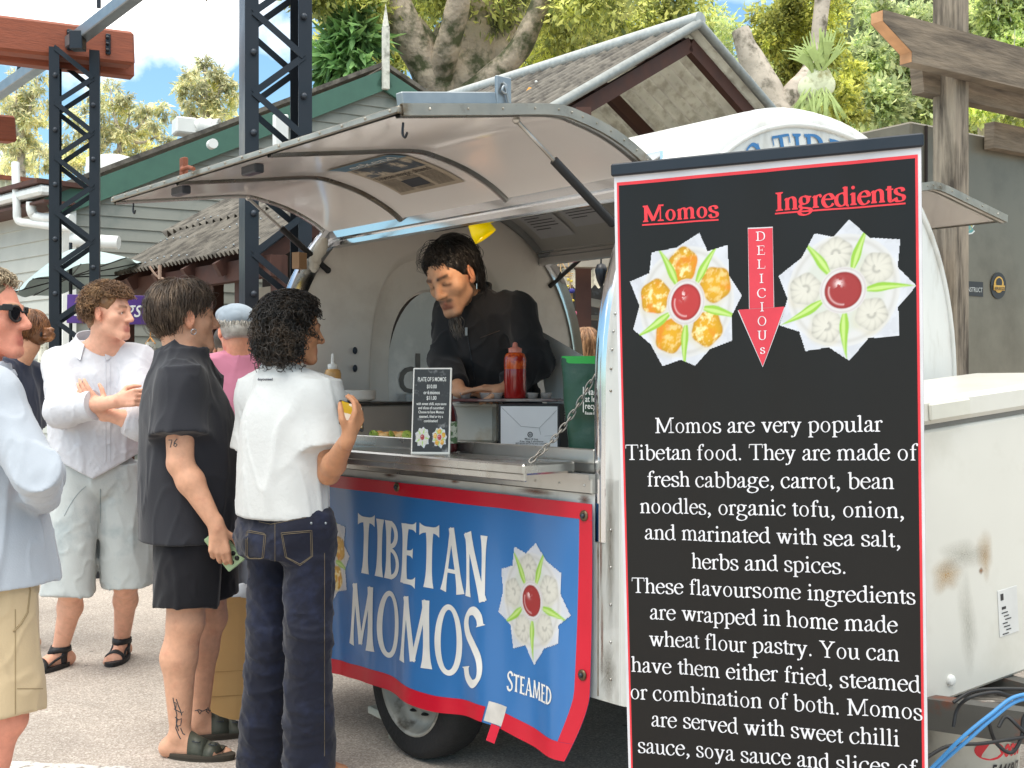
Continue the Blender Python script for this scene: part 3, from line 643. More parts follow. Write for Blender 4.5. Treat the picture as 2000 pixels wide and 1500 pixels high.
for sg, W in ((-1, 2.6), (1, 2.3)):
    b = MB(); b.sheet(slope_sheet(sg, W, 5.0), 330, 3, .006 if sg > 0 else -.006)
    b.build('roof_sheet', m_oldsheet if sg < 0 else m_sheett, pv)
    b = MB(); b.tube([PK+V(0, 0, .02), PK+NI*sg*W+V(0, 0, -pp*W+.02)], .04, 10); b.build('barge_roll', mat('barge_grey', '#8f9492', .5, .3, var=.2, vs=20), pv)
    b = MB()
    for k, off in ((.12, .14), (1.35, .14), (2.6, .14)): 
        o = PK-U*k+V(0, 0, -off); b.bar(o, o+NI*sg*W*1.0+V(0, 0, -pp*W), .07, .12)
    for t in (.05, .95, 1.75): 
        o = PK+NI*sg*t*W/2.3+V(0, 0, -pp*t*W/2.3-.09); b.bar(o-U*.13, o-U*4.9, .06, .085)
    b.build('rafter', m_brown, pv)
b = MB(); b.tube([PK+V(0, 0, .05)+U*.02, PK-U*5+V(0, 0, .05)], .065, 10); b.build('ridge_roll', m_galvtube, pv)
b = MB()
for k in (.7, 1.5, 2.3): 
    for t in (.5, 1.1, 1.8): b.sphere(slope_sheet(-1, 2.6, 5)(k/5, t/2.6)+V(-.02, -.02, .02), .014, 6, 4)
b.build('roof_screw', m_white, pv)
b = MB(); c = slope_sheet(-1, 2.6, 5)(1.3/5, .75/2.6)+V(-.03, -.03, .03); b.add([c+V(-.05, 0, -.02), c+V(.01, -.02, -.03), c+V(.06, 0, .02), c+V(-.01, .02, .04)], [(0, 1, 2, 3)]); b.build('leaf', mat('orange_leaf', '#d9952e', .6), pv)
for px, Y, sg in ((0, 0, -1), (0, 0, 1)):
    for k in (.2, 2.6, 4.7):
        b = MB(); o = PK-U*k+NI*sg*2.15; b.box((o.x, o.y, 1.55), (.12, .12, 3.1), -.87); b.build('post', m_brown, pv)

# ---- timber post with cantilever beam, steel clad food truck
tpst = thing('timber_post', 'tall weathered timber post in front of the steel food truck', 'post', P(1857, 750, 5.75))
c = P(1857, 750, 5.75); b = MB(); b.box((c.x, c.y, 1.9), (.125, .125, 3.8), R(38), .008); b.build('post', m_wood, tpst)
b = MB(); bd_ = Vector((.83, .56, 0)).normalized(); bn = Vector((.56, -.83, 0))
o = P(1701, 68, 5.30); fr = (o+bn*.0, bd_, (0, 0, 1), bn)
b.prism([(0, .095), (0, .045), (.20, -.06), (.20, -.108), (2.4, -.108), (2.4, .095)], fr, .0, .07); b.build('beam', m_woodh, tpst)
b = MB(); b.prism([(.47, .06), (.5, -.16), (2.4, -.16), (2.4, .06)], (o+bn*-.16-V(0, 0, .01), bd_, (0, 0, 1), bn), .0, .07); b.build('beam', m_woodh, tpst)
b = MB(); b.prism([(-.004, .093), (-.004, .046), (.197, -.061), (.197, -.106), (.204, -.106), (.204, -.058), (.003, .047), (.003, .093)], fr, .004, .066); b.build('beam_end', m_fresh, tpst)
for px, py in ((1876, 74), (1870, 118)): p = P(px, py, 5.66); b = MB(); b.sphere(p, .017, 10, 6, (.7, .7, 1)); b.build('bolt', m_galv, tpst)
ft = thing('food_truck', 'stained steel clad food truck behind the chest freezer', 'food truck', P(1900, 750, 6.1))
fo = P(1780, 750, 6.0); fd = Vector((.83, .56, 0)).normalized(); fn_ = Vector((.56, -.83, 0))
m_ss = mat('steel_cladding', '#7b7567', .42, .45, var=.16, vs=1.6, color2='#5c564a', c2_range=(.45, .7), c2s=1.5)
b = MB(); ctr = fo+fd*2.0-fn_*.9; b.box((ctr.x, ctr.y, 1.55), (4.0, 1.8, 2.32), math.atan2(fd.y, fd.x), .01); b.build('body', m_ss, ft)
b = MB(); sp = fo+fd*.115+fn_*.003; b.box((sp.x, sp.y, 1.55), (.012, .012, 2.3), math.atan2(fd.y, fd.x)); b.build('seam', m_dark, ft)
b = MB(); p = fo+fd*2.2+fn_*.04; b.box((p.x, p.y, 2.70), (3.2, .06, .14), math.atan2(fd.y, fd.x)); b.build('top_rail', m_woodh, ft)
b = MB(); 
for k in (.6, 3.2):
    p = fo+fd*k-fn_*.15; b.lathe([(.0, -.1), (.28, -.1), (.33, -.07), (.33, .07), (.28, .1), (0, .1)], (p.x, p.y, .33), 24, Matrix.Rotation(math.atan2(fd.y, fd.x), 3, 'Z') @ Matrix.Rotation(R(90), 3, 'X'))
b.build('wheel', mat('tyre_rubber', '#1c1c1d', .8, var=.2), ft)
# drips and scratches
b = MB(); rs = random.Random(9)
for k in range(60):
    s_ = rs.uniform(.42, 1.1); z_ = rs.uniform(1.4, 2.5); l_ = rs.uniform(.006, .03) if rs.random() < .8 else rs.uniform(.04, .1)
    p = fo+fd*s_+fn_*.0015; w_ = rs.uniform(.0015, .004); a_ = fd*w_; tl_ = fd*rs.uniform(-.01, .01)
    b.add([p-a_+V(0, 0, z_), p+a_+V(0, 0, z_), p+a_*.4+tl_+V(0, 0, z_+l_), p-a_*.4+tl_+V(0, 0, z_+l_)], [(0, 1, 2, 3)])
b.build('paint_drip', mat('pale_drip', '#a9a79c', .6), ft)

# ---- stalls seen through the far window of the trailer
bs = thing('craft_stall', 'dim craft stall with wavy plastic awning seen through the trailer', 'stall', P(1140, 750, 9))
b = MB(); b.box(P(1139, 560, 8.6), (.11, .11, 2.6)); b.build('post', m_brown, bs)
b = MB(); b.grid(lambda u, v: P(1060+180*u, 524+36*v+3.5*math.sin(u*75), 9.6-.5*v), 120, 2); b.build('awning', mat('plastic_sheet', '#c9c3b0', .5, var=.25, vs=14, color2='#8a8270', c2s=20), bs)
b = MB(); b.box(P(1150, 640, 10.5), (2.2, .1, 1.6)); b.build('back_wall', mat('stall_dark', '#3d3a36', .8, var=.4, vs=6, color2='#6d7478', c2s=5), bs)
b = MB(); b.bar(P(1060, 505, 8.4), P(1260, 508, 8.4), .1, .12); b.build('beam', mat('pale_beam', '#a39a8c', .8), bs)
b = MB(); b.bar(P(1140, 588, 9.2), P(1260, 610, 9.2), .06, .06); b.bar(P(1140, 620, 9.4), P(1260, 624, 9.4), .2, .03); b.build('shelf', mat('shelf_grey', '#8d8a80', .7), bs)
b = MB(); b.bar(P(1040, 470, 11), P(1260, 470, 11), .1, .6); b.build('fascia', mat('pale_fascia', '#b9b3a2', .8, var=.2), bs)
b = MB(); b.lathe([(0, 0), (.03, -.01), (.045, -.05), (.03, -.12), (.012, -.16), (0, -.17)], P(1174, 528, 8.2)+V(0, 0, .05), 12); b.tube([P(1174, 515, 8.2), P(1174, 500, 8.2)], .006, 6); b.build('bulb', m_steel, bs)
mo = thing('hanging_mobile', 'wooden hanging mobile with felt animals and yellow beads', 'mobile', P(1105, 505, 7.4)); Ym = 7.4
b = MB()
for (x0, y0), (x1, y1) in (((1095, 510), (1078, 536)), ((1095, 510), (1112, 536)), ((1076, 536), (1120, 534)), ((1078, 541), (1118, 538)), ((1095, 510), (1095, 540)), ((1110, 512), (1117, 600))): b.tube([P(x0, y0, Ym), P(x1, y1, Ym)], .004, 5)
for x in (1082, 1108, 1116, 1119): b.tube([P(x, 538, Ym), P(x-2, 625, Ym)], .002, 4)
b.build('rod', mat('pale_stick', '#c9a878', .6), mo)
for nm, hexc, sp_ in (('bead', '#d9c04a', ((1116, 549, 3), (1119, 587, 3), (1109, 559, 3), (1110, 546, 3), (1095, 562, 3))), ('felt_bird', '#3f3f8a', ((1109, 575, 5), (1117, 568, 6))), ('felt_heart', '#c98fa0', ((1099, 585, 4), (1101, 572, 7))), ('felt_pig', '#d9708f', ((1120, 612, 7),)), ('felt_pepper', '#5aa84a', ((1108, 603, 4),)), ('felt_ball', '#c25f3a', ((1109, 582, 3.5),))):
    b = MB()
    for x, y, r_ in sp_: b = MB(); b.sphere(P(x, y, Ym-.02), r_/F*Ym, 10, 8, (1, .7, 1.2 if nm in ('felt_pepper',) else .85)); b.build(nm, mat('m_'+nm, hexc, .8), mo)
# ================================================================ LETTERING
# a small broad-pen alphabet: strokes are (kind, ...) in 1/100 em; width follows direction like a nib
GL = {}
def _g(ch, adv, *st): GL[ch] = (adv, st)
# kinds: ('s', pts, taper) smooth stroke; ('l', pts) straight stroke (thick auto); ('h', pts, w) fixed width; ('f', x0, x1, y, up) serif; ('d', x, y, r) dot
_g('a', 44, ('s', [(8, 34), (13, 42), (21, 44.5), (28, 41), (30, 33), (30, 10), (33, 3), (38, 2), (43, 6)]), ('s', [(30, 27), (19, 23), (9, 16), (6, 9), (10, 2), (17, 1), (25, 5), (30, 11)]), ('d', 9.5, 34, 4))
_g('b', 50, ('l', [(12, 66), (12, 1)]), ('w', [(2, 64), (12, 68)]), ('s', [(12, 34), (20, 43), (30, 44), (41, 36), (44, 23), (40, 8), (29, -.5), (19, 0), (12, 5)]))
_g('c', 44, ('s', [(38, 34), (33, 42), (24, 44.5), (13, 40), (6, 29), (6, 16), (13, 4), (23, -.5), (33, 3), (40, 11)]), ('d', 36.5, 34.5, 3.8))
_g('d', 50, ('l', [(38, 66), (38, 3)]), ('w', [(28, 64), (38, 68)]), ('w', [(38, 3), (48, 4)]), ('s', [(38, 36), (32, 43), (24, 44), (12, 38), (6, 24), (9, 8), (20, 0), (30, 2), (38, 9)]))
_g('e', 44, ('s', [(7, 27), (38, 27), (36, 37), (30, 43), (22, 44.5), (12, 39), (6, 28), (6, 16), (13, 4), (23, -.5), (33, 3), (40, 11)]))
_g('f', 34, ('s', [(35, 61), (30, 66), (23, 65), (17, 58), (15.5, 46), (15.5, 1)]), ('f', 6, 25, 0, 1), ('h', [(4, 43), (29, 43)], 3.2), ('d', 33, 60, 3.8))
_g('g', 50, ('s', [(23, 44.5), (33, 40), (36, 30), (31, 20), (21, 17), (12, 21), (9, 30), (13, 41), (23, 44.5)]), ('h', [(31, 41), (47, 41)], 4), ('s', [(14, 19), (8, 11), (13, 5), (30, 2), (42, -2), (45, -9), (38, -18), (23, -21.5), (9, -18), (4, -10), (9, -3), (15, 2)]))
_g('h', 50, ('l', [(11, 66), (11, 1)]), ('w', [(1, 64), (11, 68)]), ('f', 1, 21, 0, 1), ('s', [(11, 33), (20, 42), (29, 44), (37, 38), (39, 27), (39, 1)]), ('f', 29, 49, 0, 1))
_g('i', 28, ('l', [(14, 43), (14, 1)]), ('w', [(3, 39), (14, 45)]), ('f', 3, 25, 0, 1), ('d', 13.5, 61, 5.4))
_g('l', 28, ('l', [(14, 66), (14, 1)]), ('w', [(3, 64), (14, 68)]), ('f', 3, 25, 0, 1))
_g('m', 78, ('l', [(12, 43), (12, 1)]), ('w', [(2, 39), (12, 45)]), ('f', 2, 22, 0, 1), ('s', [(12, 33), (20, 42), (28, 44), (36, 38), (38, 27), (38, 1)]), ('f', 29, 48, 0, 1), ('s', [(38, 33), (47, 42), (55, 44), (63, 38), (65, 27), (65, 1)]), ('f', 56, 76, 0, 1))
_g('n', 50, ('l', [(12, 43), (12, 1)]), ('w', [(2, 39), (12, 45)]), ('f', 2, 22, 0, 1), ('s', [(12, 33), (20, 42), (29, 44), (37, 38), (39, 27), (39, 1)]), ('f', 29, 49, 0, 1))
_g('o', 50, ('o', 25, 22, 18.5, 22.5))
_g('p', 50, ('l', [(12, 43), (12, -20)]), ('w', [(2, 39), (12, 45)]), ('f', 2, 23, -21, 1), ('s', [(12, 36), (20, 43), (30, 44), (41, 36), (44, 23), (40, 8), (29, -.5), (19, 1), (12, 7)]))
_g('r', 33, ('l', [(11, 43), (11, 1)]), ('w', [(1, 39), (11, 45)]), ('f', 1, 23, 0, 1), ('s', [(11, 32), (17, 41), (24, 44), (30, 41)]), ('d', 29.5, 39.5, 4.2))
_g('s', 39, ('s', [(32, 33), (29, 41), (20, 44.5), (10, 42), (7, 34), (11, 27), (20, 22), (31, 17), (34, 10), (30, 2), (19, -.5), (10, 2), (5, 12)]), ('h', [(32.5, 43), (32.5, 32)], 2.4), ('h', [(5, 12), (5, 0)], 2.4))
_g('t', 28, ('l', [(14, 54), (14, 11)]), ('s', [(14, 12), (16, 3), (22, 1), (28, 6)]), ('h', [(2, 42.5), (27, 42.5)], 3.4), ('w', [(3, 43), (14, 55)]))
_g('u', 50, ('l', [(11, 43), (11, 12)]), ('w', [(1, 43), (11, 43.5)]), ('s', [(11, 14), (14, 4), (22, 0), (31, 4), (38, 12)]), ('l', [(38, 43), (38, 3)]), ('w', [(28, 43), (38, 43.5)]), ('w', [(38, 3), (48, 4)]))
_g('v', 50, ('l', [(9, 43), (26, 1)]), ('l', [(42, 43), (26, 0)]), ('f', 1, 21, 43, 0), ('f', 32, 49, 43, 0))
_g('w', 72, ('l', [(9, 43), (24, 1)]), ('l', [(37, 41), (24, 0)]), ('l', [(35, 43), (50, 1)]), ('l', [(64, 43), (50, 0)]), ('f', 1, 21, 43, 0), ('f', 27, 47, 43, 0), ('f', 55, 71, 43, 0))
_g('y', 50, ('l', [(9, 43), (26, 2)]), ('s', [(42, 43), (26, 2), (19, -14), (12, -18), (6, -17)]), ('f', 1, 21, 43, 0), ('f', 32, 49, 43, 0), ('d', 8, -17, 4.2))
_g('k', 50, ('l', [(11, 66), (11, 1)]), ('f', 1, 21, 0, 1), ('l', [(36, 43), (12, 20)]), ('l', [(20, 26), (40, 1)]), ('f', 29, 49, 0, 1))
_g('.', 25, ('d', 12, 4.2, 5)); _g(',', 25, ('d', 12, 4.5, 5), ('s', [(14.5, 5), (15.5, -3), (7, -13)]))
_g(' ', 25); _g("'", 18, ('l', [(9, 66), (9, 46)]))
_g('M', 89, ('l', [(14, 64), (14, 1)]), ('l', [(15, 65), (44, 4)]), ('l', [(72, 65), (44, 4)]), ('v', [(73, 64), (73, 1)]), ('f', 2, 20, 66, 0), ('f', 2, 24, 0, 1), ('f', 62, 87, 0, 1), ('f', 70, 87, 66, 0))
_g('T', 61, ('l', [(30.5, 64), (30.5, 1)]), ('h', [(3, 64.5), (58, 64.5)], 3.6), ('h', [(3.2, 65), (2.6, 50)], 2.6), ('h', [(57.8, 65), (58.4, 50)], 2.6), ('f', 18, 43, 0, 1))
_g('Y', 72, ('l', [(12, 64), (36, 30)]), ('l', [(60, 64), (36, 30)]), ('l', [(36, 31), (36, 1)]), ('f', 1, 26, 66, 0), ('f', 46, 71, 66, 0), ('f', 23, 49, 0, 1))
_g('I', 33, ('l', [(16.5, 64), (16.5, 1)]), ('f', 3, 30, 0, 1), ('f', 3, 30, 66, 0))
_g('D', 72, ('l', [(16, 64), (16, 1)]), ('f', 2, 18, 0, 1), ('f', 2, 18, 66, 0), ('s', [(14, 64.5), (36, 64.5), (57, 55), (64, 33), (57, 11), (36, 1.5), (14, 1.5)]))
_g('E', 61, ('l', [(16, 64), (16, 1)]), ('f', 2, 18, 0, 1), ('f', 2, 18, 66, 0), ('h', [(14, 64.5), (54, 64.5)], 3.4), ('h', [(14, 34), (42, 34)], 3.2), ('h', [(14, 1.6), (57, 1.6)], 3.4), ('h', [(54, 65), (54.5, 51)], 2.4), ('h', [(42, 42), (42, 26)], 2.4), ('h', [(57, 0), (59, 17)], 2.4))
_g('L', 61, ('l', [(16, 64), (16, 1)]), ('f', 2, 18, 0, 1), ('f', 2, 30, 66, 0), ('h', [(14, 1.6), (57, 1.6)], 3.4), ('h', [(57, 0), (59, 19)], 2.4))
_g('C', 67, ('s', [(60, 48), (54, 60), (40, 66), (20, 61), (7, 44), (6, 26), (15, 8), (33, -.5), (50, 2), (62, 14)]), ('h', [(61, 64), (61, 47)], 2.4))
_g('G', 72, ('s', [(60, 48), (54, 60), (40, 66), (20, 61), (7, 44), (6, 26), (15, 8), (33, -.5), (48, 1), (58, 7)]), ('l', [(58, 28), (58, 5)]), ('h', [(61, 64), (61, 47)], 2.4), ('f', 44, 70, 29, 0))
_g('O', 72, ('o', 36, 32.5, 28, 33))
_g('U', 72, ('l', [(15, 64), (15, 20)]), ('s', [(15, 22), (19, 7), (34, 0), (50, 5), (56, 20), (57, 64)]), ('f', 2, 29, 66, 0), ('f', 47, 68, 66, 0))
_g('S', 56, ('s', [(46, 50), (41, 61), (28, 66), (14, 62), (9, 51), (14, 41), (28, 34), (43, 26), (48, 16), (42, 4), (28, -.5), (14, 3), (7, 15)]), ('h', [(46.5, 64), (47, 48)], 2.4), ('h', [(6.5, 17), (6, 1)], 2.4))
_g('B', 66, ('l', [(16, 64), (16, 1)]), ('f', 2, 18, 0, 1), ('f', 2, 18, 66, 0), ('s', [(14, 64.5), (36, 64.5), (50, 57), (50, 43), (38, 35), (16, 34.5)]), ('s', [(16, 34.5), (42, 34), (58, 25), (58, 10), (44, 1.5), (14, 1.5)]))
_g('A', 72, ('l', [(36, 66), (12, 1)]), ('l', [(35, 66), (60, 1)]), ('h', [(20, 23), (51, 23)], 3.2), ('f', 1, 24, 0, 1), ('f', 46, 71, 0, 1))
_g('N', 72, ('v', [(13, 64), (13, 1)]), ('l', [(13, 65), (58, 2)]), ('v', [(59, 64), (59, 1)]), ('f', 1, 22, 66, 0), ('f', 1, 25, 0, 1), ('f', 48, 70, 66, 0))

def _strip(pts, hw):
    """pts 2D, hw list of half widths -> (verts, quads)"""
    vs = []; k = len(pts); fs = []
    for i, p in enumerate(pts):
        a = pts[max(i-1, 0)]; b = pts[min(i+1, k-1)]; dx, dy = b[0]-a[0], b[1]-a[1]; l = math.hypot(dx, dy) or 1
        nx, ny = -dy/l, dx/l; vs += [(p[0]+nx*hw[i], p[1]+ny*hw[i]), (p[0]-nx*hw[i], p[1]-ny*hw[i])]
    for i in range(k-1): fs.append((2*i, 2*i+1, 2*i+3, 2*i+2))
    return vs, fs
def glyph(ch, thick, thin, pen=14):
    """-> adv, list of (verts, faces)"""
    if ch not in GL: ch = ' '
    adv, sts = GL[ch]; outl = []
    def wfn(dx, dy):
        a = math.atan2(dy, dx)-math.radians(pen); return (thin+(thick-thin)*abs(math.sin(a))**1.6)/2
    for s in sts:
        k = s[0]
        if k == 's':
            p = [(q.x, q.y) for q in catmull([(x, y, 0) for x, y in s[1]], 5)]
            hw = [wfn(p[min(i+1, len(p)-1)][0]-p[max(i-1, 0)][0], p[min(i+1, len(p)-1)][1]-p[max(i-1, 0)][1]) for i in range(len(p))]
            outl.append(_strip(p, hw))
        elif k == 'l':
            p = s[1]; outl.append(_strip(p, [wfn(p[1][0]-p[0][0], p[1][1]-p[0][1])]*2))
        elif k == 'v': outl.append(_strip(s[1], [thin*.6]*2))
        elif k == 'h': outl.append(_strip(s[1], [s[2]/2*max(1, thin/3.2)]*2))
        elif k == 'w':
            (x0, y0), (x1, y1) = s[1]; t = thin*.9; outl.append(([(x0, y0-t), (x1, y1-t-5), (x1, y1), (x0, y0)], [(0, 1, 2, 3)]))
        elif k == 'f':
            _, x0, x1, y, up = s; t = thin*.85; m = (x0+x1)/2; q = thick*.5
            if up: v = [(x0, y), (x1, y), (x1, y+t), (m+q, y+t+3), (m-q, y+t+3), (x0, y+t)]
            else: v = [(x0, y), (x0, y-t), (m-q, y-t-3), (m+q, y-t-3), (x1, y-t), (x1, y)]
            outl.append((v, [tuple(range(6))]))
        elif k == 'd':
            _, x, y, r = s; r = r*(.62+.38*thick/9.5); v = [(x+r*math.cos(a*math.pi/6), y+r*math.sin(a*math.pi/6)) for a in range(12)]; outl.append((v, [tuple(range(12))]))
        elif k == 'o':
            _, cx, cy, rx, ry = s; vs = []; n = 28
            for i in range(n):
                a = 2*math.pi*i/n; e = thick*.5; f_ = thin*.5; ph = math.radians(-8)
                vs += [(cx+(rx+e*.35)*math.cos(a), cy+(ry+f_*.3)*math.sin(a)), (cx+(rx-e*1.65*.8)*math.cos(a+ph), cy+(ry-f_*1.7)*math.sin(a+ph))]
            outl.append((vs, [(2*i, 2*i+1, (2*i+3) % (2*n), (2*i+2) % (2*n)) for i in range(n)]))
    return adv, outl
def serif_text(txt, thick=9.5, thin=3.0, track=0.0):
    x = 0; pieces = []
    for ch in txt:
        adv, o = glyph(ch, thick, thin)
        for li, (v, f) in enumerate(o): pieces.append(([(a+x, b) for a, b in v], f, li))
        x += adv+track
    return pieces, x-track
# flared display capitals for the blue banner
def _fl(p0, p1, w, fl=.75, fl0=None):
    n = 10; vs = []; fs = []; dx, dy = p1[0]-p0[0], p1[1]-p0[1]; l = math.hypot(dx, dy); nx, ny = -dy/l, dx/l
    fl0 = fl if fl0 is None else fl0
    for i in range(n+1):
        t = i/n; e = abs(2*t-1)**3.2*(fl0 if t < .5 else fl); h = w*.5*(1+e); x, y = p0[0]+dx*t, p0[1]+dy*t; vs += [(x+nx*h, y+ny*h), (x-nx*h, y-ny*h)]
    for i in range(n): fs.append((2*i, 2*i+1, 2*i+3, 2*i+2))
    return vs, fs
def _ring(cx, cy, rx, ry, tx, ty, a0=0, a1=360, n=36):
    vs = []; fs = []; m = n if a1-a0 < 360 else n
    for i in range(n+1):
        a = math.radians(a0+(a1-a0)*i/n); vs += [(cx+rx*math.cos(a), cy+ry*math.sin(a)), (cx+(rx-tx)*math.cos(a), cy+(ry-ty)*math.sin(a))]
    for i in range(n): fs.append((2*i, 2*i+1, 2*i+3, 2*i+2))
    return vs, fs
FD = {
 'T': (52, [_fl((26, 100), (26, 0), 13), _fl((2, 95), (50, 95), 9.5, 1.2)]),
 'I': (24, [_fl((12, 100), (12, 0), 13.5)]),
 'B': (50, [_fl((12, 100), (12, 0), 13.2), _ring(16, 76, 26, 24, 12, 8, -90, 90, 18), _ring(16, 27, 31, 27, 11, 7, -90, 90, 18), ([(11, 0), (17, 0), (17, 7), (11, 7)], [(0, 1, 2, 3)]), ([(11, 93), (17, 93), (17, 100), (11, 100)], [(0, 1, 2, 3)]), ([(11, 48), (18, 48), (18, 55), (11, 55)], [(0, 1, 2, 3)])]),
 'E': (44, [_fl((12, 100), (12, 0), 13.2), _fl((10, 96), (40, 96), 8.5, 1.2, .1), _fl((10, 52), (34, 52), 8.5, 1.1, .1), _fl((10, 4), (42, 4), 8.5, 1.3, .1)]),
 'A': (58, [_fl((29, 104), (7, 0), 7.5, .9, .2), _fl((28, 104), (50, 0), 13.2, .7, .1), _fl((14, 34), (42, 34), 6.5, .0)]),
 'N': (60, [_fl((11, 100), (11, 0), 8, .9), _fl((10, 101), (49, -2), 13.2, .3, .5), _fl((49, 100), (49, -2), 8, .1, .9)]),
 'M': (78, [_fl((17, 102), (9, 0), 9, .9, .2), _fl((16, 102), (39, 6), 11, .2, .3), _fl((62, 102), (39, 6), 8, .1, .3), _fl((61, 102), (69, 0), 13.2, .9, .2)]),
 'O': (64, [_ring(32, 50, 30, 53, 13.2, 8, 0, 360, 48)]),
 'D': (58, [_fl((12, 100), (12, 0), 13.2), _ring(12, 50, 42, 50, 13.2, 7.5, -90, 90, 26)]),
 'R': (54, [_fl((12, 100), (12, 0), 13.2), _ring(16, 74, 27, 26, 12, 8, -90, 90, 18), _fl((22, 48), (48, 0), 11, .7, .1)]),
 'F': (42, [_fl((12, 100), (12, 0), 13.2), _fl((10, 96), (40, 96), 8.5, 1.2, .1), _fl((10, 52), (34, 52), 8.5, 1.1, .1)]),
}
def _S():
    p = [(q.x, q.y) for q in catmull([(44, 84, 0), (39, 97, 0), (27, 103, 0), (13, 97, 0), (7, 82, 0), (12, 66, 0), (26, 53, 0), (40, 38, 0), (44, 20, 0), (38, 5, 0), (24, -3, 0), (10, 3, 0), (5, 18, 0)], 6)]
    k = len(p); hw = []
    for i in range(k):
        dx, dy = p[min(i+1, k-1)][0]-p[max(i-1, 0)][0], p[min(i+1, k-1)][1]-p[max(i-1, 0)][1]; a = math.atan2(dy, dx)
        hw.append(4.2+3.6*abs(math.cos(a+math.radians(42)))**1.2+(4 if i in (0, k-1) else 0))
    return _strip(p, hw)
FD['S'] = (50, [_S()]); FD[' '] = (30, [])
def flared_text(txt, track=1):
    x = 0; pcs = []
    for ch in txt:
        adv, o = FD[ch]
        for li, (v, f) in enumerate(o): pcs.append(([(a+x, b) for a, b in v], f, li))
        x += adv+track
    return pcs, x-track
def sans_text(txt, bold=0.0, shear=0.0, space=1.0):
    cu = bpy.data.curves.new('lettering', 'FONT'); cu.body = txt; cu.size = 100; cu.resolution_u = 3; cu.offset = bold; cu.shear = shear; cu.space_character = space
    ob = bpy.data.objects.new('lettering', cu); COL.objects.link(ob); dg = bpy.context.evaluated_depsgraph_get(); me = ob.evaluated_get(dg).to_mesh()
    vs = [(v.co.x, v.co.y) for v in me.vertices]; fs = [tuple(p.vertices) for p in me.polygons]
    ob.evaluated_get(dg).to_mesh_clear(); bpy.data.objects.remove(ob); bpy.data.curves.remove(cu)
    x0 = min((v[0] for v in vs), default=0); x1 = max((v[0] for v in vs), default=1)
    return [([(a-x0, b) for a, b in vs], fs, 0)], x1-x0
def put_text(mb, pw, fn, height=None, unit=100.0):
    """fn(x01, y_em, layer) -> Vector"""
    pcs, W = pw
    for v, f, li in pcs: mb.add([fn(a/W, b/unit, li) for a, b in v], f, False)
    return mb
def line_text(mb, pw, A, B, up, h, nrm, off=.001, unit=100.0, curve=None):
    """baseline A->B, em height vector up*h, lifted along nrm"""
    A = Vector(A); B = Vector(B); up = Vector(up); nrm = Vector(nrm)
    return put_text(mb, pw, lambda x, y, l: A+(B-A)*x+up*(y*h)+nrm*(off+l*.00005), unit=unit)

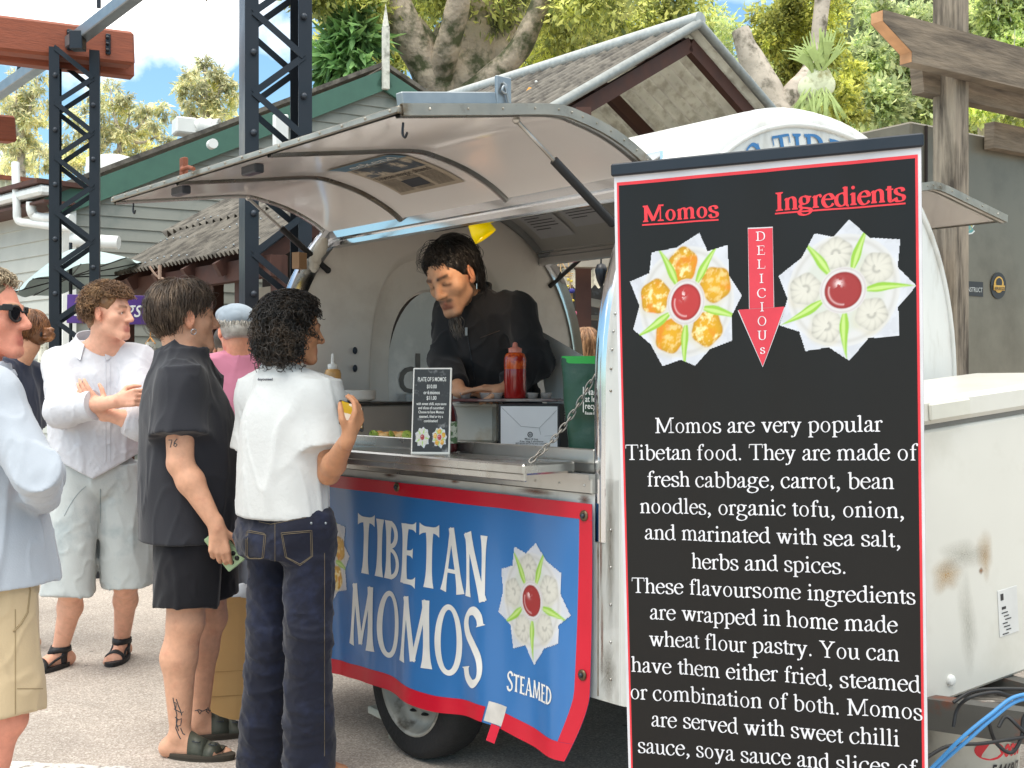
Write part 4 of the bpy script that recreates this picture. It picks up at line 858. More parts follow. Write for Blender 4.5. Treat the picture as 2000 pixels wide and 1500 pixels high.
# printed dish pictures (the photograph printed on banners and signs)
def dish_print(kind, n=150, seed=0, stars=None):
    """-> xy verts in [-1,1], quads, colours"""
    g_ = np.linspace(-1.08, 1.08, n); X, Y_ = np.meshgrid(g_, g_, indexing='ij'); r = np.hypot(X, Y_); a = np.arctan2(Y_, X)
    rs_ = np.random.default_rng(seed)
    tips = np.sort((np.arange(9)*2*np.pi/9+rs_.uniform(-.12, .12, 9)) % (2*np.pi)); tr = rs_.uniform(.92, 1.06, 9)
    # star polygon radius by angle
    pa = []; pr = []
    for i in range(9):
        pa += [tips[i], (tips[i]+((tips[(i+1) % 9]-tips[i]) % (2*np.pi))/2) % (2*np.pi)]; pr += [tr[i], .80+rs_.uniform(-.03, .03)]
    pa = np.array(pa); pr = np.array(pr); o = np.argsort(pa); pa = pa[o]; pr = pr[o]; pa2 = np.concatenate([[pa[-1]-2*np.pi], pa, [pa[0]+2*np.pi]]); pr2 = np.concatenate([[pr[-1]], pr, [pr[0]]])
    am = a % (2*np.pi); i1 = np.clip(np.searchsorted(pa2, am), 1, len(pa2)-1); a0, a1 = pa2[i1-1], pa2[i1]; r0, r1 = pr2[i1-1], pr2[i1]
    star = r0*r1*np.sin(a1-a0)/(r0*np.sin(am-a0)+r1*np.sin(a1-am)+1e-9)
    p3 = np.stack([X*3, Y_*3, np.full_like(X, seed*3.1)], -1)
    n1 = fbm(p3*2.2, 3); n2 = fbm(p3*5+9, 3)
    c = np.array([.56, .58, .63])[None, None]*(1-.06*(n1[..., None] > .1))*np.ones(X.shape+(3,))
    c *= (1+.05*np.sin(a*9+r*6))[..., None]
    def mixc(m, col): 
        nonlocal c; m = np.clip(m, 0, 1)[..., None]; c = c*(1-m)+np.array(col)*m
    pl = np.clip((.80-r)/.02, 0, 1); mixc(pl, (.58, .58, .58)); mixc(np.exp(-((r-.72)/.03)**2)*.5*(r < .8), (.43, .42, .39)); mixc(np.clip((.62-r)/.08, 0, 1)*.8, (.56, .55, .49) if kind == 'fried' else (.52, .55, .49))
    for i in range(5):
        th = math.radians(90+72*i+(4 if kind == 'fried' else 10)); cx, cy = .535*math.cos(th), .535*math.sin(th); dx, dy = X-cx, Y_-cy; rr = np.hypot(dx, dy); aa = np.arctan2(dy, dx)
        R0 = (.26 if kind == 'fried' else .235)*(1+.05*np.sin(aa*5+i)+.03*n1)
        m = np.clip((R0-rr)/.02, 0, 1); sh = np.clip((R0+.05-np.hypot(dx+.02, dy+.04))/.07, 0, 1)*(1-m); mixc(sh*.35, (.55, .5, .35))
        if kind == 'fried':
            base = np.array([.62, .33, .01])[None, None]*np.ones(X.shape+(3,)); e = np.clip(rr/R0, 0, 1)
            col = base*(1-.35*e[..., None]**3); t = np.clip(n2*3.2+.35-(e**2)*.6, 0, 1)[..., None]*(.9 if i in (0, 1, 3) else .45); col = col*(1-t)+np.array([.86, .72, .38])*t
            t = np.clip(-n1*3-.3, 0, 1)[..., None]; col = col*(1-t)+np.array([.62, .22, .01])*t
        else:
            e = np.clip(rr/R0, 0, 1); pleat = np.sin(aa*11+e*4.2+i*2+n1*2.5); col = np.array([.60, .585, .52])*np.ones(X.shape+(3,))
            col = col*(1-.42*np.clip(pleat-.1, 0, 1)*np.clip(e-.2, 0, 1)*(.25+.75*(.5+.5*np.cos(aa-i*2.1))))[..., None]*(1-.30*e**5)[..., None]*(1-.35*np.exp(-((rr-.05)/.022)**2)*(np.sin(aa+i) > -.2))[..., None]
        c = c*(1-m[..., None])+col*m[..., None]
    for i in range(5):
        th = math.radians((54 if kind == 'fried' else 62)+72*i+rs_.uniform(-6, 6)); ux, uy = math.cos(th), math.sin(th); t = X*ux+Y_*uy; s = -X*uy+Y_*ux-.05*np.sin((t-.25)*3)*(-1)**i
        hw = .072*np.sqrt(np.clip((t-.27)/.2, 0, 1))*np.clip((1.04-t)/.5, 0, 1)
        m = np.clip((hw-abs(s))/.015, 0, 1)*(t > .27); mixc(m, (.26, .48, .05)); mixc(m*np.clip((hw*.45-abs(s+.01))/.015, 0, 1), (.46, .62, .20))
    m = np.clip((.335-r)/.015, 0, 1); mixc(m*.9, (.60, .58, .59)); mixc(np.exp(-((r-.305)/.012)**2)*.5, (.42, .36, .36)); m = np.clip((.265-r)/.015, 0, 1); mixc(m, (.42, .035, .035) if kind == 'fried' else (.30, .03, .03)); mixc(m*np.exp(-((r-.245)/.02)**2)*.5, (.2, .01, .01))
    mixc((np.exp(-((X+.06)**2+(Y_-.10)**2)/.003)*(n2 > -.02)+.5*np.exp(-((r-.20)/.012)**2)*(np.sin(a*1.0-2.2) > .55)), (.80, .62, .62))
    inside = r < star; idx = -np.ones(X.shape, int); 
    q = inside[:-1, :-1] & inside[1:, :-1] & inside[1:, 1:] & inside[:-1, 1:]
    ii, jj = np.nonzero(q); N_ = n
    fs = np.stack([ii*N_+jj, (ii+1)*N_+jj, (ii+1)*N_+jj+1, ii*N_+jj+1], 1); used = np.unique(fs); mp_ = -np.ones(N_*N_, int); mp_[used] = np.arange(len(used))
    return np.stack([X.ravel()[used], Y_.ravel()[used]], 1), mp_[fs], np.clip(c.reshape(-1, 3)[used], 0, 1)
m_print = mat('print_ink', attr='col', rough=.35, var=.01, spec=.4)
# ================================================================ TRAILER  local axes: u along the side (to the right, nearer), w inwards, z up
PL = Vector((-1.03, 5.05, 0))
MT = Matrix.Identity(4); MT.col[0][:3] = U; MT.col[1][:3] = NI; MT.col[3][:3] = PL
def T(u, w, z): return MT @ Vector((u, w, z))
def uz(px, py, w=0.0):
    """pixel -> (u,z) on the plane w"""
    k = (px-1000)/F; ox, oy = PL.x+NI.x*w, PL.y+NI.y*w; u = (k*oy-ox)/(U.x-k*U.y); return u, EYE-(py-750)/F*(oy+U.y*u)
tr = thing('food_trailer', 'rounded white food trailer with its side hatch raised over the counter', 'food trailer', mtx=MT)
m_body = mat('trailer_white', '#cfd0cc', .35, var=.06, vs=4, color2='#9f998a', c2_range=(.54, .85), c2s=3.2, coat=.2, stretch=(2.5, 2.5, .7), detail=7)
m_chrome = mat('chrome', '#d3d6da', .12, 1.0, var=.06, vs=6, rvar=.05)
m_alu = mat('brushed_steel', '#b5b5b2', .28, .9, var=.14, vs=5, color2='#8b8377', c2_range=(.5, .7), c2s=4, rvar=.08)
m_gloss = mat('gloss_panel', '#efebe8', .2, var=.03, vs=2, coat=.5, rvar=.04)
m_inner = mat('inner_wall', '#e6dfd6', .55, var=.06, vs=2.5, color2='#d6cdc3', c2s=2)
m_ceil = mat('inner_ceiling', '#c0beb9', .6, var=.08, vs=3)
m_black = mat('black_rubber', '#17181a', .55)
def arch(th, ins=0.0, n=2.2):
    c, s = math.cos(th), math.sin(th); a, b = .91-ins, .95-ins
    return .91-a*math.copysign(abs(c)**(2/n), c), 1.35+b*abs(s)**(2/n)
def arch_w(wq, ins=0.0):      # z on the arch above w
    a = abs(.91-wq)/(.91-ins); return 1.35+(.95-ins)*max(0, 1-a**2.2)**(1/2.2)
def profile(ins=0, n=44, zb=.43):
    pts = [(ins, zb), (ins, .9)]+[arch(math.pi*i/n, ins) for i in range(n+1)]+[(1.82-ins, .9), (1.82-ins, zb)]; return pts
# end hoops with rounded shoulders
def hoop(u0, sg, name, m, wid=.10, end=True, flat=True):
    b = MB(MT); rows = [(u0-sg*wid, 0)]+[(u0+sg*.06*math.sin(R(a)), .06*(1-math.cos(R(a)))) for a in range(0, 91, 15)]
    k = len(profile()); vs = []; fs = []
    for u, ins in rows: vs += [(u, w_, z_) for w_, z_ in profile(ins)]
    for i in range(len(rows)-1):
        for j in range(k-1): q = (i*k+j, i*k+j+1, (i+1)*k+j+1, (i+1)*k+j); fs.append(q if sg > 0 else q[::-1])
    b.add(vs, fs, True); return b.build(name, m, tr)
hoop(2.095, 1, 'end_shoulder', m_body, .10)
hoop(-.005, -1, 'end_shoulder', m_chrome, .03)
# inner reveals of the hoops (chrome edge)
def reveal(u0, u1, name):
    b = MB(MT); p0 = profile(.0, 44, 1.1)[1:-1]; p1 = profile(.045, 44, 1.1)[1:-1]; k = len(p0)
    vs = [(u0, w_, z_) for w_, z_ in p0]+[(u1, w_, z_) for w_, z_ in p1]+[(u1, w_+0, z_) for w_, z_ in profile(.075, 44, 1.1)[1:-1]]
    b.add(vs, [(j, j+1, j+1+k, j+k) for j in range(k-1)]+[(j+k, j+1+k, j+1+2*k, j+2*k) for j in range(k-1)], True); return b.build(name, m_chrome, tr)
reveal(.025, .035, 'hoop_trim')
b = MB(MT); pq = [q for q in profile(-.004, 44, 1.12)[1:-1] if q[0] < .3]; k = len(pq); b.add([(u_, w_, z_) for u_ in (1.985, 2.0, 2.035, 2.045) for w_, z_ in (pq if u_ in (2.0, 2.035) else [q for q in profile(.006, 44, 1.12)[1:-1] if q[0] < .3][:k])], [(i*k+j, i*k+j+1, (i+1)*k+j+1, (i+1)*k+j) for i in range(3) for j in range(k-1)], True); b.build('hoop_trim', m_chrome, tr)
# right end wall with arched lettering
b = MB(MT); p = profile(.06); k = len(p); b.add([(2.155, w_, z_) for w_, z_ in p], [tuple(range(k))]); b.build('end_wall', m_body, tr)
b = MB(MT); pr = [(2.156, w_, z_) for w_, z_ in profile(.066, 44)[2:-2]]; b.tube(pr, .010, 8); b.build('end_bead', m_body, tr)
b = MB(MT)
def arc_fn(x, y, l):
    th = math.pi*(.235+.53*x); w0, z0 = arch(th, .215); w1, z1 = arch(th, .095); t = y/.66; return V(2.1585+l*.0001, w0+(w1-w0)*t, z0+(z1-z0)*t)
put_text(b, serif_text("JAMYANG'S TIBETAN MOMOS" if False else "G TIBETAN", 12, 4, 6), lambda x, y, l: arc_fn(.185+x*.66, y, l)); b.build('end_lettering', mat('sign_blue', '#2f6da3', .5), tr)
# left end wall with door recess and oval window
b = MB(MT); K = 120; c0 = (.91, 1.35)
def inside_prof(wq, zq): return .43 < zq and abs(wq-.91) < .91 and (zq < 1.35 or zq < arch_w(wq))
def sup(wq, zq, hw, zt, zb_, n=2.6):
    cz = (zt+zb_)/2; return (abs(wq-.91)/hw)**n+(abs(zq-cz)/((zt-zb_)/2))**n < 1
def rad(fn, th):
    lo, hi = 0, 2.0
    for _ in range(30):
        m_ = (lo+hi)/2
        if fn(c0[0]+m_*math.cos(th), c0[1]+m_*math.sin(th)): lo = m_
        else: hi = m_
    return lo
vs = []; fs = []; ring = 6
for j in range(K):
    th = 2*math.pi*j/K; ro = rad(inside_prof, th); rwi = rad(lambda a, c: sup(a, c, .265, 1.81, 1.0, 2.5), th); rfr = min(rad(lambda a, c: sup(a, c, .42, 2.0, .5, 3.0), th), ro-.02)
    for r_, u_ in ((ro, .02), (rfr+.02, .02), (rfr, .012), (max(rfr-.035, rwi+.02), -.045), (rwi+.015, -.05), (rwi, -.07)): vs.append((u_, c0[0]+r_*math.cos(th), c0[1]+r_*math.sin(th)))
for j in range(K):
    for i in range(ring-1): a, c = j*ring, ((j+1) % K)*ring; fs.append((a+i, a+i+1, c+i+1, c+i))
b.add(vs, fs, True); b.build('end_wall', m_inner, tr, sharp=40)
b = MB(MT); b.add([(-.066, .91+.275*math.cos(2*math.pi*i/48)*1.0, 1.405+.415*math.sin(2*math.pi*i/48)) for i in range(48)], [tuple(range(48))]); b.build('oval_window', mat('pane_reflection', '#c7c6c4', .25, var=.12, vs=3, color2='#e4e2de', c2s=2.2, coat=.3), tr)  # opaque pane, its pale colour stands in for the reflection on the glass
b = MB(MT); line_text(b, sans_text('do'), (-.064, .70, 1.325), (-.064, 1.0, 1.325), (0, 0, 1), .28, (1, 0, 0)); line_text(b, sans_text('ally'), (-.064, .69, 1.235), (-.064, .80, 1.235), (0, 0, 1), .06, (1, 0, 0)); line_text(b, sans_text('frie'), (-.064, .69, 1.10), (-.064, .80, 1.10), (0, 0, 1), .06, (1, 0, 0))
b.build('window_lettering', mat('grey_letter', '#77746f', .6), tr)
b = MB(MT)
for z_ in (1.52, 1.44): b.sphere((.03, .40, z_), .012, 10, 6, (.6, 1, 1.4))
b.build('door_latch', m_dkgrey, tr)
# roof between hinges, inner skin, floor, walls
def roof(ins, w0, w1, name, m, flip):
    b = MB(MT); b.grid(lambda a, c: (-.01+2.11*a, w0+(w1-w0)*c, arch_w(w0+(w1-w0)*c, ins)), 8, 24, True, flip); return b.build(name, m, tr)
roof(0, .27, 1.55, 'roof', m_body, False); roof(.035, .27, 1.55, 'ceiling', m_ceil, True)
b = MB(MT)
for w_, sg in ((.285, -1), (1.535, 1)):
    b.box((1.0, w_, 2.055), (2.03, .035, .10), None, .006); b.box((1.0, w_-sg*.02, 1.995), (2.0, .03, .045), None, .008)
b.build('hinge_rail', m_chrome, tr)
b = MB(MT); b.box((1.05, .015, .76), (2.1, .03, .66)); b.box((1.05, 1.805, .76), (2.1, .03, .68)); b.build('lower_wall', m_body, tr)
b = MB(MT); b.box((1.05, .91, .45), (2.2, 1.76, .05)); b.build('floor', m_alu, tr)
b = MB(MT); b.box((1.05, .5, .37), (2.3, .08, .12)); b.box((1.05, 1.32, .37), (2.3, .08, .12)); b.box((1.05, .91, .30), (.08, 1.6, .06)); b.build('chassis', m_black, tr)
b = MB(MT)
for q in range(14): b.sphere((2.062, -.001 if q < 5 else arch(math.pi*(q-5)/60)[0]-.001, .50+.11*q if q < 5 else arch(math.pi*(q-5)/60)[1]), .0045, 6, 4)
for q in range(18): b.sphere((.06+.112*q, -.0165, 1.066), .004, 6, 4)
b.build('rivet', m_alu, tr)
b = MB(MT); b.box((2.008, -.0008, .76), (.005, .003, .64)); b.build('panel_seam', mat('sealant', '#8b877c', .8, color2='#5d4a38', c2s=9), tr)
b = MB(MT); b.box((1.0, -.006, 1.065), (1.99, .02, .05), None, .004); b.box((1.0, -.012, 1.092), (1.99, .03, .016)); b.build('counter_trim', m_alu, tr)
def soft_stain(name, c, amax):
    m = bpy.data.materials.new(name); m.use_nodes = True; t = m.node_tree; bs_ = t.nodes['Principled BSDF']; bs_.inputs['Base Color'].default_value = (*lin(c), 1); bs_.inputs['Roughness'].default_value = .5
    a = t.nodes.new('ShaderNodeAttribute'); a.attribute_name = 'col'; n = t.nodes.new('ShaderNodeTexNoise'); n.inputs['Scale'].default_value = 26; n.inputs['Detail'].default_value = 6
    mu = t.nodes.new('ShaderNodeMath'); mu.operation = 'MULTIPLY'; m2 = t.nodes.new('ShaderNodeMath'); m2.operation = 'MULTIPLY'; m2.inputs[1].default_value = amax*1.9
    t.links.new(a.outputs['Color'], mu.inputs[0]); t.links.new(n.outputs[0], mu.inputs[1]); t.links.new(mu.outputs[0], m2.inputs[0]); t.links.new(m2.outputs[0], bs_.inputs['Alpha']); return m
rust_m = [soft_stain('rust_soft', '#6e3b22', .8), soft_stain('grime_soft', '#6f675a', .6)]
for u_, z_, a_, c_, k_ in ((.9, 1.032, .05, .010, 0), (1.3, 1.034, .03, .008, 0), (1.72, 1.03, .09, .012, 0), (1.95, 1.02, .03, .02, 0), (2.02, .86, .006, .13, 0), (2.025, .62, .006, .15, 0), (2.05, .52, .035, .10, 1), (2.06, .9, .02, .3, 1), (2.03, 1.05, .012, .03, 0)):
    n_ = 24; vs = [(u_, -.0014-.0002*k_, z_)]+[(u_+a_*math.cos(2*math.pi*i/n_)*(1+.3*math.sin(i*2.3)), -.0014-.0002*k_, z_+c_*math.sin(2*math.pi*i/n_)) for i in range(n_)]
    cs = np.zeros((n_+1, 3)); cs[0] = 1; obj_from('rust_stain', [tuple(MT @ Vector(q)) for q in vs], [(0, i+1, (i+1) % n_+1) for i in range(n_)], rust_m[k_], tr, True, colors=cs)
# counter shelf outside and bench inside
b = MB(MT); b.box((1.0, .26, 1.115), (1.93, .46, .03), None, .004); b.build('bench', m_alu, tr)
b = MB(MT); b.box((1.06, -.105, 1.118), (1.70, .21, .034), None, .006); b.box((1.06, -.2, 1.105), (1.70, .012, .045), None, .003); b.build('fold_down_shelf', m_alu, tr)
b = MB(MT); b.box((1.0, .03, 1.15), (1.93, .012, .045), None, .003); b.build('splash_lip', m_alu, tr)
b = MB(MT); A = Vector((1.895, -.17, 1.14)); B = Vector((1.985, .01, 1.40)); n = 15
for i in range(n):
    t0, t1 = i/n, (i+1)/n; sag = lambda t: A.lerp(B, t)+V(0, 0, -.03*math.sin(math.pi*t)); p0, p1 = sag(t0), sag(t1); d = (p1-p0); l = d.length*.62; d.normalize(); sdx = (d.orthogonal() if i % 2 else d.cross(d.orthogonal())).normalized()*.0075; m_ = (p0+p1)/2
    b.tube(catmull([m_-d*l+sdx*.6, m_-d*l*1.15, m_-d*l-sdx*.6, m_-sdx, m_+d*l-sdx*.6, m_+d*l*1.15, m_+d*l+sdx*.6, m_+sdx], 2, True), .0026, 6, False, True)
b.build('chain', mat('chain_steel', '#8b8780', .35, .9), tr)
# raised hatch
HP = catmull([(.30, 2.02, 0), (.21, 2.078, 0), (.09, 2.128, 0), (-.04, 2.158, 0), (-.15, 2.165, 0), (-.40, 2.128, 0), (-.685, 2.085, 0)], 6)
HP = [(p.x, p.y) for p in HP]
def hp(v):
    x = v*(len(HP)-1); i = min(int(x), len(HP)-2); f_ = x-i; return HP[i][0]*(1-f_)+HP[i+1][0]*f_, HP[i][1]*(1-f_)+HP[i+1][1]*f_
def hnorm(v):
    a = hp(max(v-.02, 0)); c = hp(min(v+.02, 1)); d = Vector((c[0]-a[0], c[1]-a[1])); d.normalize(); return Vector((-d.y, d.x)) if d.x > 0 else Vector((d.y, -d.x))   # upward
def hpt(u, v, off=0, mir=False):
    w_, z_ = hp(v); n_ = hnorm(v); w_ += n_.x*off; z_ += n_.y*off
    return (u, 1.82-w_ if mir else w_, z_)
for mir in (False, True):
    nm = 'hatch' if not mir else 'rear_hatch'
    b = MB(MT); b.grid(lambda a, c: hpt(.0+1.97*a, c, 0, mir), 10, 40, True, not mir); b.build(nm+'_lining', m_gloss, tr)
    b = MB(MT); b.grid(lambda a, c: hpt(-.01+1.99*a, c, .018, mir), 10, 40, True, mir); b.build(nm+'_shell', m_body, tr)
    b = MB(MT)
    for u_ in (0.0, .58, 1.25, 1.955):
        pts = [hpt(u_, i/30, -.003, mir) for i in range(31)]; e = u_ in (0.0, 1.955)
        for o, wd2 in ((0, .014), ):
            vs = []; fs = []
            for i in range(31):
                for du, of in ((-.016, .001), (-.009, -.012), (.009, -.012), (.016, .001)): vs.append(hpt(u_+du, i/30, of, mir))
            for i in range(30):
                for j in range(3): fs.append((i*4+j, i*4+j+1, i*4+j+5, i*4+j+4))
            b.add(vs, fs, True)
    b.build(nm+'_rib', m_alu, tr)
    b = MB(MT)
    for u_ in (-.006, 1.976):
        vs = []; fs = []
        for i in range(41):
            for du, of in ((-.006, -.01), (.006, -.01), (.006, .022), (-.006, .022)): vs.append(hpt(u_+du, i/40, of, mir))
        for i in range(40):
            for j in range(4): fs.append((i*4+j, i*4+(j+1) % 4, (i+1)*4+(j+1) % 4, (i+1)*4+j))
        b.add(vs, fs, False)
    w_, z_ = hp(1); w_ = 1.82-w_ if mir else w_; sg = 1 if mir else -1
    b.box((.985, w_+sg*.004, z_+.006), (1.985, .02, .021), None, .004)
    for q in range(17): b.sphere((.02+.12*q, w_+sg*.015, z_+.007), .0045, 6, 4)
    for q in range(2, 40, 3):
        for u_ in (-.0125, 1.9825): x_, y_, z9 = hpt(u_, q/40, .007, mir); b.sphere((u_, y_, z9), .004, 6, 4); b.build(nm+'_edge', mat('alu_edge', '#c3beb2', .35, .55, var=.15, vs=12, color2='#8e7b62', c2_range=(.55, .7), c2s=8), tr)
# hatch fittings
b = MB(MT); b.bar((1.955, -.68, 2.122), (1.955, -.36, 2.172), .03, .038, bev=.003); b.build('hatch_bar', m_galv, tr)
b = MB(MT); b.box((1.962, -.33, 2.19), (.012, .055, .10), None, .003); b.tube(catmull([(1.972, -.34, 2.22), (1.976, -.33, 2.21), (1.976, -.33, 2.19), (1.976, -.345, 2.195), (1.976, -.335, 2.21), (1.976, -.32, 2.165)], 4), .004, 6); b.build('hatch_latch', m_galv, tr)
b = MB(MT); b.box((.60, -.67, 2.135), (.035, .02, .07), None, .004); b.tube(catmull([(.60, -.67, 2.14), (.63, -.69, 2.12), (.66, -.68, 2.125), (.70, -.68, 2.115)], 4), .008, 6); b.build('hatch_latch', m_rust, tr)
for u_ in (.42, .98): b = MB(MT); b.box((u_, -.60, 2.082), (.10, .035, .03), None, .004); b.build('catch', m_dkgrey, tr)
for u_ in (.10, 1.93):
    b = MB(MT); b.tube(catmull([(u_, -.65, 2.07), (u_, -.652, 2.04), (u_+.012, -.652, 2.028), (u_+.022, -.652, 2.04)], 4), .0035, 6); b.build('hook', m_steel, tr)
for (a, m_, c) in (((1.925, -.25, 2.135), .38, (1.965, .10, 1.865)), ((.035, -.13, 2.15), .40, (.045, .25, 1.87))):
    A = Vector(a); B = Vector(c); q = A.lerp(B, m_); s_ = thing  # gas struts
    g_ = MB(MT); g_.tube([A, q], .0065, 8); g_.sphere(A, .012, 8, 6); o = g_.build('gas_strut', m_alu, tr)
    g_ = MB(MT); g_.tube([q, B], .014, 10); g_.sphere(B, .015, 8, 6); g_.build('strut_cylinder', m_black, o)
for a, c in (((.03, 1.82-.25, 1.87), (.04, 1.82+.13, 2.15)), ):
    g_ = MB(MT); g_.tube([a, c], .012, 10); g_.build('gas_strut', m_black, tr)
# newspaper cutting stuck to the lining
def news(a, c): return MT @ Vector(hpt(.76+.40*a, .25+.45*c, -.004))
npg = thing('newspaper_page', 'yellowed newspaper page taped under the raised hatch', 'newspaper', mtx=MT)
m_news = mat('newsprint', '#a89d8c', .8, var=.08, vs=20)
b = MB(); b.grid(news, 10, 20, True, False); b.build('page', m_news, npg)
def npt(a, c, o=.001): return MT @ Vector(hpt(.76+.40*a, .25+.45*c, -.004-o))
def npatch(name, a0, a1, c0, c1, m, o=.0012):
    b = MB(); b.grid(lambda a, c: npt(a0+(a1-a0)*a, c0+(c1-c0)*c, o), 8, 10, True); b.build(name, m, npg)
npatch('masthead', .0, 1, .80, .99, mat('news_blue', '#5f7f92', .8)); npatch('picture', .06, .94, .45, .78, mat('news_photo', '#4a525a', .8, var=.4, vs=14, color2='#b5ab98', c2_range=(.5, .6), c2s=11)); npatch('picture', .3, .6, .10, .26, mat('news_dark', '#3c3f45', .8))
b = MB(); put_text(b, serif_text('Weekend', 12, 5), lambda x, y, l: npt(.12+.8*x, .83+.17*y, .0022)); b.build('headline', m_white, npg)
b = MB(); put_text(b, serif_text('Tibetan magic shared', 12, 5), lambda x, y, l: npt(.06+.86*x, .355+.11*y, .0022))
for k in range(14):
    for cx in (.05, .36, .67):
        if 3 < k < 11 and cx == .36: continue
        b.add([npt(cx, .33-.02*k, .002), npt(cx+.26, .33-.02*k, .002), npt(cx+.26, .324-.02*k, .002), npt(cx, .324-.02*k, .002)], [(0, 1, 2, 3)])
b.build('print', mat('news_ink', '#3b3733', .8), npg)
# papers and lamp under the far ceiling
m_paper = mat('paper', '#c9c9cc', .7, var=.05); m_ink = mat('ink', '#5c5d63', .7)
for i, (u0, w0, lab) in enumerate(((.10, 1.20, 'white notice pinned to the trailer ceiling right of the yellow lamp'), (.40, 1.16, 'printed price sheet taped to the ceiling further right'))):
    t = thing('notice_paper', lab, 'notice', mtx=MT)
    fn = lambda a, c, o=0: V(u0+.25*a, w0+.25*c, arch_w(w0+.25*c, .035)-.008-o)
    b = MB(MT); b.grid(fn, 2, 6, True, True); b.build('sheet', m_paper, t)
    b = MB(MT)
    for k in range(9): 
        c0_ = .12+.08*k; e = .85 if k % 4 else .55; b.add([fn(.12, c0_, .001), fn(e, c0_, .001), fn(e, c0_+.025, .001), fn(.12, c0_+.025, .001)], [(0, 1, 2, 3)])
    b.build('print', m_ink, t)
lmp = thing('clamp_lamp', 'yellow clamp lamp hanging from the hatch hinge rail above the vendor', 'lamp', mtx=MT)
u_, z_ = uz(940, 455, .36)
ax = Matrix.Rotation(R(62), 3, 'Y') @ Matrix.Rotation(R(20), 3, 'X')
b = MB(MT); b.lathe([(0, .07), (.018, .068), (.03, .05), (.045, .0), (.048, -.03), (.043, -.028), (.035, 0), (.02, .045)], (u_, .36, z_+.01), 24, Matrix.Rotation(R(-25), 3, 'Y') @ Matrix.Rotation(R(25), 3, 'X')); b.build('lamp_shade', mat('lamp_yellow', '#f0d800', .4, emit=('#e8c800', .25)), lmp)
b = MB(MT); b.tube(catmull([(u_, .35, z_+.06), (u_+.06, .34, z_+.075), (u_+.12, .32, z_+.07)], 5), .006, 6); b.box((u_+.14, .31, z_+.06), (.05, .03, .05), None, .006); b.sphere((u_+.10, .33, z_+.06), .018, 10, 8); b.build('clamp', mat('lamp_clip', '#b7b23f', .5), lmp)
b = MB(MT); b.sphere((u_-.008, .354, z_-.008), .016, 12, 8); b.build('bulb', mat('lit_bulb', '#ffe0a0', .3, emit=('#ffcf87', 2)), lmp)
ll = bpy.data.lights.new('lamp_light', 'SPOT'); ll.energy = 1.3; ll.color = (1, .72, .48); ll.spot_size = R(110); ll.spot_blend = .6; ll.shadow_soft_size = .03
lo = bpy.data.objects.new('lamp_light', ll); COL.objects.link(lo); lp_ = T(u_-.03, .34, z_-.06); lo.location = lp_; lo.rotation_euler = (T(.62, .45, 1.62)-lp_).to_track_quat('-Z', 'Y').to_euler()
# rag stuffed at the left hinge end
b = MB(MT); b.tube(catmull([(.03, .24, 2.0), (.06, .2, 1.95), (.05, .18, 1.9), (.08, .16, 1.86)], 4), [.02, .022, .03, .028, .03, .026, .022, .03, .028, .02, .025, .018, .012], 8); b.build('rag', mat('rag', '#c9c4b8', .9, bump=.6, bs=60), tr)
b = MB(MT); b.box((.06, .10, 1.90), (.04, .05, .07), R(20)); b.build('wedge', mat('wedge_wood', '#8a6b4c', .7), tr)
# wheel
def wheel(u0, w0, sg):
    ax_ = Matrix(((0, 1, 0), (0, 0, sg*-1), (sg*-1, 0, 0))) if False else Matrix.Rotation(R(90*sg), 3, 'X')
    b = MB(MT); b.lathe([(.185, -.075), (.24, -.085), (.266, -.07), (.275, -.03), (.275, .03), (.266, .07), (.24, .085), (.185, .075)], (u0, w0, .275), 40, ax_)
    ty = b.build('wheel', mat('tyre', '#232324', .8, var=.2, bump=.4, bs=70), tr)
    b = MB(MT); b.lathe([(.190, .078), (.184, .084), (.176, .07), (.165, .045), (.150, .03), (.125, .028), (.10, .04), (.08, .05), (.062, .056), (.045, .05), (.035, .05), (.03, .07), (.0, .072)], (u0, w0, .275), 40, ax_)
    r_ = b.build('rim', mat('rim_paint', '#b5b2a8', .45, .3, var=.25, vs=14, color2='#6b655b', c2_range=(.52, .66), c2s=12), ty)
    b = MB(MT); 
    for k in range(10):
        a = 2*math.pi*k/10; p = Vector((math.cos(a)*.115, math.sin(a)*.115, .032)); b.sphere(Vector((u0, w0, .275))+ax_ @ p, .017, 8, 6, (1, .35, 1.2), ax_.to_3x3())
    for k in range(5):
        a = 2*math.pi*k/5; b.sphere(Vector((u0, w0, .275))+ax_ @ Vector((math.cos(a)*.055, math.sin(a)*.055, .058)), .008, 8, 6)
    b.build('wheel_hole', m_black, ty)
wheel(1.0, .10, 1); wheel(1.03, 1.70, -1)
b = MB(MT); b.box((1.05, .12, .62), (.75, .2, .04)); b.box((.66, .12, .5), (.02, .2, .3)); b.box((1.44, .12, .5), (.02, .2, .3)); b.build('wheel_arch', m_black, tr)
# drawbar
b = MB(MT); b.bar((2.1, .55, .40), (3.4, .9, .42), .06, .09); b.bar((2.1, 1.27, .40), (3.4, .92, .42), .06, .09); b.build('drawbar', mat('drawbar_grey', '#5b5a56', .6, .3, color2='#7c4630', c2s=6), tr)
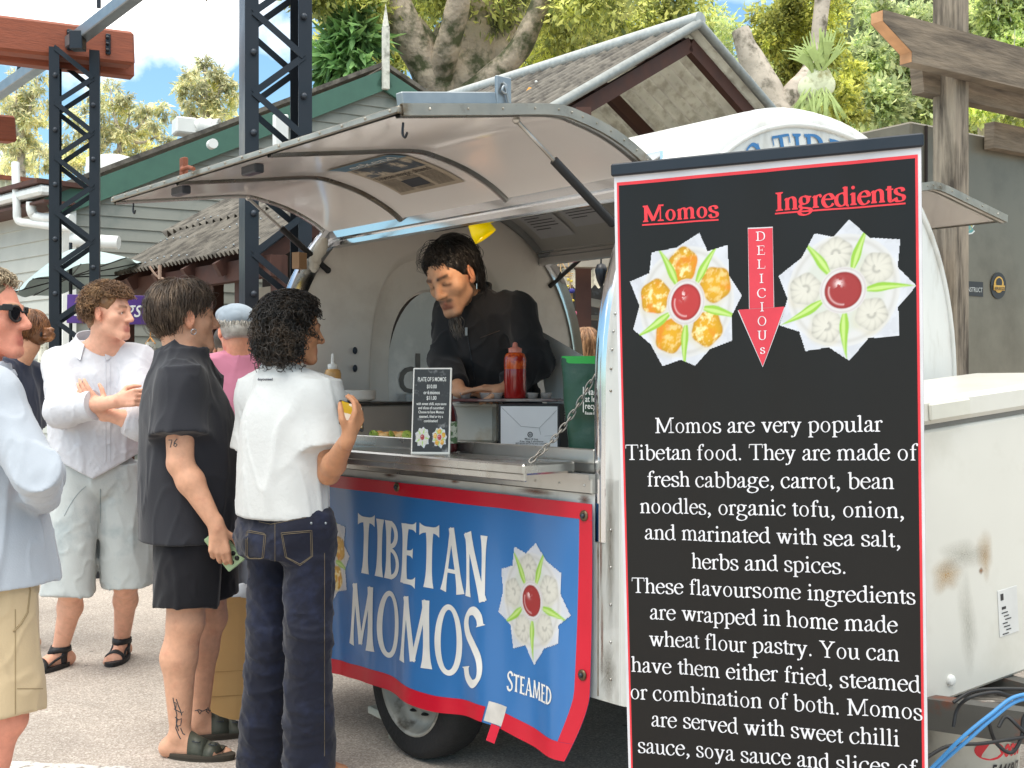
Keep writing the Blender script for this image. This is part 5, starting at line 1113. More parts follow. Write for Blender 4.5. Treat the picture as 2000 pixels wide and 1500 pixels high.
# ---- banner
bn_ = thing('vinyl_banner', 'blue TIBETAN MOMOS vinyl banner with red border tied under the counter', 'banner', mtx=MT)
def bw(u, z):
    t = (1.01-z)/.78; return -.018-.012*math.sin(u*7.0+1.0)*t-.02*t*t-.010*math.sin(u*17+z*3)*(.3+.7*t)-.004*math.sin(u*31)*t
def b_edge(z): return 2.0-.075*max(0, (.44-z)/.2)**1.3
def b_bot(u): return .245+.012*math.sin(u*9)-.0*u
def bp(u, z, off=0): return T(u, bw(u, z)-off, z)
U0 = .22
def bq(a, c):
    z = 1.012-.012*math.sin(a*math.pi*2.2)**2*0+(-c)*(1.012-b_bot(U0+1.78*a)); e = b_edge(z); return U0+(e-U0)*a, z
m_blue = mat('banner_blue', '#336fac', .32, var=.05, vs=3, coat=.15); m_red = mat('banner_red', '#c4122c', .4, var=.06, vs=6)
b = MB(); b.grid(lambda a, c: bp(*bq(a, c)), 90, 34, True, True); b.build('banner_sheet', m_blue, bn_)
def strip(name, a0, a1, c0, c1, na, nc, m=m_red, off=.0015):
    b = MB(); b.grid(lambda a, c: bp(*bq(a0+(a1-a0)*a, c0+(c1-c0)*c), off), na, nc, True, True); return b.build(name, m, bn_)
strip('border', 0, 1, 0, .062, 90, 3); strip('border', 0, .745, .928, 1.0, 70, 3); strip('border', .80, 1, .928, 1.0, 20, 3); strip('border', .968, 1, .063, .927, 3, 30); strip('border', 0, .02, .063, .927, 3, 30)
strip('torn_patch', .75, .80, .90, .99, 6, 6, mat('torn_backing', '#c9c4bd', .8, var=.15, vs=20))
b = MB(); 
def tear(a, c): u, z = bq(.775+.025*a, .99); p = bp(u, z-.05*c, .006+.02*c); return p
b.grid(tear, 4, 4, True, True); b.build('torn_flap', m_red, bn_)
b = MB()
def hz_(u0, u1, z0, z1, pw, unit):
    put_text(b, pw, lambda x, y, l: bp(u0+(u1-u0)*x, z0+(z1-z0)*y, .0016+l*.00012), unit=unit)
hz_(.715, 1.512, .655, .868, flared_text('TIBETAN', 2), 100); hz_(.668, 1.492, .375, .605, flared_text('MOMOS', 3), 100); hz_(1.612, 1.858, .387, .442, flared_text('STEAMED', 3), 100); hz_(.32, .505, .387, .442, flared_text('FRIED', 3), 100)
b.build('lettering', mat('banner_white', '#e3e1dc', .4), bn_)
for kind, uc, sd_ in (('steamed', 1.733, 3), ('fried', .480, 4)):
    xy, fs, cs = dish_print(kind, 120, sd_); vs = [bp(uc+.187*x, .688+.192*y, .0014) for x, y in xy]
    obj_from('dish_print', [tuple(v) for v in vs], fs, m_print, bn_, True, colors=cs)
for u_, z_ in ((.98, .995), (1.965, .975), (1.97, .50), (.3, .99)):
    b = MB()
    c = bp(u_, z_, .002); Rm = Matrix.Rotation(math.atan2(U.y, U.x), 3, 'Z') @ Matrix.Rotation(R(90), 3, 'X'); b.lathe([(.006, .004), (.010, .006), (.016, .004), (.017, 0)], c, 16, Rm); b.build('eyelet', mat('old_brass', '#6d5c48', .45, .7), bn_)
for u_, z_ in ((.98, .995), (1.965, .975), (1.97, .50)): b = MB(); b.sphere(bp(u_, z_, .008), .008, 8, 6); b.build('screw', m_dkgrey, bn_)
# ---- step plank
sp_ = thing('step_plank', 'pale wooden step plank on a block beside the trailer wheel', 'step', mtx=MT)
b = MB(MT); b.box((.86, .17, .085), (.50, .2, .03), R(-6), .004); b.build('plank', mat('pale_plank', '#c6c8bb', .8, var=.15, vs=9), sp_)
b = MB(MT); b.box((.80, .17, .034), (.12, .14, .07), 0, .004); b.build('block', mat('pale_block', '#b1b1a2', .8, var=.2), sp_)

# ================================================================ THINGS ON THE COUNTER
def on(px, py, z): Y = (EYE-z)*F/(py-750); return Vector(((px-1000)/F*Y, Y, z))
ZB, ZS = 1.131, 1.136
# menu placard
pc = on(840, 886, ZS); pt = thing('menu_placard', 'black and white menu placard standing on the counter edge', 'placard', pc)
px_ = Vector((.985, -.17, 0)).normalized(); pu = Vector((.02, .12, 1)).normalized(); pn = px_.cross(pu).normalized(); pn = pn if pn.y < 0 else -pn
def pl_(x, y, o=0): return pc+px_*x+pu*y+pn*o
b = MB(); b.bar(pl_(-.067, .145, -.004), pl_(.067, .145, -.004), .008, .292, up=pu, bev=.001); b.build('board', mat('placard_edge', '#dcdad4', .6), pt)
b = MB(); b.add([pl_(-.062, .006, .0012), pl_(.062, .006, .0012), pl_(.062, .286, .0012), pl_(-.062, .286, .0012)], [(0, 1, 2, 3)]); b.build('chalk_print', mat('chalk_black', '#2d3032', .6, var=.2, vs=20, color2='#8d8f90', c2_range=(.55, .72), c2s=28), pt)
b = MB()
for i, (tx, wd3, yy, hh) in enumerate((('PLATE OF 5 MOMOS', .098, .245, .020), ('$10.00', .034, .221, .018), ('or 6 momos', .056, .201, .017), ('$11.00', .034, .182, .018), ('with sweet chilli, soya sauce', .104, .164, .013), ('and slices of cucumber.', .090, .150, .013), ('Choose to have Momos', .088, .136, .013), ('steamed , fried or try a', .082, .121, .013), ('combination!', .048, .106, .013))):
    line_text(b, sans_text(tx, 1.2), pl_(-wd3/2, yy), pl_(wd3/2, yy), pu, hh, pn, .002)
b.build('lettering', m_white, pt)
for kind, xx in (('steamed', -.028), ('fried', .031)):
    xy, fs, cs = dish_print(kind, 56, 7); obj_from('dish_print', [tuple(pl_(xx+.028*x, .055+.038*y, .002)) for x, y in xy], fs, m_print, pt, True, colors=cs)
# soy bottle
c = on(876, 884, ZS)+V(.0, .05, 0); t = thing('sauce_bottle', 'dark red glass sauce bottle behind the menu placard', 'bottle', c); b = MB(); b.lathe([(0, 0), (.026, 0), (.028, .01), (.028, .12), (.022, .145), (.012, .165), (.012, .2), (0, .2)], c, 20); b.build('bottle_body', mat('soy_glass', '#4a1216', .2, coat=.4), t)
b = MB(); b.lathe([(.0285, .03), (.0285, .105)], c, 20); b.build('bottle_label', mat('soy_label', '#5d7a55', .6, color2='#c9cfc0', c2_range=(.5, .52), c2s=40), t)
# plate of momos
c = T(.60, .22, ZB); t = thing('momo_plate', 'paper plate of fried momos with cucumber beside the placard', 'plate of food', c)
b = MB(); b.lathe([(0, .006), (.07, .006), (.095, .02), (.098, .021), (.096, .018), (.07, .002), (0, .002)], c, 32); b.build('plate', m_white, t)
m_momo = mat('fried_momo', '#d9a45c', .5, var=.2, vs=30, color2='#e8cf9c', c2_range=(.45, .6), c2s=25)
for k, (dx, dy) in enumerate(((-.03, -.03), (.035, -.02), (0, .04), (-.06, .02))):
    b = MB(); b.sphere(c+V(dx, dy, .026), .032, 20, 12, (1, 1, .72)); v = np.array(b.v); b.v = [tuple(x) for x in v+fbm(v*45, 2)[:, None]*.006]; b.build('momo', m_momo, t)
b = MB()
for dx, dy, a in ((-.075, -.02, .5), (.0, -.05, 1.3), (-.065, -.04, 2.0), (.06, -.045, .2)): b.lathe([(0, .003), (.02, .003), (.022, 0), (.02, -.003), (0, -.003)], c+V(dx, dy, .035), 14, Matrix.Rotation(a, 3, 'Z') @ Matrix.Rotation(R(65), 3, 'X'))
b.build('cucumber', mat('cucumber', '#a9c255', .4, color2='#4f7a2a', c2_range=(.55, .6), c2s=50), t)
# food warmer, plates, mustard bottle, cups
c = T(.20, .30, ZB); t = thing('food_warmer', 'low stainless steel food warmer box on the counter', 'food warmer', c)
Rw = math.atan2(U.y, U.x)+R(6)
b = MB(); b.box(c+V(0, 0, .078), (.34, .40, .145), Rw, .008); b.build('warmer_body', mat('warmer_steel', '#b3ada4', .4, .25, var=.1, vs=6), t)
b = MB(); b.box(c+V(0, 0, .157), (.355, .415, .012), Rw, .004); b.build('warmer_lid', mat('warm_lid', '#6a6661', .35, .7), t)
cw = c+V(0, 0, .164)
t = thing('paper_plates', 'stack of white paper plates on the food warmer', 'plates', T(.33, .19, ZB+.164)); b = MB()
for k in range(9): b.lathe([(0, .001), (.075, .001), (.1, .012), (.1, .0145), (.074, .0035), (0, .0035)], T(.31, .21, ZB+.165)+V(0, 0, k*.0042), 30)
b.build('plate_stack', m_white, t)
cm = T(.235, .16, ZB+.1635); t = thing('mustard_bottle', 'squeeze bottle of pale brown sauce with white nozzle', 'bottle', cm)
u_ = uz(643, 775, .1); b = MB(); b.lathe([(0, 0), (.033, 0), (.035, .006), (.035, .12), (.03, .135), (.018, .14)], cm, 24); b.build('bottle_body', mat('mustard_sauce', '#c79a5c', .35, var=.1, color2='#8a4f22', c2_range=(.58, .7), c2s=9, coat=.3), t)
b = MB(); b.lathe([(.021, .138), (.022, .158), (.008, .162), (.006, .2), (.003, .205), (0, .205)], cm, 18); b.build('nozzle_cap', m_white, t)
c = on(806, 850, ZB)+V(-.0, .06, 0); t = thing('cup_stack', 'tall stack of white paper cups behind the placard', 'cups', c); b = MB()
for k in range(16): b.lathe([(.028+.0006*k, .012*k), (.0315+.0006*k, .012*k+.011), (.0325+.0006*k, .012*k+.012), (.029, .012*k+.012)], c, 20)
b.build('cups', m_white, t)
# plastic tub, tray, sauce cups, red bottle, carton
c = on(928, 868, ZB); t = thing('plastic_tub', 'cloudy plastic food tub under the serving tray', 'tub', c+V(0, .07, 0)); b = MB(); b.box(c+V(0, .07, .083), (.185, .14, .16), R(-8), .015); b.build('tub_body', mat('cloudy_plastic', '#cfcabd', .35, var=.1, vs=5, color2='#b09d80', c2_range=(.55, .7), c2s=5), t)
b = MB(); b.box(c+V(0, .07, .157), (.198, .152, .014), R(-8), .004); b.build('tub_lid', mat('cloudy_lid', '#dcd9cf', .35), t)
b = MB(); b.box(c+V(.028, .0005, .03), (.016, .004, .03), R(-8)); b.build('tub_tab', m_paper, t)
cb = on(1040, 877, ZB); t = thing('carton', 'white faced cardboard carton with black sides next to the green bag', 'carton', cb+V(.02, .08, 0)); Rc = R(-16)
b = MB(); b.box(cb+V(.012, .09, .083), (.235, .18, .164), Rc, .002); b.build('carton_box', mat('carton_black', '#232326', .6), t)
cx_ = Matrix.Rotation(Rc, 3, 'Z'); fc = cb+V(.012, .09, .083)+cx_ @ V(0, -.0915, 0); fx = cx_ @ V(1, 0, 0); fnm = cx_ @ V(0, -1, 0)
b = MB(); b.add([fc+fx*x+V(0, 0, z_) for x, z_ in ((-.108, -.074), (.108, -.074), (.108, .074), (-.108, .074))], [(0, 1, 2, 3)]); b.build('carton_face', mat('carton_white', '#dfe0e2', .55, var=.04), t)
b = MB(); fo_ = fc+fnm*.001
for (x0, z0), (x1, z1) in (((-.105, .07), (-.03, .0)), ((-.03, 0), (.04, -.005)), ((.04, -.005), (.105, .06)), ((.04, -.005), (.045, -.03)), ((.06, -.035), (.105, -.03))): b.tube([fo_+fx*x0+V(0, 0, z0), fo_+fx*x1+V(0, 0, z1)], .0008, 4)
b.build('carton_fold', mat('fold_grey', '#9b9da0', .7), t)
b = MB(); b.lathe([(.0075, 0), (.0095, .0008), (.0105, 0)], fo_+V(0, 0, -.03)+fx*.005, 20, Matrix.Rotation(Rc, 3, 'Z') @ Matrix.Rotation(R(90), 3, 'X'))
line_text(b, sans_text('30', 2), fo_+fx*-.001+V(0, 0, -.034), fo_+fx*.011+V(0, 0, -.034), (0, 0, 1), .012, fnm, .0008)
for k, (tx, w3) in enumerate((('Meet 8 hug', .05), ('4 bar lalag 5 allowance', .09), ('BEST BEFORE BATCH NO AND COUNTRY', .12))): line_text(b, sans_text(tx, 1), fo_+fx*(.01-w3/2)+V(0, 0, -.049-.0085*k), fo_+fx*(.01+w3/2)+V(0, 0, -.049-.0085*k), (0, 0, 1), .009, fnm, .0008)
b.build('carton_print', mat('print_black', '#3a3b3e', .7), t)
b = MB(); rs_ = cb+V(.012, .09, .083)+cx_ @ V(.1182, 0, 0); line_text(b, sans_text('4 x 700 ml', 1), rs_+cx_ @ V(.0005, -.03, .06), rs_+cx_ @ V(.0005, -.03, -.0), cx_ @ V(0, 1, 0), .02, cx_ @ V(1, 0, 0), .001); b.build('carton_print', m_white, t)
ct = V((cb.x+c.x)/2+.03, (cb.y+c.y)/2+.13, ZB+.169); t = thing('serving_tray', 'thin dark red serving tray lying across the tub and carton', 'tray', ct)
b = MB(); b.box(ct+V(-.01, .0, .006), (.43, .27, .008), R(-10), .003); b.box(ct+V(-.01, .0, .011), (.39, .23, .004), R(-10)); b.build('tray', mat('tray_red', '#5a2b30', .3, coat=.3, color2='#9b9490', c2_range=(.5, .6), c2s=3), t)
ctr_ = ct+V(0, 0, .0135)
gd = 'clear sauce cups on the serving tray'
for k, (dx, dy, lab) in enumerate(((-.17, -.05, 'clear sauce cup at the left end of the serving tray'), (-.085, -.08, 'clear sauce cup left of the red sauce bottle'), (-.04, -.075, 'half full clear sauce cup touching the red bottle'), (.10, -.085, 'clear sauce cup just right of the red sauce bottle'), (.15, -.06, 'outermost clear sauce cup right of the red bottle'))):
    c5 = ctr_+Matrix.Rotation(R(-10), 3, 'Z') @ V(dx, dy, 0); t = thing('sauce_cup', lab, 'sauce cup', c5, group=gd)
    b = MB(); b.lathe([(0, 0), (.017, 0), (.023, .02), (.025, .021), (.023, .023), (.021, .02), (.016, .002), (0, .002)], c5, 20); b.build('cup', mat('clear_cup', '#d5d3d0', .15, coat=.5, alpha=.55), t)
    b = MB(); b.lathe([(0, .011), (.019, .011)], c5, 16); b.build('sauce', mat('chilli_sauce', '#8a1510', .25, coat=.4), t)
c6 = ctr_+Matrix.Rotation(R(-10), 3, 'Z') @ V(.03, -.07, 0); t = thing('chilli_bottle', 'squeeze bottle half full of red chilli sauce with pink cap', 'bottle', c6)
b = MB(); b.lathe([(0, 0), (.040, 0), (.043, .006), (.043, .108), (.042, .114)], c6, 28); b.build('bottle_sauce', mat('red_sauce', '#9c1410', .22, coat=.5, var=.08), t)
b = MB(); b.lathe([(.042, .114), (.043, .12), (.043, .156), (.037, .172), (.026, .178)], c6, 28); b.build('bottle_body', mat('stained_plastic', '#dd5a1c', .25, coat=.5, color2='#a52412', c2_range=(.5, .58), c2s=22), t)
b = MB(); b.lathe([(.026, .176), (.0265, .195), (.019, .197), (.011, .2), (.009, .214), (.004, .218), (0, .218)], c6, 24); b.build('nozzle_cap', mat('pink_cap', '#dd8a78', .4), t)
# green shopping bag
c7 = T(1.80, .17, ZB); t = thing('shopping_bag', 'dark green reusable shopping bag at the right end of the counter', 'bag', c7)
bx = V(.99, -.12, 0); by = V(.12, .99, 0)
def bagp(a, c):
    th = 2*math.pi*a; w3 = .070+.010*c; d3 = .065*(1-.35*c); n_ = 4; ca, sa = math.cos(th), math.sin(th)
    x = w3*math.copysign(abs(ca)**(2/n_), ca); y = d3*math.copysign(abs(sa)**(2/n_), sa); p = c7+bx*x+by*y+V(0, 0, .325*c)
    n3 = float(vnoise(np.array([[p.x*22, p.y*22, p.z*16]]))[0])*.006; return p+by*n3+bx*n3+V(-.012*c, 0, 0)
b = MB(); b.grid(bagp, 64, 26, True); b.build('bag_body', mat('bag_green', '#123f2d', .42, var=.14, vs=9, bump=.35, bs=25), t)
b = MB(); b.grid(lambda a, c: bagp(a, .93+.07*c)+(c7-V(0, 0, 0)-bagp(a, .93)).xyz.normalized()*.002*0+V(0, 0, .003*c), 64, 1, True); b.build('bag_rim', mat('bag_bright', '#1f9a3c', .5), t)
b = MB(); bf = c7-by*.072
for tx, yy, hh, ww in (('Made', .205, .03, .05), ('at least', .183, .027, .055), ('recycled', .161, .027, .065), ('Reuse & recycle', .143, .014, .062)): line_text(b, sans_text(tx, 1.5), bf+bx*-.015+V(0, 0, yy), bf+bx*(-.015+ww)+V(0, 0, yy), (0, 0, 1), hh, -by, .006)
line_text(b, sans_text('The fresh', 1.5, .2), bf+bx*.0+V(0, 0, .018), bf+bx*.055+V(0, 0, .018), (0, 0, 1), .018, -by, .008); b.add([bf-by*.007+bx*x+V(0, 0, z_) for x, z_ in ((-.022, .15), (-.019, .15), (-.019, .23), (-.022, .23))], [(0, 1, 2, 3)])
b.lathe([(0, 0), (.008, 0)], bf-by*.008+bx*-.012+V(0, 0, .022), 14, Matrix.Rotation(R(90), 3, 'X')); b.build('bag_print', m_white, t)
# plastic sheet draped behind the vendor
c8 = T(1.25, .95, 1.2); t = thing('plastic_sheet', 'white plastic sheet draped over a shelf behind the vendor', 'plastic sheet', c8)
A_, B_, C__, D_ = P(1045, 640, 5.05), P(1150, 700, 4.75), P(1165, 720, 4.7), P(1060, 728, 5.0)
def shp(a, c): 
    top = A_.lerp(B_, a); bot = P(1075, 830, 5.0).lerp(P(1170, 800, 4.7), a); p = top.lerp(bot, c); q = vnoise(np.array([[p.x*14, p.z*10, 3.3]]))[0]; return p+V(0, .018*q, .004*q)
b = MB(); b.grid(shp, 30, 24, True); b.build('sheet', mat('thin_plastic', '#efece6', .25, var=.05, coat=.3), t)
# ================================================================ PULL-UP SIGN
YL, YR = 3.23, 2.90
STL, STR, SBL, SBR = P(1199, 322, YL), P(1799, 262, YR), P(1233.5, 1709, YL), P(1816, 1797, YR)
sg_ = thing('pull_up_banner', 'tall black pull up banner listing momo ingredients in white text', 'banner stand', (SBL+SBR)/2*1.0)
sx = (STR-STL).normalized(); su = ((STL+STR)/2-(SBL+SBR)/2).normalized(); sn = sx.cross(su).normalized(); sn = sn if sn.y < 0 else -sn
def sq(a, c, o=0):       # a across, c up
    p = (SBL*(1-a)+SBR*a)*(1-c)+(STL*(1-a)+STR*a)*c; wv = (.0055*math.sin(a*19+c*2)+.002*math.sin(a*43+1+c))*(1-abs(2*c-1)**6)
    return p+sn*(o+wv)
def spx(px, py, o=0.0):
    """pixel onto the sign's plane"""
    d = Vector(((px-1000)/F, 1, (750-py)/F)); o_ = Vector((0, 0, EYE)); t = (STL-o_).dot(sn)/d.dot(sn)
    return o_+d*t+sn*o
# invert bilinear approx by solving a,c from plane point
def sac(p):
    a = (p-SBL).dot(sx)/((SBR-SBL).dot(sx)); c = 0
    for _ in range(12):
        L0 = SBL.lerp(STL, c); L1 = SBR.lerp(STR, c); a = (p-L0).dot(sx)/((L1-L0).dot(sx)); B0 = SBL.lerp(SBR, a); B1 = STL.lerp(STR, a); c = (p-B0).dot(su)/((B1-B0).dot(su))
    return a, c
def smap(p, o): a, c = sac(p); return sq(a, c, o)
m_sb = mat('banner_black', '#171616', .33, var=.08, vs=2, spec=.3); m_sw = mat('banner_margin', '#c9c8cc', .5); m_sr = mat('sign_red', '#d8303a', .45); m_tx = mat('sign_white_ink', '#d9d8dc', .5)
b = MB(); b.grid(lambda a, c: sq(a, .0+.985*c), 100, 40, True, False); b.build('print_sheet', m_sw, sg_)
b = MB(); b.grid(lambda a, c: sq(a, .985*c, -.004), 20, 20, True, True); b.build('print_back', mat('banner_back', '#8b8b8b', .6), sg_)
def frect(name, a0, a1, c0, c1, m, o, na=120, nc=50): b = MB(); b.grid(lambda a, c: sq(a0+(a1-a0)*a, c0+(c1-c0)*c, o), na, nc, True); return b.build(name, m, sg_)
frect('red_border', .010, .990, .0, .9745, m_sr, .0006); frect('black_field', .017, .982, .0, .970, m_sb, .0012)
b = MB(); b.bar(sq(-.008, .992, .0), sq(1.008, .992, .0), .022, .034, up=su, bev=.004); b.build('top_bar', mat('bar_grey', '#232a33', .4, .3), sg_)
b = MB(); b.bar(sq(-.008, -.004), sq(1.008, -.004), .16, .05, up=(0, 0, 1), bev=.01); b.build('base_cassette', m_alu, sg_)
b = MB(); b.tube([sq(.5, .0, -.05), sq(.5, .985, -.035)], .012, 10); b.build('pole', m_alu, sg_)
def sline(mb, txt, ax, ay, bx_, by_, em, thick=8.6, thin=2.6, o=.002):
    A = spx(ax, ay); B = spx(bx_, by_); pw = serif_text(txt, thick, thin); h = em/F*((A.y+B.y)/2)
    put_text(mb, pw, lambda x, y, l: smap(A+(B-A)*x+su*(y*h), o+l*.00006))
lines = [('Momos are very popular', 1279, 846, 1724, 843, 47), ('Tibetan food. They are made of', 1223, 898, 1793, 899, 47), ('fresh cabbage, carrot, bean', 1263, 950, 1747, 955, 47), ('noodles, organic tofu, onion,', 1250, 1002, 1768, 1012, 47),
         ('and marinated with sea salt,', 1259, 1053, 1761, 1069, 47), ('herbs and spices.', 1350, 1110, 1656, 1120, 47), ('These flavoursome ingredients', 1235, 1157, 1789, 1180, 47), ('are wrapped in home made', 1269, 1209, 1754, 1236, 48), ('wheat flour pastry. You can', 1268, 1261, 1757, 1292, 48),
         ('have them either fried, steamed', 1234, 1311, 1799, 1352, 48), ('or combination of both. Momos', 1231, 1364, 1803, 1406, 48), ('are served with sweet chilli', 1272, 1418, 1758, 1458, 48), ('sauce, soya sauce and slices of', 1246, 1469, 1792, 1517, 48), ('cucumber. Plate of momos', 1262, 1525, 1780, 1570, 48)]
b = MB()
for t_ in lines: sline(b, *t_)
b.build('lettering', m_tx, sg_)
b = MB(); sline(b, 'Momos', 1255, 434, 1404, 424, 49, 14, 4.4); sline(b, 'Ingredients', 1514, 413, 1769, 392, 56, 14, 4.4)
for ax, ay, bx_, by_ in ((1254, 438, 1404, 428), (1514, 416, 1769, 396)):
    A, B = spx(ax, ay), spx(bx_, by_); th = .0042; b.grid(lambda u, v: smap(A+(B-A)*u-su*th*v, .0022), 30, 1, True)
b.build('heading', m_sr, sg_)
# arrow
ar = [(1461, 447), (1509, 445), (1511, 600), (1533, 599), (1489, 715), (1443, 605), (1464, 603)]; c_ = spx(1487, 560)
def arrow(name, grow, m, o):
    def gq(q):
        r = []
        for x, y in q: p = spx(x, y); d = p-c_; r.append(c_+d*(1+grow/d.length))
        return r
    b = MB()
    for q, nu, nv in (([ar[0], ar[1], ar[2], ar[6]], 8, 16), ([ar[5], ar[3], ar[4], ar[4]], 16, 16)):
        k = gq(q); b.grid(lambda u, v: smap((k[0]*(1-u)+k[1]*u)*(1-v)+(k[3]*(1-u)+k[2]*u)*v, o), nu, nv, True)
    b.build(name, m, sg_)
arrow('arrow_edge', .003, m_sw, .0030); arrow('arrow', 0, mat('arrow_red', '#c93645', .45), .0036)
b = MB()
for ch, x, y, h in (('D', 1485.5, 470, 27), ('E', 1486, 497.5, 27), ('L', 1486.5, 524.5, 27), ('I', 1487, 552.5, 27), ('C', 1487.3, 581, 27), ('I', 1488, 608, 27), ('O', 1488, 636, 28), ('U', 1488.5, 663.5, 27), ('s', 1489, 690.5, 26)):
    adv = GL[ch][0]/100*h; sline(b, ch, x-adv/2, y+.3, x+adv/2, y-.4, h, 9, 3.2, .0042)
b.build('arrow_lettering', m_tx, sg_)
for kind, x, y, rx, ry, sd_ in (('fried', 1340, 590, 121, 137, 1), ('steamed', 1647, 567, 136, 139, 2)):
    xy, fs, cs = dish_print(kind, 190, sd_); c0_ = spx(x, y); sxx = rx/F*c0_.y; syy = ry/F*c0_.y
    k_ = (spx(x+60, y-7)-spx(x-60, y+7)).normalized()
    obj_from('dish_print', [tuple(smap(c0_+k_*(a*sxx)+su*(c*syy), .0022)) for a, c in xy], fs, m_print, sg_, True, colors=cs)

# ================================================================ CHEST FREEZER on the drawbar
fzY = 3.42; fA = P(1790, 1392, fzY); fz_d = Vector((.834, .551, 0)); fz_n = Vector((.551, -.834, 0)); tilt = .085
fx_ = (fz_d+V(0, 0, tilt)).normalized(); fu = fx_.cross(-fz_n).normalized(); fu = fu if fu.z > 0 else -fu
def fp(x, d, z): return fA+fx_*x-fz_n*d+fu*z
fz = thing('chest_freezer', 'white chest freezer with brown stains tilted on the trailer drawbar', 'freezer', fp(.5, .25, 0)-V(0, 0, .0))
m_fz = mat('freezer_white', '#cccbc3', .4, var=.04, vs=3, color2='#bbb9ae', c2_range=(.5, .75), c2s=2.5, coat=.15)
MF = Matrix.Identity(4); MF.col[0][:3] = fx_; MF.col[1][:3] = -fz_n; MF.col[2][:3] = fu; MF.col[3][:3] = fA
H_ = .815
b = MB(MF); b.box((.55, .26, H_/2), (1.1, .52, H_), None, .012); b.build('body', m_fz, fz)
b = MB(MF); b.box((.55, .26, H_+.006), (1.09, .51, .014)); b.build('seal', mat('seal_grey', '#6c6b66', .7), fz)
b = MB(MF); b.box((.55, .255, H_+.052), (1.11, .535, .078), None, .014); b.build('lid', m_fz, fz)
u0 = .115; b = MB(MF); b.box((u0+.09, -.016, H_+.05), (.19, .012, .052), None, .005); b.build('lid_handle', mat('handle_white', '#c2c1b6', .45), fz)
b = MB(MF); line_text(b, sans_text('sense', 1.5), (.018, -.001, .695), (.068, -.001, .695), (0, 0, 1), .026, (0, -1, 0)); b.build('brand_text', mat('brand_grey', '#4a4c50', .5), fz)
b = MB(MF); b.box((.46, -.0012, .21), (.10, .002, .145), None, .001); b.build('energy_label', mat('label_silver', '#c9cac8', .4), fz)
b = MB(MF); b.box((.43, -.003, .26), (.014, .001, .02)); b.box((.437, -.003, .225), (.02, .001, .008)); 
for k in range(7): b.box((.44+.008*(k % 3), -.003, .21-.011*k), (.03-.006*(k % 2), .001, .003))
b.build('label_print', m_steel, fz)
b = MB(MF); b.lathe([(0, .012), (.012, .012), (.016, .008), (.017, 0)], (.16, 0, .06), 18, Matrix.Rotation(R(90), 3, 'X')); b.build('drain_plug', m_white, fz)
def stain(cx, cz, rx, rz, m, seed):
    b = MB(MF); n = 40; pts = []
    for i in range(n):
        a = 2*math.pi*i/n; k = 1+.35*float(vnoise(np.array([[math.cos(a)*1.6+seed, math.sin(a)*1.6, seed*2.]]))[0]); pts.append((cx+rx*k*math.cos(a), -.0009-seed*.00003, cz+rz*k*math.sin(a)))
    b.add([(cx, -.0009-seed*.00003, cz)]+pts, [(0, (i+1) % n+1, i+1) for i in range(n)]); return b
for i, (cx, cz, rx, rz, c, am) in enumerate(((.17, .375, .075, .055, '#b08a4e', .55), (.36, .40, .045, .08, '#b08a4e', .5), (.26, .42, .14, .05, '#a39f92', .4), (.26, .20, .05, .16, '#a5a397', .35), (.335, .36, .014, .012, '#8a5a2a', .9))):
    b = stain(cx, cz, rx, rz, None, i+1); k = len(b.v); cs = np.zeros((k, 3)); cs[0] = 1
    obj_from('stain', b.v, b.f, soft_stain('stain_%s' % 'abcde'[i], c, am), fz, True, colors=cs)
# boards, bucket, cables beneath
bd2 = thing('timber_board', 'scuffed grey timber boards wedged under the freezer', 'board', P(1930, 1400, 3.5))
b = MB(); b.bar(P(1840, 1385, 3.62), P(2060, 1378, 3.75), .12, .075, bev=.004); b.bar(P(1850, 1362, 3.75), P(2060, 1352, 3.9), .2, .03, bev=.004); b.build('board', mat('scuffed_board', '#6e6962', .8, var=.3, vs=8, stretch=(1, 8, 8), color2='#a5a096', c2_range=(.55, .6), c2s=12), bd2)
bk = thing('paint_bucket', 'white plastic bucket with red lettering under the freezer', 'bucket', P(1898, 750, 3.62)*1.0); bc = P(1898, 1500, 3.62); bc = V(bc.x, bc.y, 0)
b = MB(); b.lathe([(0, 0), (.118, 0), (.122, .01), (.142, .335), (.146, .337), (.146, .35), (.138, .352), (.12, .03), (0, .02)], bc, 40); b.build('bucket_body', mat('bucket_white', '#c3c4bd', .45, var=.08, color2='#9fa098', c2s=5), bk)
b = MB(); b.lathe([(0, .345), (.138, .352), (.148, .35), (.148, .338)], bc, 40); b.build('bucket_lid', mat('bucket_lid', '#6f7069', .5), bk)
def cyl(x, z, o=.001): rr = .122+.02*z/.335+o; a = -math.pi/2+x/rr; return bc+V(rr*math.cos(a), rr*math.sin(a), z)
b = MB(); b.add([cyl(.035*math.cos(a*math.pi/12)*1.3-.0, .285+.028*math.sin(a*math.pi/12), .0015) for a in range(24)], [tuple(range(24))]); put_text(b, sans_text('oost', 5, .3), lambda x, y, l: cyl(.045+.075*x, .268+.07*y, .0015)); b.build('bucket_logo', mat('logo_red', '#b3202b', .5), bk)
b = MB(); put_text(b, sans_text('54468/7', 2, .15), lambda x, y, l: cyl(.005+.115*x, .205+.055*y, .0015)); b.build('bucket_number', m_steel, bk)
m_cab = mat('black_cable', '#1b1c1e', .5); m_cabb = mat('blue_cable', '#3f86c0', .45)
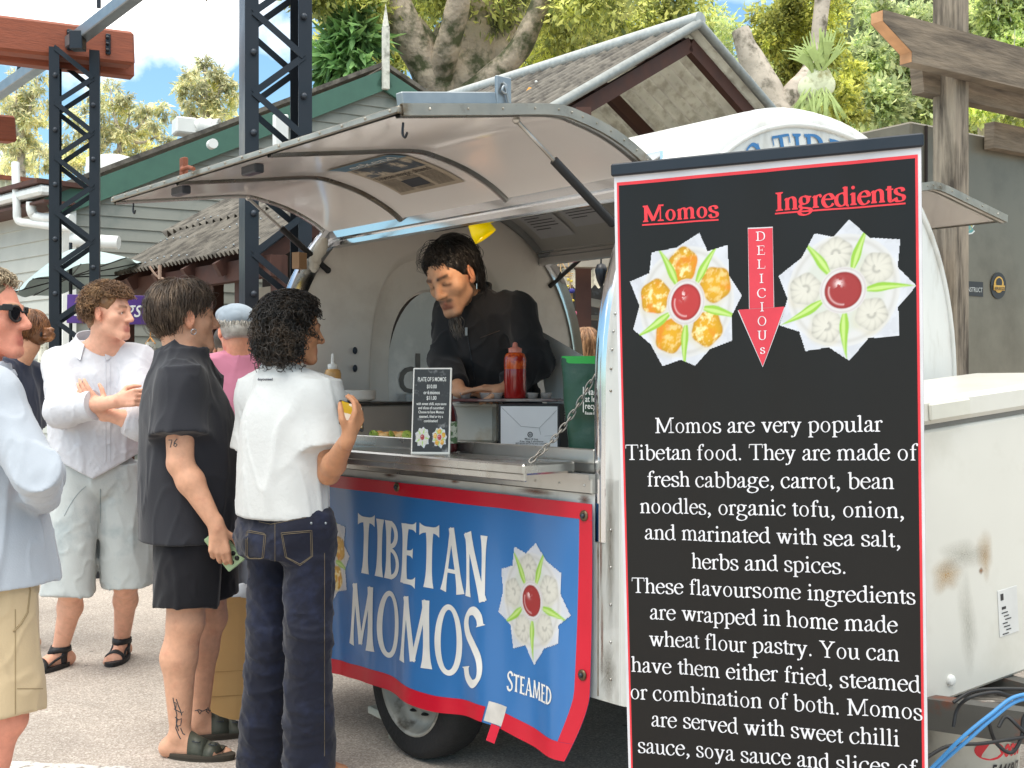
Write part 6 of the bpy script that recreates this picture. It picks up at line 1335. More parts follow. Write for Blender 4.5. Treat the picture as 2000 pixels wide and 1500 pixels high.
cbs = [('black power cables looped over the boards under the freezer', m_cab, [[(1862, 1420), (1870, 1385), (1895, 1362), (1945, 1352), (1985, 1360), (2040, 1340)], [(1795, 1490), (1850, 1458), (1920, 1452), (2000, 1440), (2060, 1436)], [(1930, 1408), (1945, 1450), (1975, 1470), (1995, 1440), (2000, 1400), (2030, 1370)], [(1950, 1420), (1965, 1400), (1990, 1420), (2040, 1470)], [(1862, 1372), (1900, 1350), (1960, 1345), (2050, 1348)]]),
       ('blue extension cable slanting across the white bucket', m_cabb, [[(1790, 1530), (1830, 1490), (1880, 1440), (1935, 1395), (1985, 1360), (2060, 1352)], [(1800, 1535), (1840, 1490), (1890, 1446), (1940, 1402), (1990, 1368), (2060, 1360)]])]
for lab, m_, L_ in cbs:
    t = thing('power_cable', lab, 'cable', P(1900, 1450, 3.12)); b = MB()
    for i, pts in enumerate(L_): b.tube(catmull([P(x, y, (3.02 if m_ is m_cabb else 3.10)+.004*i+.01*math.sin(j*2)) for j, (x, y) in enumerate(pts)], 8), .005, 8)
    b.build('cable', m_, t)
# stickers on the food truck
def ftp(px, py, o=.004):
    d = Vector(((px-1000)/F, 1, (750-py)/F)); o_ = Vector((0, 0, EYE)); t = (fo-o_).dot(fn_)/d.dot(fn_); return o_+d*t+fn_*o
b = MB(); b.add([ftp(x, y) for x, y in ((1886, 549), (1919, 551), (1919, 580), (1886, 577))], [(0, 1, 2, 3)]); b.build('sticker', mat('sticker_black', '#2a2c2e', .5), ft)
b = MB(); line_text(b, sans_text('CONSTRUCT', 1), ftp(1878, 569), ftp(1917, 571), (0, 0, 1), .035, fn_, .002); b.build('sticker_text', mat('sticker_grey', '#b5b8b5', .5), ft)
def oval(name, cx, cy, rx, ry, m, o):
    b = MB(); b.add([ftp(cx+rx*math.cos(i*math.pi/16), cy+ry*math.sin(i*math.pi/16), o) for i in range(32)], [tuple(range(32))]); b.build(name, m, ft)
m_gold = mat('sticker_gold', '#c9a04a', .5)
oval('sticker', 1949, 558, 15, 26, MATS['sticker_black'], .004); oval('sticker_badge', 1949, 556, 9.5, 16, m_gold, .006); oval('sticker_badge', 1949, 552, 6, 9, MATS['sticker_black'], .008)
b = MB(); b.add([ftp(x, y, .009) for x, y in ((1938, 557), (1960, 558), (1960, 568), (1938, 567))], [(0, 1, 2, 3)]); b.build('sticker_badge', m_gold, ft)
b = MB(); line_text(b, sans_text('BREEZE', 2), ftp(1939, 566), ftp(1959, 567), (0, 0, 1), .022, fn_, .011); b.build('sticker_text', MATS['sticker_black'], ft)
b = MB(); pts = [(1880, 418), (1893, 416), (1900, 426), (1902, 440), (1898, 446), (1903, 452), (1898, 457), (1886, 459), (1880, 455)]; b.add([ftp(x, y) for x, y in pts], [tuple(range(9))]); b.build('sticker', m_white, ft)
b = MB(); b.add([ftp(1890+(x-1890)*.82, 438+(y-438)*.86, .006) for x, y in pts], [tuple(range(9))]); b.build('sticker_patch', mat('sticker_teal', '#5a9a9a', .5, color2='#d2b45c', c2_range=(.5, .55), c2s=14), ft)
# purple shop sign behind the curly haired man
ps = thing('purple_sign', 'purple painted sign with white script lettering hanging at the stall', 'sign', P(210, 605, 9.2))
b = MB(); A, B = P(132, 603, 9.25), P(291, 606, 9.15); b.bar(A, B, .03, .225, bev=.004); b.build('sign_board', mat('sign_purple', '#4d2a7c', .5), ps)
b = MB(); put_text(b, sans_text('Darlings', 0, .35), lambda x, y, l: A.lerp(B, .09+.84*x)+V(0, -.018, -.055+y*.2)); b.build('sign_lettering', m_white, ps)
# paper carrier bag
pbc = on(460, 1398, 0.0); pbc = V(pbc.x, pbc.y, 0); pb = thing('paper_bag', 'brown paper carrier bag standing between the two customers', 'paper bag', pbc)
m_kraft = mat('kraft_paper', '#b8925e', .75, var=.08, vs=6, bump=.15, bs=14); zr = R(14)
def pbag(x, y, z): return pbc+Matrix.Rotation(zr, 3, 'Z') @ V(x*(1+.0*z), y*(1-.25*z), z+.0)+V(.05*z*.6, 0, 0)
b = MB(); W3, D3, H3 = .105, .06, .50
rows = [(0, 1), (.12, 1.02), (.3, 1), (H3, .95)]; vs = []; fs = []
for z_, s_ in rows:
    for x, y in ((-1, -1), (0, -1.05), (1, -1), (1.0, 0), (1, 1), (0, 1.05), (-1, 1), (-.9+.0*z_, 0)): vs.append(pbag(x*W3*s_, y*D3*s_, z_))
for i in range(3):
    for j in range(8): fs.append((i*8+j, i*8+(j+1) % 8, (i+1)*8+(j+1) % 8, (i+1)*8+j))
b.add(vs, fs+[tuple(range(8))[::-1]]); b.build('bag_body', m_kraft, pb)
b = MB(); b.bar(pbag(-W3, -D3*1.03-.002, .10), pbag(W3, -D3*1.03-.002, .10), .001, .003); b.bar(pbag(-W3, -D3*1.02-.002, .20), pbag(W3, -D3*1.02-.002, .20), .001, .002); b.build('bag_crease', mat('kraft_dark', '#9a7748', .8), pb)
b = MB(); b.sphere(pbag(.03, 0, H3+.01), .075, 16, 10, (1.1, .6, .6)); v = np.array(b.v); b.v = [tuple(x) for x in v+fbm(v*18, 2)[:, None]*.03]; b.build('bag_stuffing', mat('grey_tissue', '#b9bcc2', .6, var=.1), pb)
# ================================================================ PEOPLE: bodies and clothes are smooth implicit surfaces, meshed once each
def npv(p): return np.array([p[0], p[1], p[2]], float)
def unit(v): v = np.asarray(v, float); return v/(np.linalg.norm(v)+1e-12)
class Surf:
    def __init__(s): s.pr = []; s.clips = []; s.disp = None; s.amp = 0
    def cone(s, a, b, ra, rb, k=.02, col=None, op=1, flat=None, cap=None):
        s.pr.append(dict(t='c', a=npv(a), b=npv(b), ra=ra, rb=rb, k=k, col=col, op=op, flat=flat, cap=cap)); return s
    def ell(s, c, r, k=.02, col=None, op=1, M=None):
        s.pr.append(dict(t='e', c=npv(c), r=np.array(r, float) if np.ndim(r) else np.array([r]*3, float), M=np.eye(3) if M is None else np.array(M), k=k, col=col, op=op)); return s
    def loft(s, o, M, rows, k=.02, col=None):
        """rows of (z, cx, cy, rx, ry) in frame o, M (columns x,y,z)"""
        r = np.array(rows, float); zz = np.linspace(r[0, 0], r[-1, 0], 60)
        def sm(c):
            y = np.interp(zz, r[:, 0], r[:, c]); ker = np.ones(7)/7; yp = np.concatenate([np.full(3, y[0]), y, np.full(3, y[-1])]); return np.convolve(yp, ker, 'valid')
        s.pr.append(dict(t='l', o=npv(o), M=np.array(M), zz=zz, cols=[sm(i) for i in (1, 2, 3, 4)], k=k, col=col, op=1, z0=r[0, 0], z1=r[-1, 0])); return s
    def clip(s, p, n): s.clips.append((npv(p), unit(n))); return s
    def d1(s, q, P_):
        if q['t'] == 'c':
            a, b = q['a'], q['b']; ba = b-a; L2 = ba@ba+1e-12; pa = P_-a
            if q['flat'] is not None: nn, f = q['flat']; nn = unit(nn); pa = pa+np.outer(pa@nn*(1/f-1), nn)
            tt = pa@ba/L2; t = np.clip(tt, 0, 1); v = pa-t[:, None]*ba; d = np.sqrt((v*v).sum(1))-(q['ra']+t*(q['rb']-q['ra']))
            if q['flat'] is not None: d = d*np.where(d > 0, 1, 1)*min(1, q['flat'][1]+.25)
            if q['cap'] is not None:
                L_ = math.sqrt(L2); v2 = pa-tt[:, None]*ba; d = np.sqrt((v2*v2).sum(1))-(q['ra']+np.clip(tt, -.3, 1)*(q['rb']-q['ra'])); e = (tt-1)*L_; d = np.maximum(d, e); d = np.maximum(d, -(tt)*L_-q['ra']*.9)
            return d
        if q['t'] == 'e':
            x = (P_-q['c'])@q['M']; k0 = np.sqrt(((x/q['r'])**2).sum(1)); k1 = np.sqrt(((x/q['r']**2)**2).sum(1))+1e-9; return k0*(k0-1)/k1
        x = (P_-q['o'])@q['M']; c = [np.interp(x[:, 2], q['zz'], y) for y in q['cols']]; X = x[:, 0]-c[0]; Y_ = x[:, 1]-c[1]
        k0 = np.sqrt((X/c[2])**2+(Y_/c[3])**2)+1e-9; k1 = np.sqrt((X/c[2]**2)**2+(Y_/c[3]**2)**2)+1e-9; d = k0*(k0-1)/k1; d = np.maximum(d, -np.minimum(c[2], c[3]))
        return np.maximum(np.maximum(d, q['z0']-x[:, 2]), x[:, 2]-q['z1'])
    @staticmethod
    def mix(d, e, k, op):
        if op < 0: e = -e; h = np.clip(.5-.5*(d-e)/k, 0, 1); return d*(1-h)+e*h+k*h*(1-h)
        h = np.clip(.5+.5*(e-d)/k, 0, 1); return e*(1-h)+d*h-k*h*(1-h)
    def post(s, d, P_):
        if s.disp is not None: d = d+s.disp(P_)
        for p, n in s.clips:
            e = (P_-p)@n; k = .006; h = np.clip(.5-.5*(d-e)/k, 0, 1); d = d*(1-h)+e*h+k*h*(1-h)
        return d
    def ev(s, P_):
        d = None
        for q in s.pr: e = s.d1(q, P_); d = e if d is None else s.mix(d, e, q['k'], q['op'])
        return s.post(d, P_)
    def bounds(s):
        lo = np.full(3, 1e9); hi = -lo
        for q in s.pr:
            if q['op'] < 0: continue
            if q['t'] == 'c': r = max(q['ra'], q['rb']); ps = [q['a']-r, q['a']+r, q['b']-r, q['b']+r]
            elif q['t'] == 'e': r = q['r'].max(); ps = [q['c']-r, q['c']+r]
            else:
                r = max(q['cols'][2].max(), q['cols'][3].max())+max(abs(q['cols'][0]).max(), abs(q['cols'][1]).max()); ps = []
                for z in (q['z0'], q['z1']): c = q['o']+q['M'][:, 2]*z; ps += [c-r, c+r]
            for p in ps: lo = np.minimum(lo, p); hi = np.maximum(hi, p)
        return lo-.03, hi+.03
    def mesh(s, res):
        lo, hi = s.bounds(); B = 8; bs = B*res; nb = np.maximum(1, np.ceil((hi-lo)/bs).astype(int)); half = bs*.5*1.7321
        gx = [lo[i]+(np.arange(nb[i])+.5)*bs for i in range(3)]; C = np.stack(np.meshgrid(*gx, indexing='ij'), -1).reshape(-1, 3)
        Dc = np.array([s.d1(q, C) for q in s.pr]); d = None
        for q, e in zip(s.pr, Dc): d = e if d is None else s.mix(d, e, q['k'], q['op'])
        act = np.abs(s.post(d, C) if s.clips or s.disp else d) < half*1.5+s.amp+.006; bi = np.nonzero(act)[0]; d = d[bi]; Dc = Dc[:, bi]
        ijk = np.stack(np.unravel_index(bi, nb), 1)*B; off = np.stack(np.meshgrid(*[np.arange(B+1)]*3, indexing='ij'), -1).reshape(-1, 3)
        G = ijk[:, None, :]+off[None]; Pt = lo+G*res; n = len(bi); m = off.shape[0]; D = np.full((n, m), 10.0)
        for i, q in enumerate(s.pr):
            if q['op'] > 0: ms = Dc[i] < np.maximum(d, -half)+2.6*half+q['k']+.01
            else: ms = Dc[i] < half*1.3+q['k']+.01
            if not ms.any(): continue
            e = s.d1(q, Pt[ms].reshape(-1, 3)).reshape(-1, m); D[ms] = s.mix(D[ms], e, q['k'], q['op'])
        D = s.post(D.ravel(), Pt.reshape(-1, 3)).reshape(n, m)
        S3 = D.reshape(n, B+1, B+1, B+1); cs = np.stack([S3[:, a:a+B, b:b+B, c:c+B] for a in (0, 1) for b in (0, 1) for c in (0, 1)], -1)  # n,B,B,B,8
        sgn = cs < 0; cross = sgn.any(-1) & ~sgn.all(-1); w_ = np.nonzero(cross); vals = cs[w_]; cell = ijk[w_[0]]+np.stack(w_[1:], 1)
        co = np.array([(a, b, c) for a in (0, 1) for b in (0, 1) for c in (0, 1)], float); ed = [(0, 1), (2, 3), (4, 5), (6, 7), (0, 2), (1, 3), (4, 6), (5, 7), (0, 4), (1, 5), (2, 6), (3, 7)]
        acc = np.zeros((len(vals), 3)); cnt = np.zeros(len(vals))
        for a, b in ed:
            va, vb = vals[:, a], vals[:, b]; c = (va < 0) != (vb < 0); t = np.where(c, va/np.where(c, va-vb, 1), 0); acc += np.where(c[:, None], co[a]+(co[b]-co[a])*t[:, None], 0); cnt += c
        V_ = lo+(cell+acc/cnt[:, None])*res; NN = nb*B+4; key = (cell[:, 0]*NN[1]+cell[:, 1])*NN[2]+cell[:, 2]
        key, first = np.unique(key, return_index=True); V_ = V_[first]; cell = cell[first]; vals = vals[first]
        def find(c):
            k = (c[:, 0]*NN[1]+c[:, 1])*NN[2]+c[:, 2]; i = np.searchsorted(key, k); i = np.clip(i, 0, len(key)-1); return np.where(key[i] == k, i, -1)
        F_ = []
        for ax, cb in ((0, 4), (1, 2), (2, 1)):
            va, vb = vals[:, 0], vals[:, cb]; c = (va < 0) != (vb < 0); ids = np.nonzero(c)[0]; e1 = np.zeros(3, int); e2 = np.zeros(3, int); e1[(ax+1) % 3] = 1; e2[(ax+2) % 3] = 1
            q = np.stack([ids, find(cell[ids]-e1), find(cell[ids]-e1-e2), find(cell[ids]-e2)], 1); fl = va[ids] >= 0; q[fl] = q[fl][:, ::-1]; F_.append(q[(q >= 0).all(1)])
        return V_, np.concatenate(F_)[:, ::-1] if False else np.concatenate(F_)
    def colors(s, V_, base):
        ds = []; cols = []
        for q in s.pr:
            if q['op'] > 0: ds.append(s.d1(q, V_)); cols.append(q['col'] if q['col'] is not None else base)
        ds = np.array(ds); w_ = np.exp(-(ds-ds.min(0))/.0022); w_ /= w_.sum(0); return np.einsum('pv,pc->vc', w_, np.array(cols, float))
    def hit(s, o, d, mx=1.0):
        o = np.atleast_2d(np.array(o, float)); d = np.atleast_2d(np.array(d, float)); d = d/np.linalg.norm(d, axis=1)[:, None]; t = np.zeros(len(o))
        for _ in range(70): t = np.minimum(t+s.ev(o+d*t[:, None])*.75, mx)
        return o+d*t[:, None], t < mx-1e-3
    def build(s, name, m, parent, res, base=None, extra=None):
        v, f = s.mesh(res)
        return obj_from(name, v, f, m, parent, True, colors=(s.colors(v, base) if base is not None else None))
def strands(name, C, r0, r1, m, parent, sides=3, seed=0):
    """C: (N,K,3) centre lines"""
    C = np.asarray(C); n, k, _ = C.shape; tg = np.gradient(C, axis=1); tg /= np.linalg.norm(tg, axis=2)[..., None]+1e-9
    rv = np.random.default_rng(seed).normal(size=(n, 1, 3)); a = np.cross(tg, rv); a /= np.linalg.norm(a, axis=2)[..., None]+1e-9; b = np.cross(tg, a)
    rad = (np.linspace(0, 1, k)**1.5*(r1-r0)+r0)[None, :, None, None]; th = np.arange(sides)*2*np.pi/sides
    v = C[:, :, None, :]+rad*(a[:, :, None, :]*np.cos(th)[None, None, :, None]+b[:, :, None, :]*np.sin(th)[None, None, :, None])
    base = np.arange(n)[:, None, None]*k*sides+np.arange(k-1)[None, :, None]*sides; j = np.arange(sides)[None, None, :]; j2 = (j+1) % sides
    f = np.stack([base+j, base+j2, base+sides+j2, base+sides+j], -1).reshape(-1, 4)
    return obj_from(name, v.reshape(-1, 3), f, m, parent, True)
def skin_mat():
    m = mat('skin', attr='col', rough=.52, var=.10, vs=45, color2='#b8705a', c2_range=(.54, 1.1), c2s=20, sss=.05, spec=.35, bump=.3, bs=260, bd=.002); return m
m_skin = skin_mat()
def hair_mat(name, c, c2, rough=.42):
    m = mat(name, c, rough, var=.25, vs=40, island=.45, color2=c2, c2_range=(.45, .65), c2s=14, spec=.5); return m
def folds(o, M, comps, crump=(0, 1), seed=0.0):
    """comps: (amp, (fx,fy,fz), warp) ridged noise in the local frame"""
    o = npv(o); M = np.array(M)
    def fn(P_):
        x = (P_-o)@M; d = np.zeros(len(x))
        for amp, fr, sharp in comps:
            y = x*np.array(fr); wv = .5*vnoise(y*.6+7.7+seed)[:, None]; n_ = .75*(vnoise((y+wv)@_rotm+seed)+vnoise((y+wv)@_rotm.T*1.13+31.4+seed)); d = d-(amp*np.maximum(0, 1-np.abs(n_)*sharp)**1.5)
        if crump[0]: d += crump[0]*fbm(x*crump[1]+seed, 2)
        return d
    return fn

class Person:
    def __init__(s, label, x, y, phi, H, z0=0.0, skin='#d9a282', fat=1.0, group=None, head=None, look=None, pitch=0, roll=0, hs=1.0):
        s.t = thing('person', label, 'person', (x, y, z0), R(phi)); s.o = np.array([x, y, z0]); s.h = H/1.78; s.R = np.array(Matrix.Rotation(R(phi), 3, 'Z')); s.fat = fat
        s.skin = np.array(lin(skin)); L_ = s.loc; s.J = {}
        for sd, n in ((-1, 'L'), (1, 'R')):
            s.J['hip'+n] = L_(sd*.095, 0, .93); s.J['kn'+n] = L_(sd*.105, .02, .50); s.J['an'+n] = L_(sd*.11, -.03, .085); s.J['toe'+n] = L_(sd*.13, .14, .03)
            s.J['sh'+n] = L_(sd*.185, -.01, 1.43); s.J['el'+n] = L_(sd*.24, -.03, 1.14); s.J['wr'+n] = L_(sd*.25, .06, .90)
        s.J['pel'] = L_(0, 0, .96); s.J['waist'] = L_(0, 0, 1.10); s.J['chest'] = L_(0, 0, 1.30); s.J['neck'] = L_(0, -.02, 1.50)
        s.J['head'] = L_(0, .025, 1.655) if head is None else npv(head)
        s.hR = np.array(Matrix.Rotation(R(phi if look is None else look), 3, 'Z') @ Matrix.Rotation(R(-pitch), 3, 'X') @ Matrix.Rotation(R(roll), 3, 'Y')); s.hs = hs*s.h
        s.hand = {}
    def loc(s, x, y, z): return s.o+s.R@(np.array([x, y, z])*s.h)
    def hd(s, x, y, z): return s.J['head']+s.hR@(np.array([x, y, z])*s.hs)
    def body(s, res=.006, hands=('L', 'R'), feet=True, beard=None, lip='#b5665a', brow='#4a3526', face=True, ears=True, toes=True):
        S = Surf(); J = s.J; h = s.h; f = s.fat; hs = s.hs; sk = s.skin; M = s.R
        ax = unit(J['neck']-J['pel']); fw = unit(M[:, 1]-ax*(M[:, 1]@ax)); rt = np.cross(fw, ax); TM = np.stack([rt, fw, ax], 1); s.TM = TM
        S.ell(J['chest'], (.128*h, .09*h, .16*h), M=TM); S.ell(J['waist'], (.12*h, .09*h, .17*h), .05, M=TM); S.ell(J['pel'], (.14*h, .10*h, .11*h), .05, M=TM)
        S.cone(J['shL'], J['shR'], .042*h, .042*h, .04)
        for n in 'LR':
            S.cone(J['neck'], J['sh'+n]*.75+J['neck']*.25, .055*h, .05*h, .04)
            S.cone(J['hip'+n], J['kn'+n], .085*f*h, .057*f*h, .03)
            up = unit(J['kn'+n]-J['an'+n]); ft = unit(J['toe'+n]-J['an'+n]); bk = unit(up*(ft@up)-ft)
            cm_ = J['kn'+n]*.68+J['an'+n]*.32+bk*.016*h*f
            S.cone(J['kn'+n], cm_, .054*f*h, .056*f*h, .02); S.cone(cm_, J['an'+n], .054*f*h, .036*h, .025)
            S.ell(J['kn'+n]-bk*.02*h, (.04*h,)*3, .03)
            if feet:
                a = J['an'+n].copy(); t = J['toe'+n]; fd_ = unit((t-a)*np.array([1, 1, 0])); sd_ = np.array([-fd_[1], fd_[0], 0]); z0 = s.o[2]; mid = 1 if n == 'R' else -1
                hl = np.array([a[0], a[1], z0])-fd_*.045*h+np.array([0, 0, .032*h]); bl = np.array([a[0], a[1], z0])+fd_*.125*h+np.array([0, 0, .024*h])
                S.cone(a, hl, .034*h, .032*h, .02); S.cone(hl, bl, .031*h, .026*h, .02, flat=(sd_, 1.12)); S.cone(a+np.array([0, 0, -.01])*h, bl, .03*h, .024*h, .02)
                S.cone(bl-sd_*.022*h, bl+sd_*.022*h, .021*h, .021*h, .015)
                if toes:
                    for i in range(5):
                        o_ = bl+sd_*mid*(.030-.0155*i)*h*1.0; L_ = (.050, .050, .045, .038, .030)[i]*h; r_ = (.0125, .009, .0085, .0082, .008)[i]*h; o_ = o_-fd_*.006*i*h
                        S.cone(o_, o_+fd_*L_*.6+np.array([0, 0, .002]), r_, r_, .004); S.cone(o_+fd_*L_*.6+np.array([0, 0, .002]), o_+fd_*L_+np.array([0, 0, -.006*h]), r_, r_*.95, .004)
            S.cone(J['sh'+n], J['el'+n], .050*f*h, .040*f*h, .03); fm = J['el'+n]*.72+J['wr'+n]*.28
            S.cone(J['el'+n], fm, .039*f*h, .041*f*h, .015); S.cone(fm, J['wr'+n], .041*f*h, .026*h, .02)
            if n in hands and n in s.hand: hand(S, J['wr'+n], **s.hand[n], sc=h*1.0)
        # head
        hd = s.hd; HM = s.hR
        S.cone(J['neck']-ax*.03*h, hd(0, -.03, -.06), .060*h*f**.7, .054*h*f**.5, .025)
        E = lambda c, r, k=.02, col=None, op=1, M_=None: S.ell(hd(*c), tuple(np.array(r)*hs), k*hs, col, op, HM if M_ is None else HM@M_)
        C = lambda a, b, ra, rb, k=.01, col=None, op=1: S.cone(hd(*a), hd(*b), ra*hs, rb*hs, k*hs, col, op)
        E((0, -.012, .035), (.077, .098, .086), .03); E((0, .032, -.028), (.060, .062, .080), .03)
        C((-.016, .078, -.099), (.016, .078, -.099), .0175, .0175, .022); C((-.045, .010, -.066), (-.016, .076, -.100), .016, .014, .022); C((.045, .010, -.066), (.016, .076, -.100), .016, .014, .022); C((-.018, .078, -.067), (.018, .078, -.067), .014, .014, .02)
        if face:
            for x in (-1, 1):
                E((x*.033, .090, .008), (.017, .012, .011), .014, None, -1)
                C((x*.014, .086, .024), (x*.046, .072, .026), .011, .009, .012)
                C((x*.016, .0955, .030), (x*.048, .079, .031), .0042, .0034, .004, np.array(lin(brow)))
                E((x*.033, .0755, .0075), (.0150, .0128, .0105), .006, sk*.92)
                C((x*.021, .0868, .004), (x*.044, .080, .003), .0022, .002, .003, np.array([.03, .02, .015]))
                E((x*.046, .055, -.02), (.022, .022, .02), .025)
            C((0, .088, .018), (0, .114, -.026), .009, .0125, .012); 
            for x in (-1, 1): E((x*.0125, .100, -.031), (.009, .011, .008), .008)
            lc = np.array(lin(lip)); C((-.021, .086, -.0635), (.021, .086, -.0635), .0058, .0058, .006, lc); C((0, .0935, -.0625), (0, .0935, -.0625), .0066, .0066, .008, lc); C((-.015, .0895, -.0730), (.015, .0895, -.0730), .0066, .0066, .006, lc)
            C((-.024, .0975, -.0678), (.024, .0975, -.0678), .0014, .0014, .003, None, -1)
        if ears:
            for x in (-1, 1):
                Rm = np.array(Matrix.Rotation(R(-x*22), 3, 'Z') @ Matrix.Rotation(R(8), 3, 'X')); E((x*.080, -.008, -.003), (.0085, .021, .033), .006, sk*np.array([1.04, .86, .82]), 1, Rm); E((x*.088, -.002, .0), (.005, .011, .018), .004, None, -1, Rm); E((x*.076, .0, -.03), (.007, .011, .011), .006, sk*np.array([1.04, .88, .84]))
        if beard is not None:
            bc_ = np.array(lin(beard))
            C((-.022, .088, -.053), (.022, .088, -.053), .0052, .0052, .004, bc_); C((-.018, .080, -.108), (.018, .080, -.108), .012, .012, .01, bc_)
        s.S = S; s.bodyobj = S.build('body', m_skin, s.t, res, sk); return S
    def eyes(s, col='#5a4632', look=(0, 1, 0)):
        for x in (-1, 1):
            b = MB(); c = s.hd(x*.032, .0772, .003); b.sphere(c, .0112*s.hs, 14, 10); e = b.build('eye', mat('eye_white', '#e3ded8', .25, var=.03), s.t)
            d = unit(s.hR@np.array(look)); b = MB(); b.sphere(c+d*.0062*s.hs, .0062*s.hs, 12, 8); b.build('iris', mat('iris_'+col.strip('#'), col, .2), e)
def hand(S, wr, d, n, th, curl=(.25, .3, .35, .4), spread=.0, thumb=.3, sc=1.0, tips=None):
    d = unit(d); n = unit(np.array(n)-d*(np.array(n)@d)); s_ = unit(np.array(th)-d*(np.array(th)@d)-n*(np.array(th)@n)); wr = npv(wr)
    S.cone(wr-d*.02*sc, wr+d*.03*sc, .024*sc, .026*sc, .015, flat=(n, .72))
    for i in range(4):
        o = (.5-i/3)*.058*sc; kn = wr+d*(.088, .091, .087, .078)[i]*sc+s_*o-n*.002*abs(i-1)*sc
        S.cone(wr+d*.01*sc+s_*o*.55, kn, .0135*sc, .0108*sc, .010); L_ = (.074, .082, .077, .060)[i]*sc; p = kn; a = 0
        for j, (fr, r0, r1) in enumerate(((.45, .0098, .0088), (.30, .0088, .0080), (.25, .0080, .0068))):
            a += curl[i]*(1, 1.1, .7)[j]; q = p+(d*math.cos(a)+n*math.sin(a)+s_*spread*(1.5-i)*.12)*L_*fr; S.cone(p, q, r0*sc, r1*sc, .003); p = q
    b0 = wr+d*.022*sc+s_*.020*sc+n*.006*sc; p1 = b0+unit(s_*.75+d*.6+n*(.15+thumb*.5))*.044*sc; p2 = p1+unit(d*.85+s_*(.35-thumb*.5)+n*(.15+thumb))*.033*sc; p3 = p2+unit(d*.9+s_*(.1-thumb*.5)+n*(.2+thumb))*.025*sc
    S.cone(b0, p1, .0155*sc, .0118*sc, .012); S.cone(p1, p2, .0115*sc, .0102*sc, .003); S.cone(p2, p3, .0102*sc, .0080*sc, .003)
# hair that follows the skull from a whorl: rows of (azimuth, start polar, end polar, lift)
def flow_hair(pr, name, m, n, th1, lift=.012, whorl=(0, -.05, 1.0), rad=(.0016, .0007), wave=.004, k=12, seed=1, az=(0, 360), skull=(.080, .101, .089), fall=0.0, th0=(4, 70), lean=(0, 0, 0)):
    r_ = np.random.default_rng(seed); a = np.radians(r_.uniform(az[0], az[1], n)); t0 = np.radians(r_.uniform(th0[0], th0[1], n)); e = np.radians(np.array([th1(math.degrees(x)) for x in a])); e = e*(1+.10*r_.normal(size=n)); t0 = np.minimum(t0, e-.25)
    u = np.linspace(0, 1, k)[None]; th = t0[:, None]+(e-t0)[:, None]*u; aa = a[:, None]+.10*r_.normal(size=(n, 1))*u+.05*np.sin(u*6+r_.uniform(0, 6, (n, 1)))
    D = np.stack([np.sin(th)*np.sin(aa), np.sin(th)*np.cos(aa), np.cos(th)], -1); tl = math.atan2(-whorl[1], whorl[2])*1.0
    cy, sy = math.cos(tl), math.sin(tl); D = np.stack([D[..., 0], D[..., 1]*cy-D[..., 2]*sy, D[..., 1]*sy+D[..., 2]*cy], -1)
    lf = lift*(.4+.8*r_.random((n, 1)))*np.sin(np.pi*np.clip(u*.85+.1, 0, 1))**.6+wave*np.sin(u*9+r_.uniform(0, 6.28, (n, 1)))*u
    Pp = D*(np.array(skull)+0*lf[..., None]+lf[..., None]); Pp = Pp+np.array([0, -.012, .035])
    if fall: ov = np.clip(u-.55, 0, 1)[..., None]; Pp = Pp+ov*np.array([0, -.02, -fall])*(.6+.8*r_.random((n, 1, 1)))
    Pp = Pp+np.array(lean)*u[..., None]**2
    W_ = pr.J['head']+(Pp*pr.hs)@pr.hR.T
    return strands(name, W_, rad[0]*1.0, rad[1], m, pr.t, 3, seed)
def cap_hair(pr, name, m, ells, clips=(), res=.006, amp=.004, fr=(60, 60, 18)):
    S = Surf()
    for c, r, k in ells: S.ell(pr.hd(*c), tuple(np.array(r)*pr.hs), k, M=pr.hR)
    for p, n in clips: S.clip(pr.hd(*p), pr.hR@np.array(n))
    S.disp = lambda P_: amp*vnoise(((P_-pr.J['head'])@pr.hR)*np.array(fr)); S.amp = amp
    S.build(name, m, pr.t, res); return S
def curls(pr, name, m, pts, dirs, ln, coil, turns, r0=.0022, r1=.001, k=18, seed=1, droop=.6, res=None):
    r_ = np.random.default_rng(seed); n = len(pts); u = np.linspace(0, 1, k)[None, :, None]; dn = np.array([0, 0, -1.0])
    L_ = ln*(.6+.7*r_.random((n, 1, 1))); d = dirs[:, None, :]; base = pts[:, None, :]+d*L_*u*(1-.4*droop*u)+dn*L_*droop*u*u
    x = np.cross(d, r_.normal(size=(n, 1, 3))); x /= np.linalg.norm(x, axis=2)[..., None]; y = np.cross(d, x); ph = r_.uniform(0, 6.28, (n, 1, 1)); cl = coil*(.6+.8*r_.random((n, 1, 1)))*np.minimum(1, u*4)*(1-.2*u)
    a = ph+u*turns*2*np.pi*(.7+.6*r_.random((n, 1, 1)))*np.sign(r_.normal(size=(n, 1, 1)))
    return strands(name, base+cl*(x*np.cos(a)+y*np.sin(a)), r0, r1, m, pr.t, 3, seed)
def scalp(pr, n, seed, keep, skull=(.079, .100, .088)):
    r_ = np.random.default_rng(seed); D = r_.normal(size=(n*4, 3)); D /= np.linalg.norm(D, axis=1)[:, None]; D = D[[bool(keep(*d)) for d in D]][:n]
    Pp = D*np.array(skull)+np.array([0, -.012, .035]); return pr.J['head']+(Pp*pr.hs)@pr.hR.T, D@pr.hR.T
CAM = np.array([0, 0, EYE])
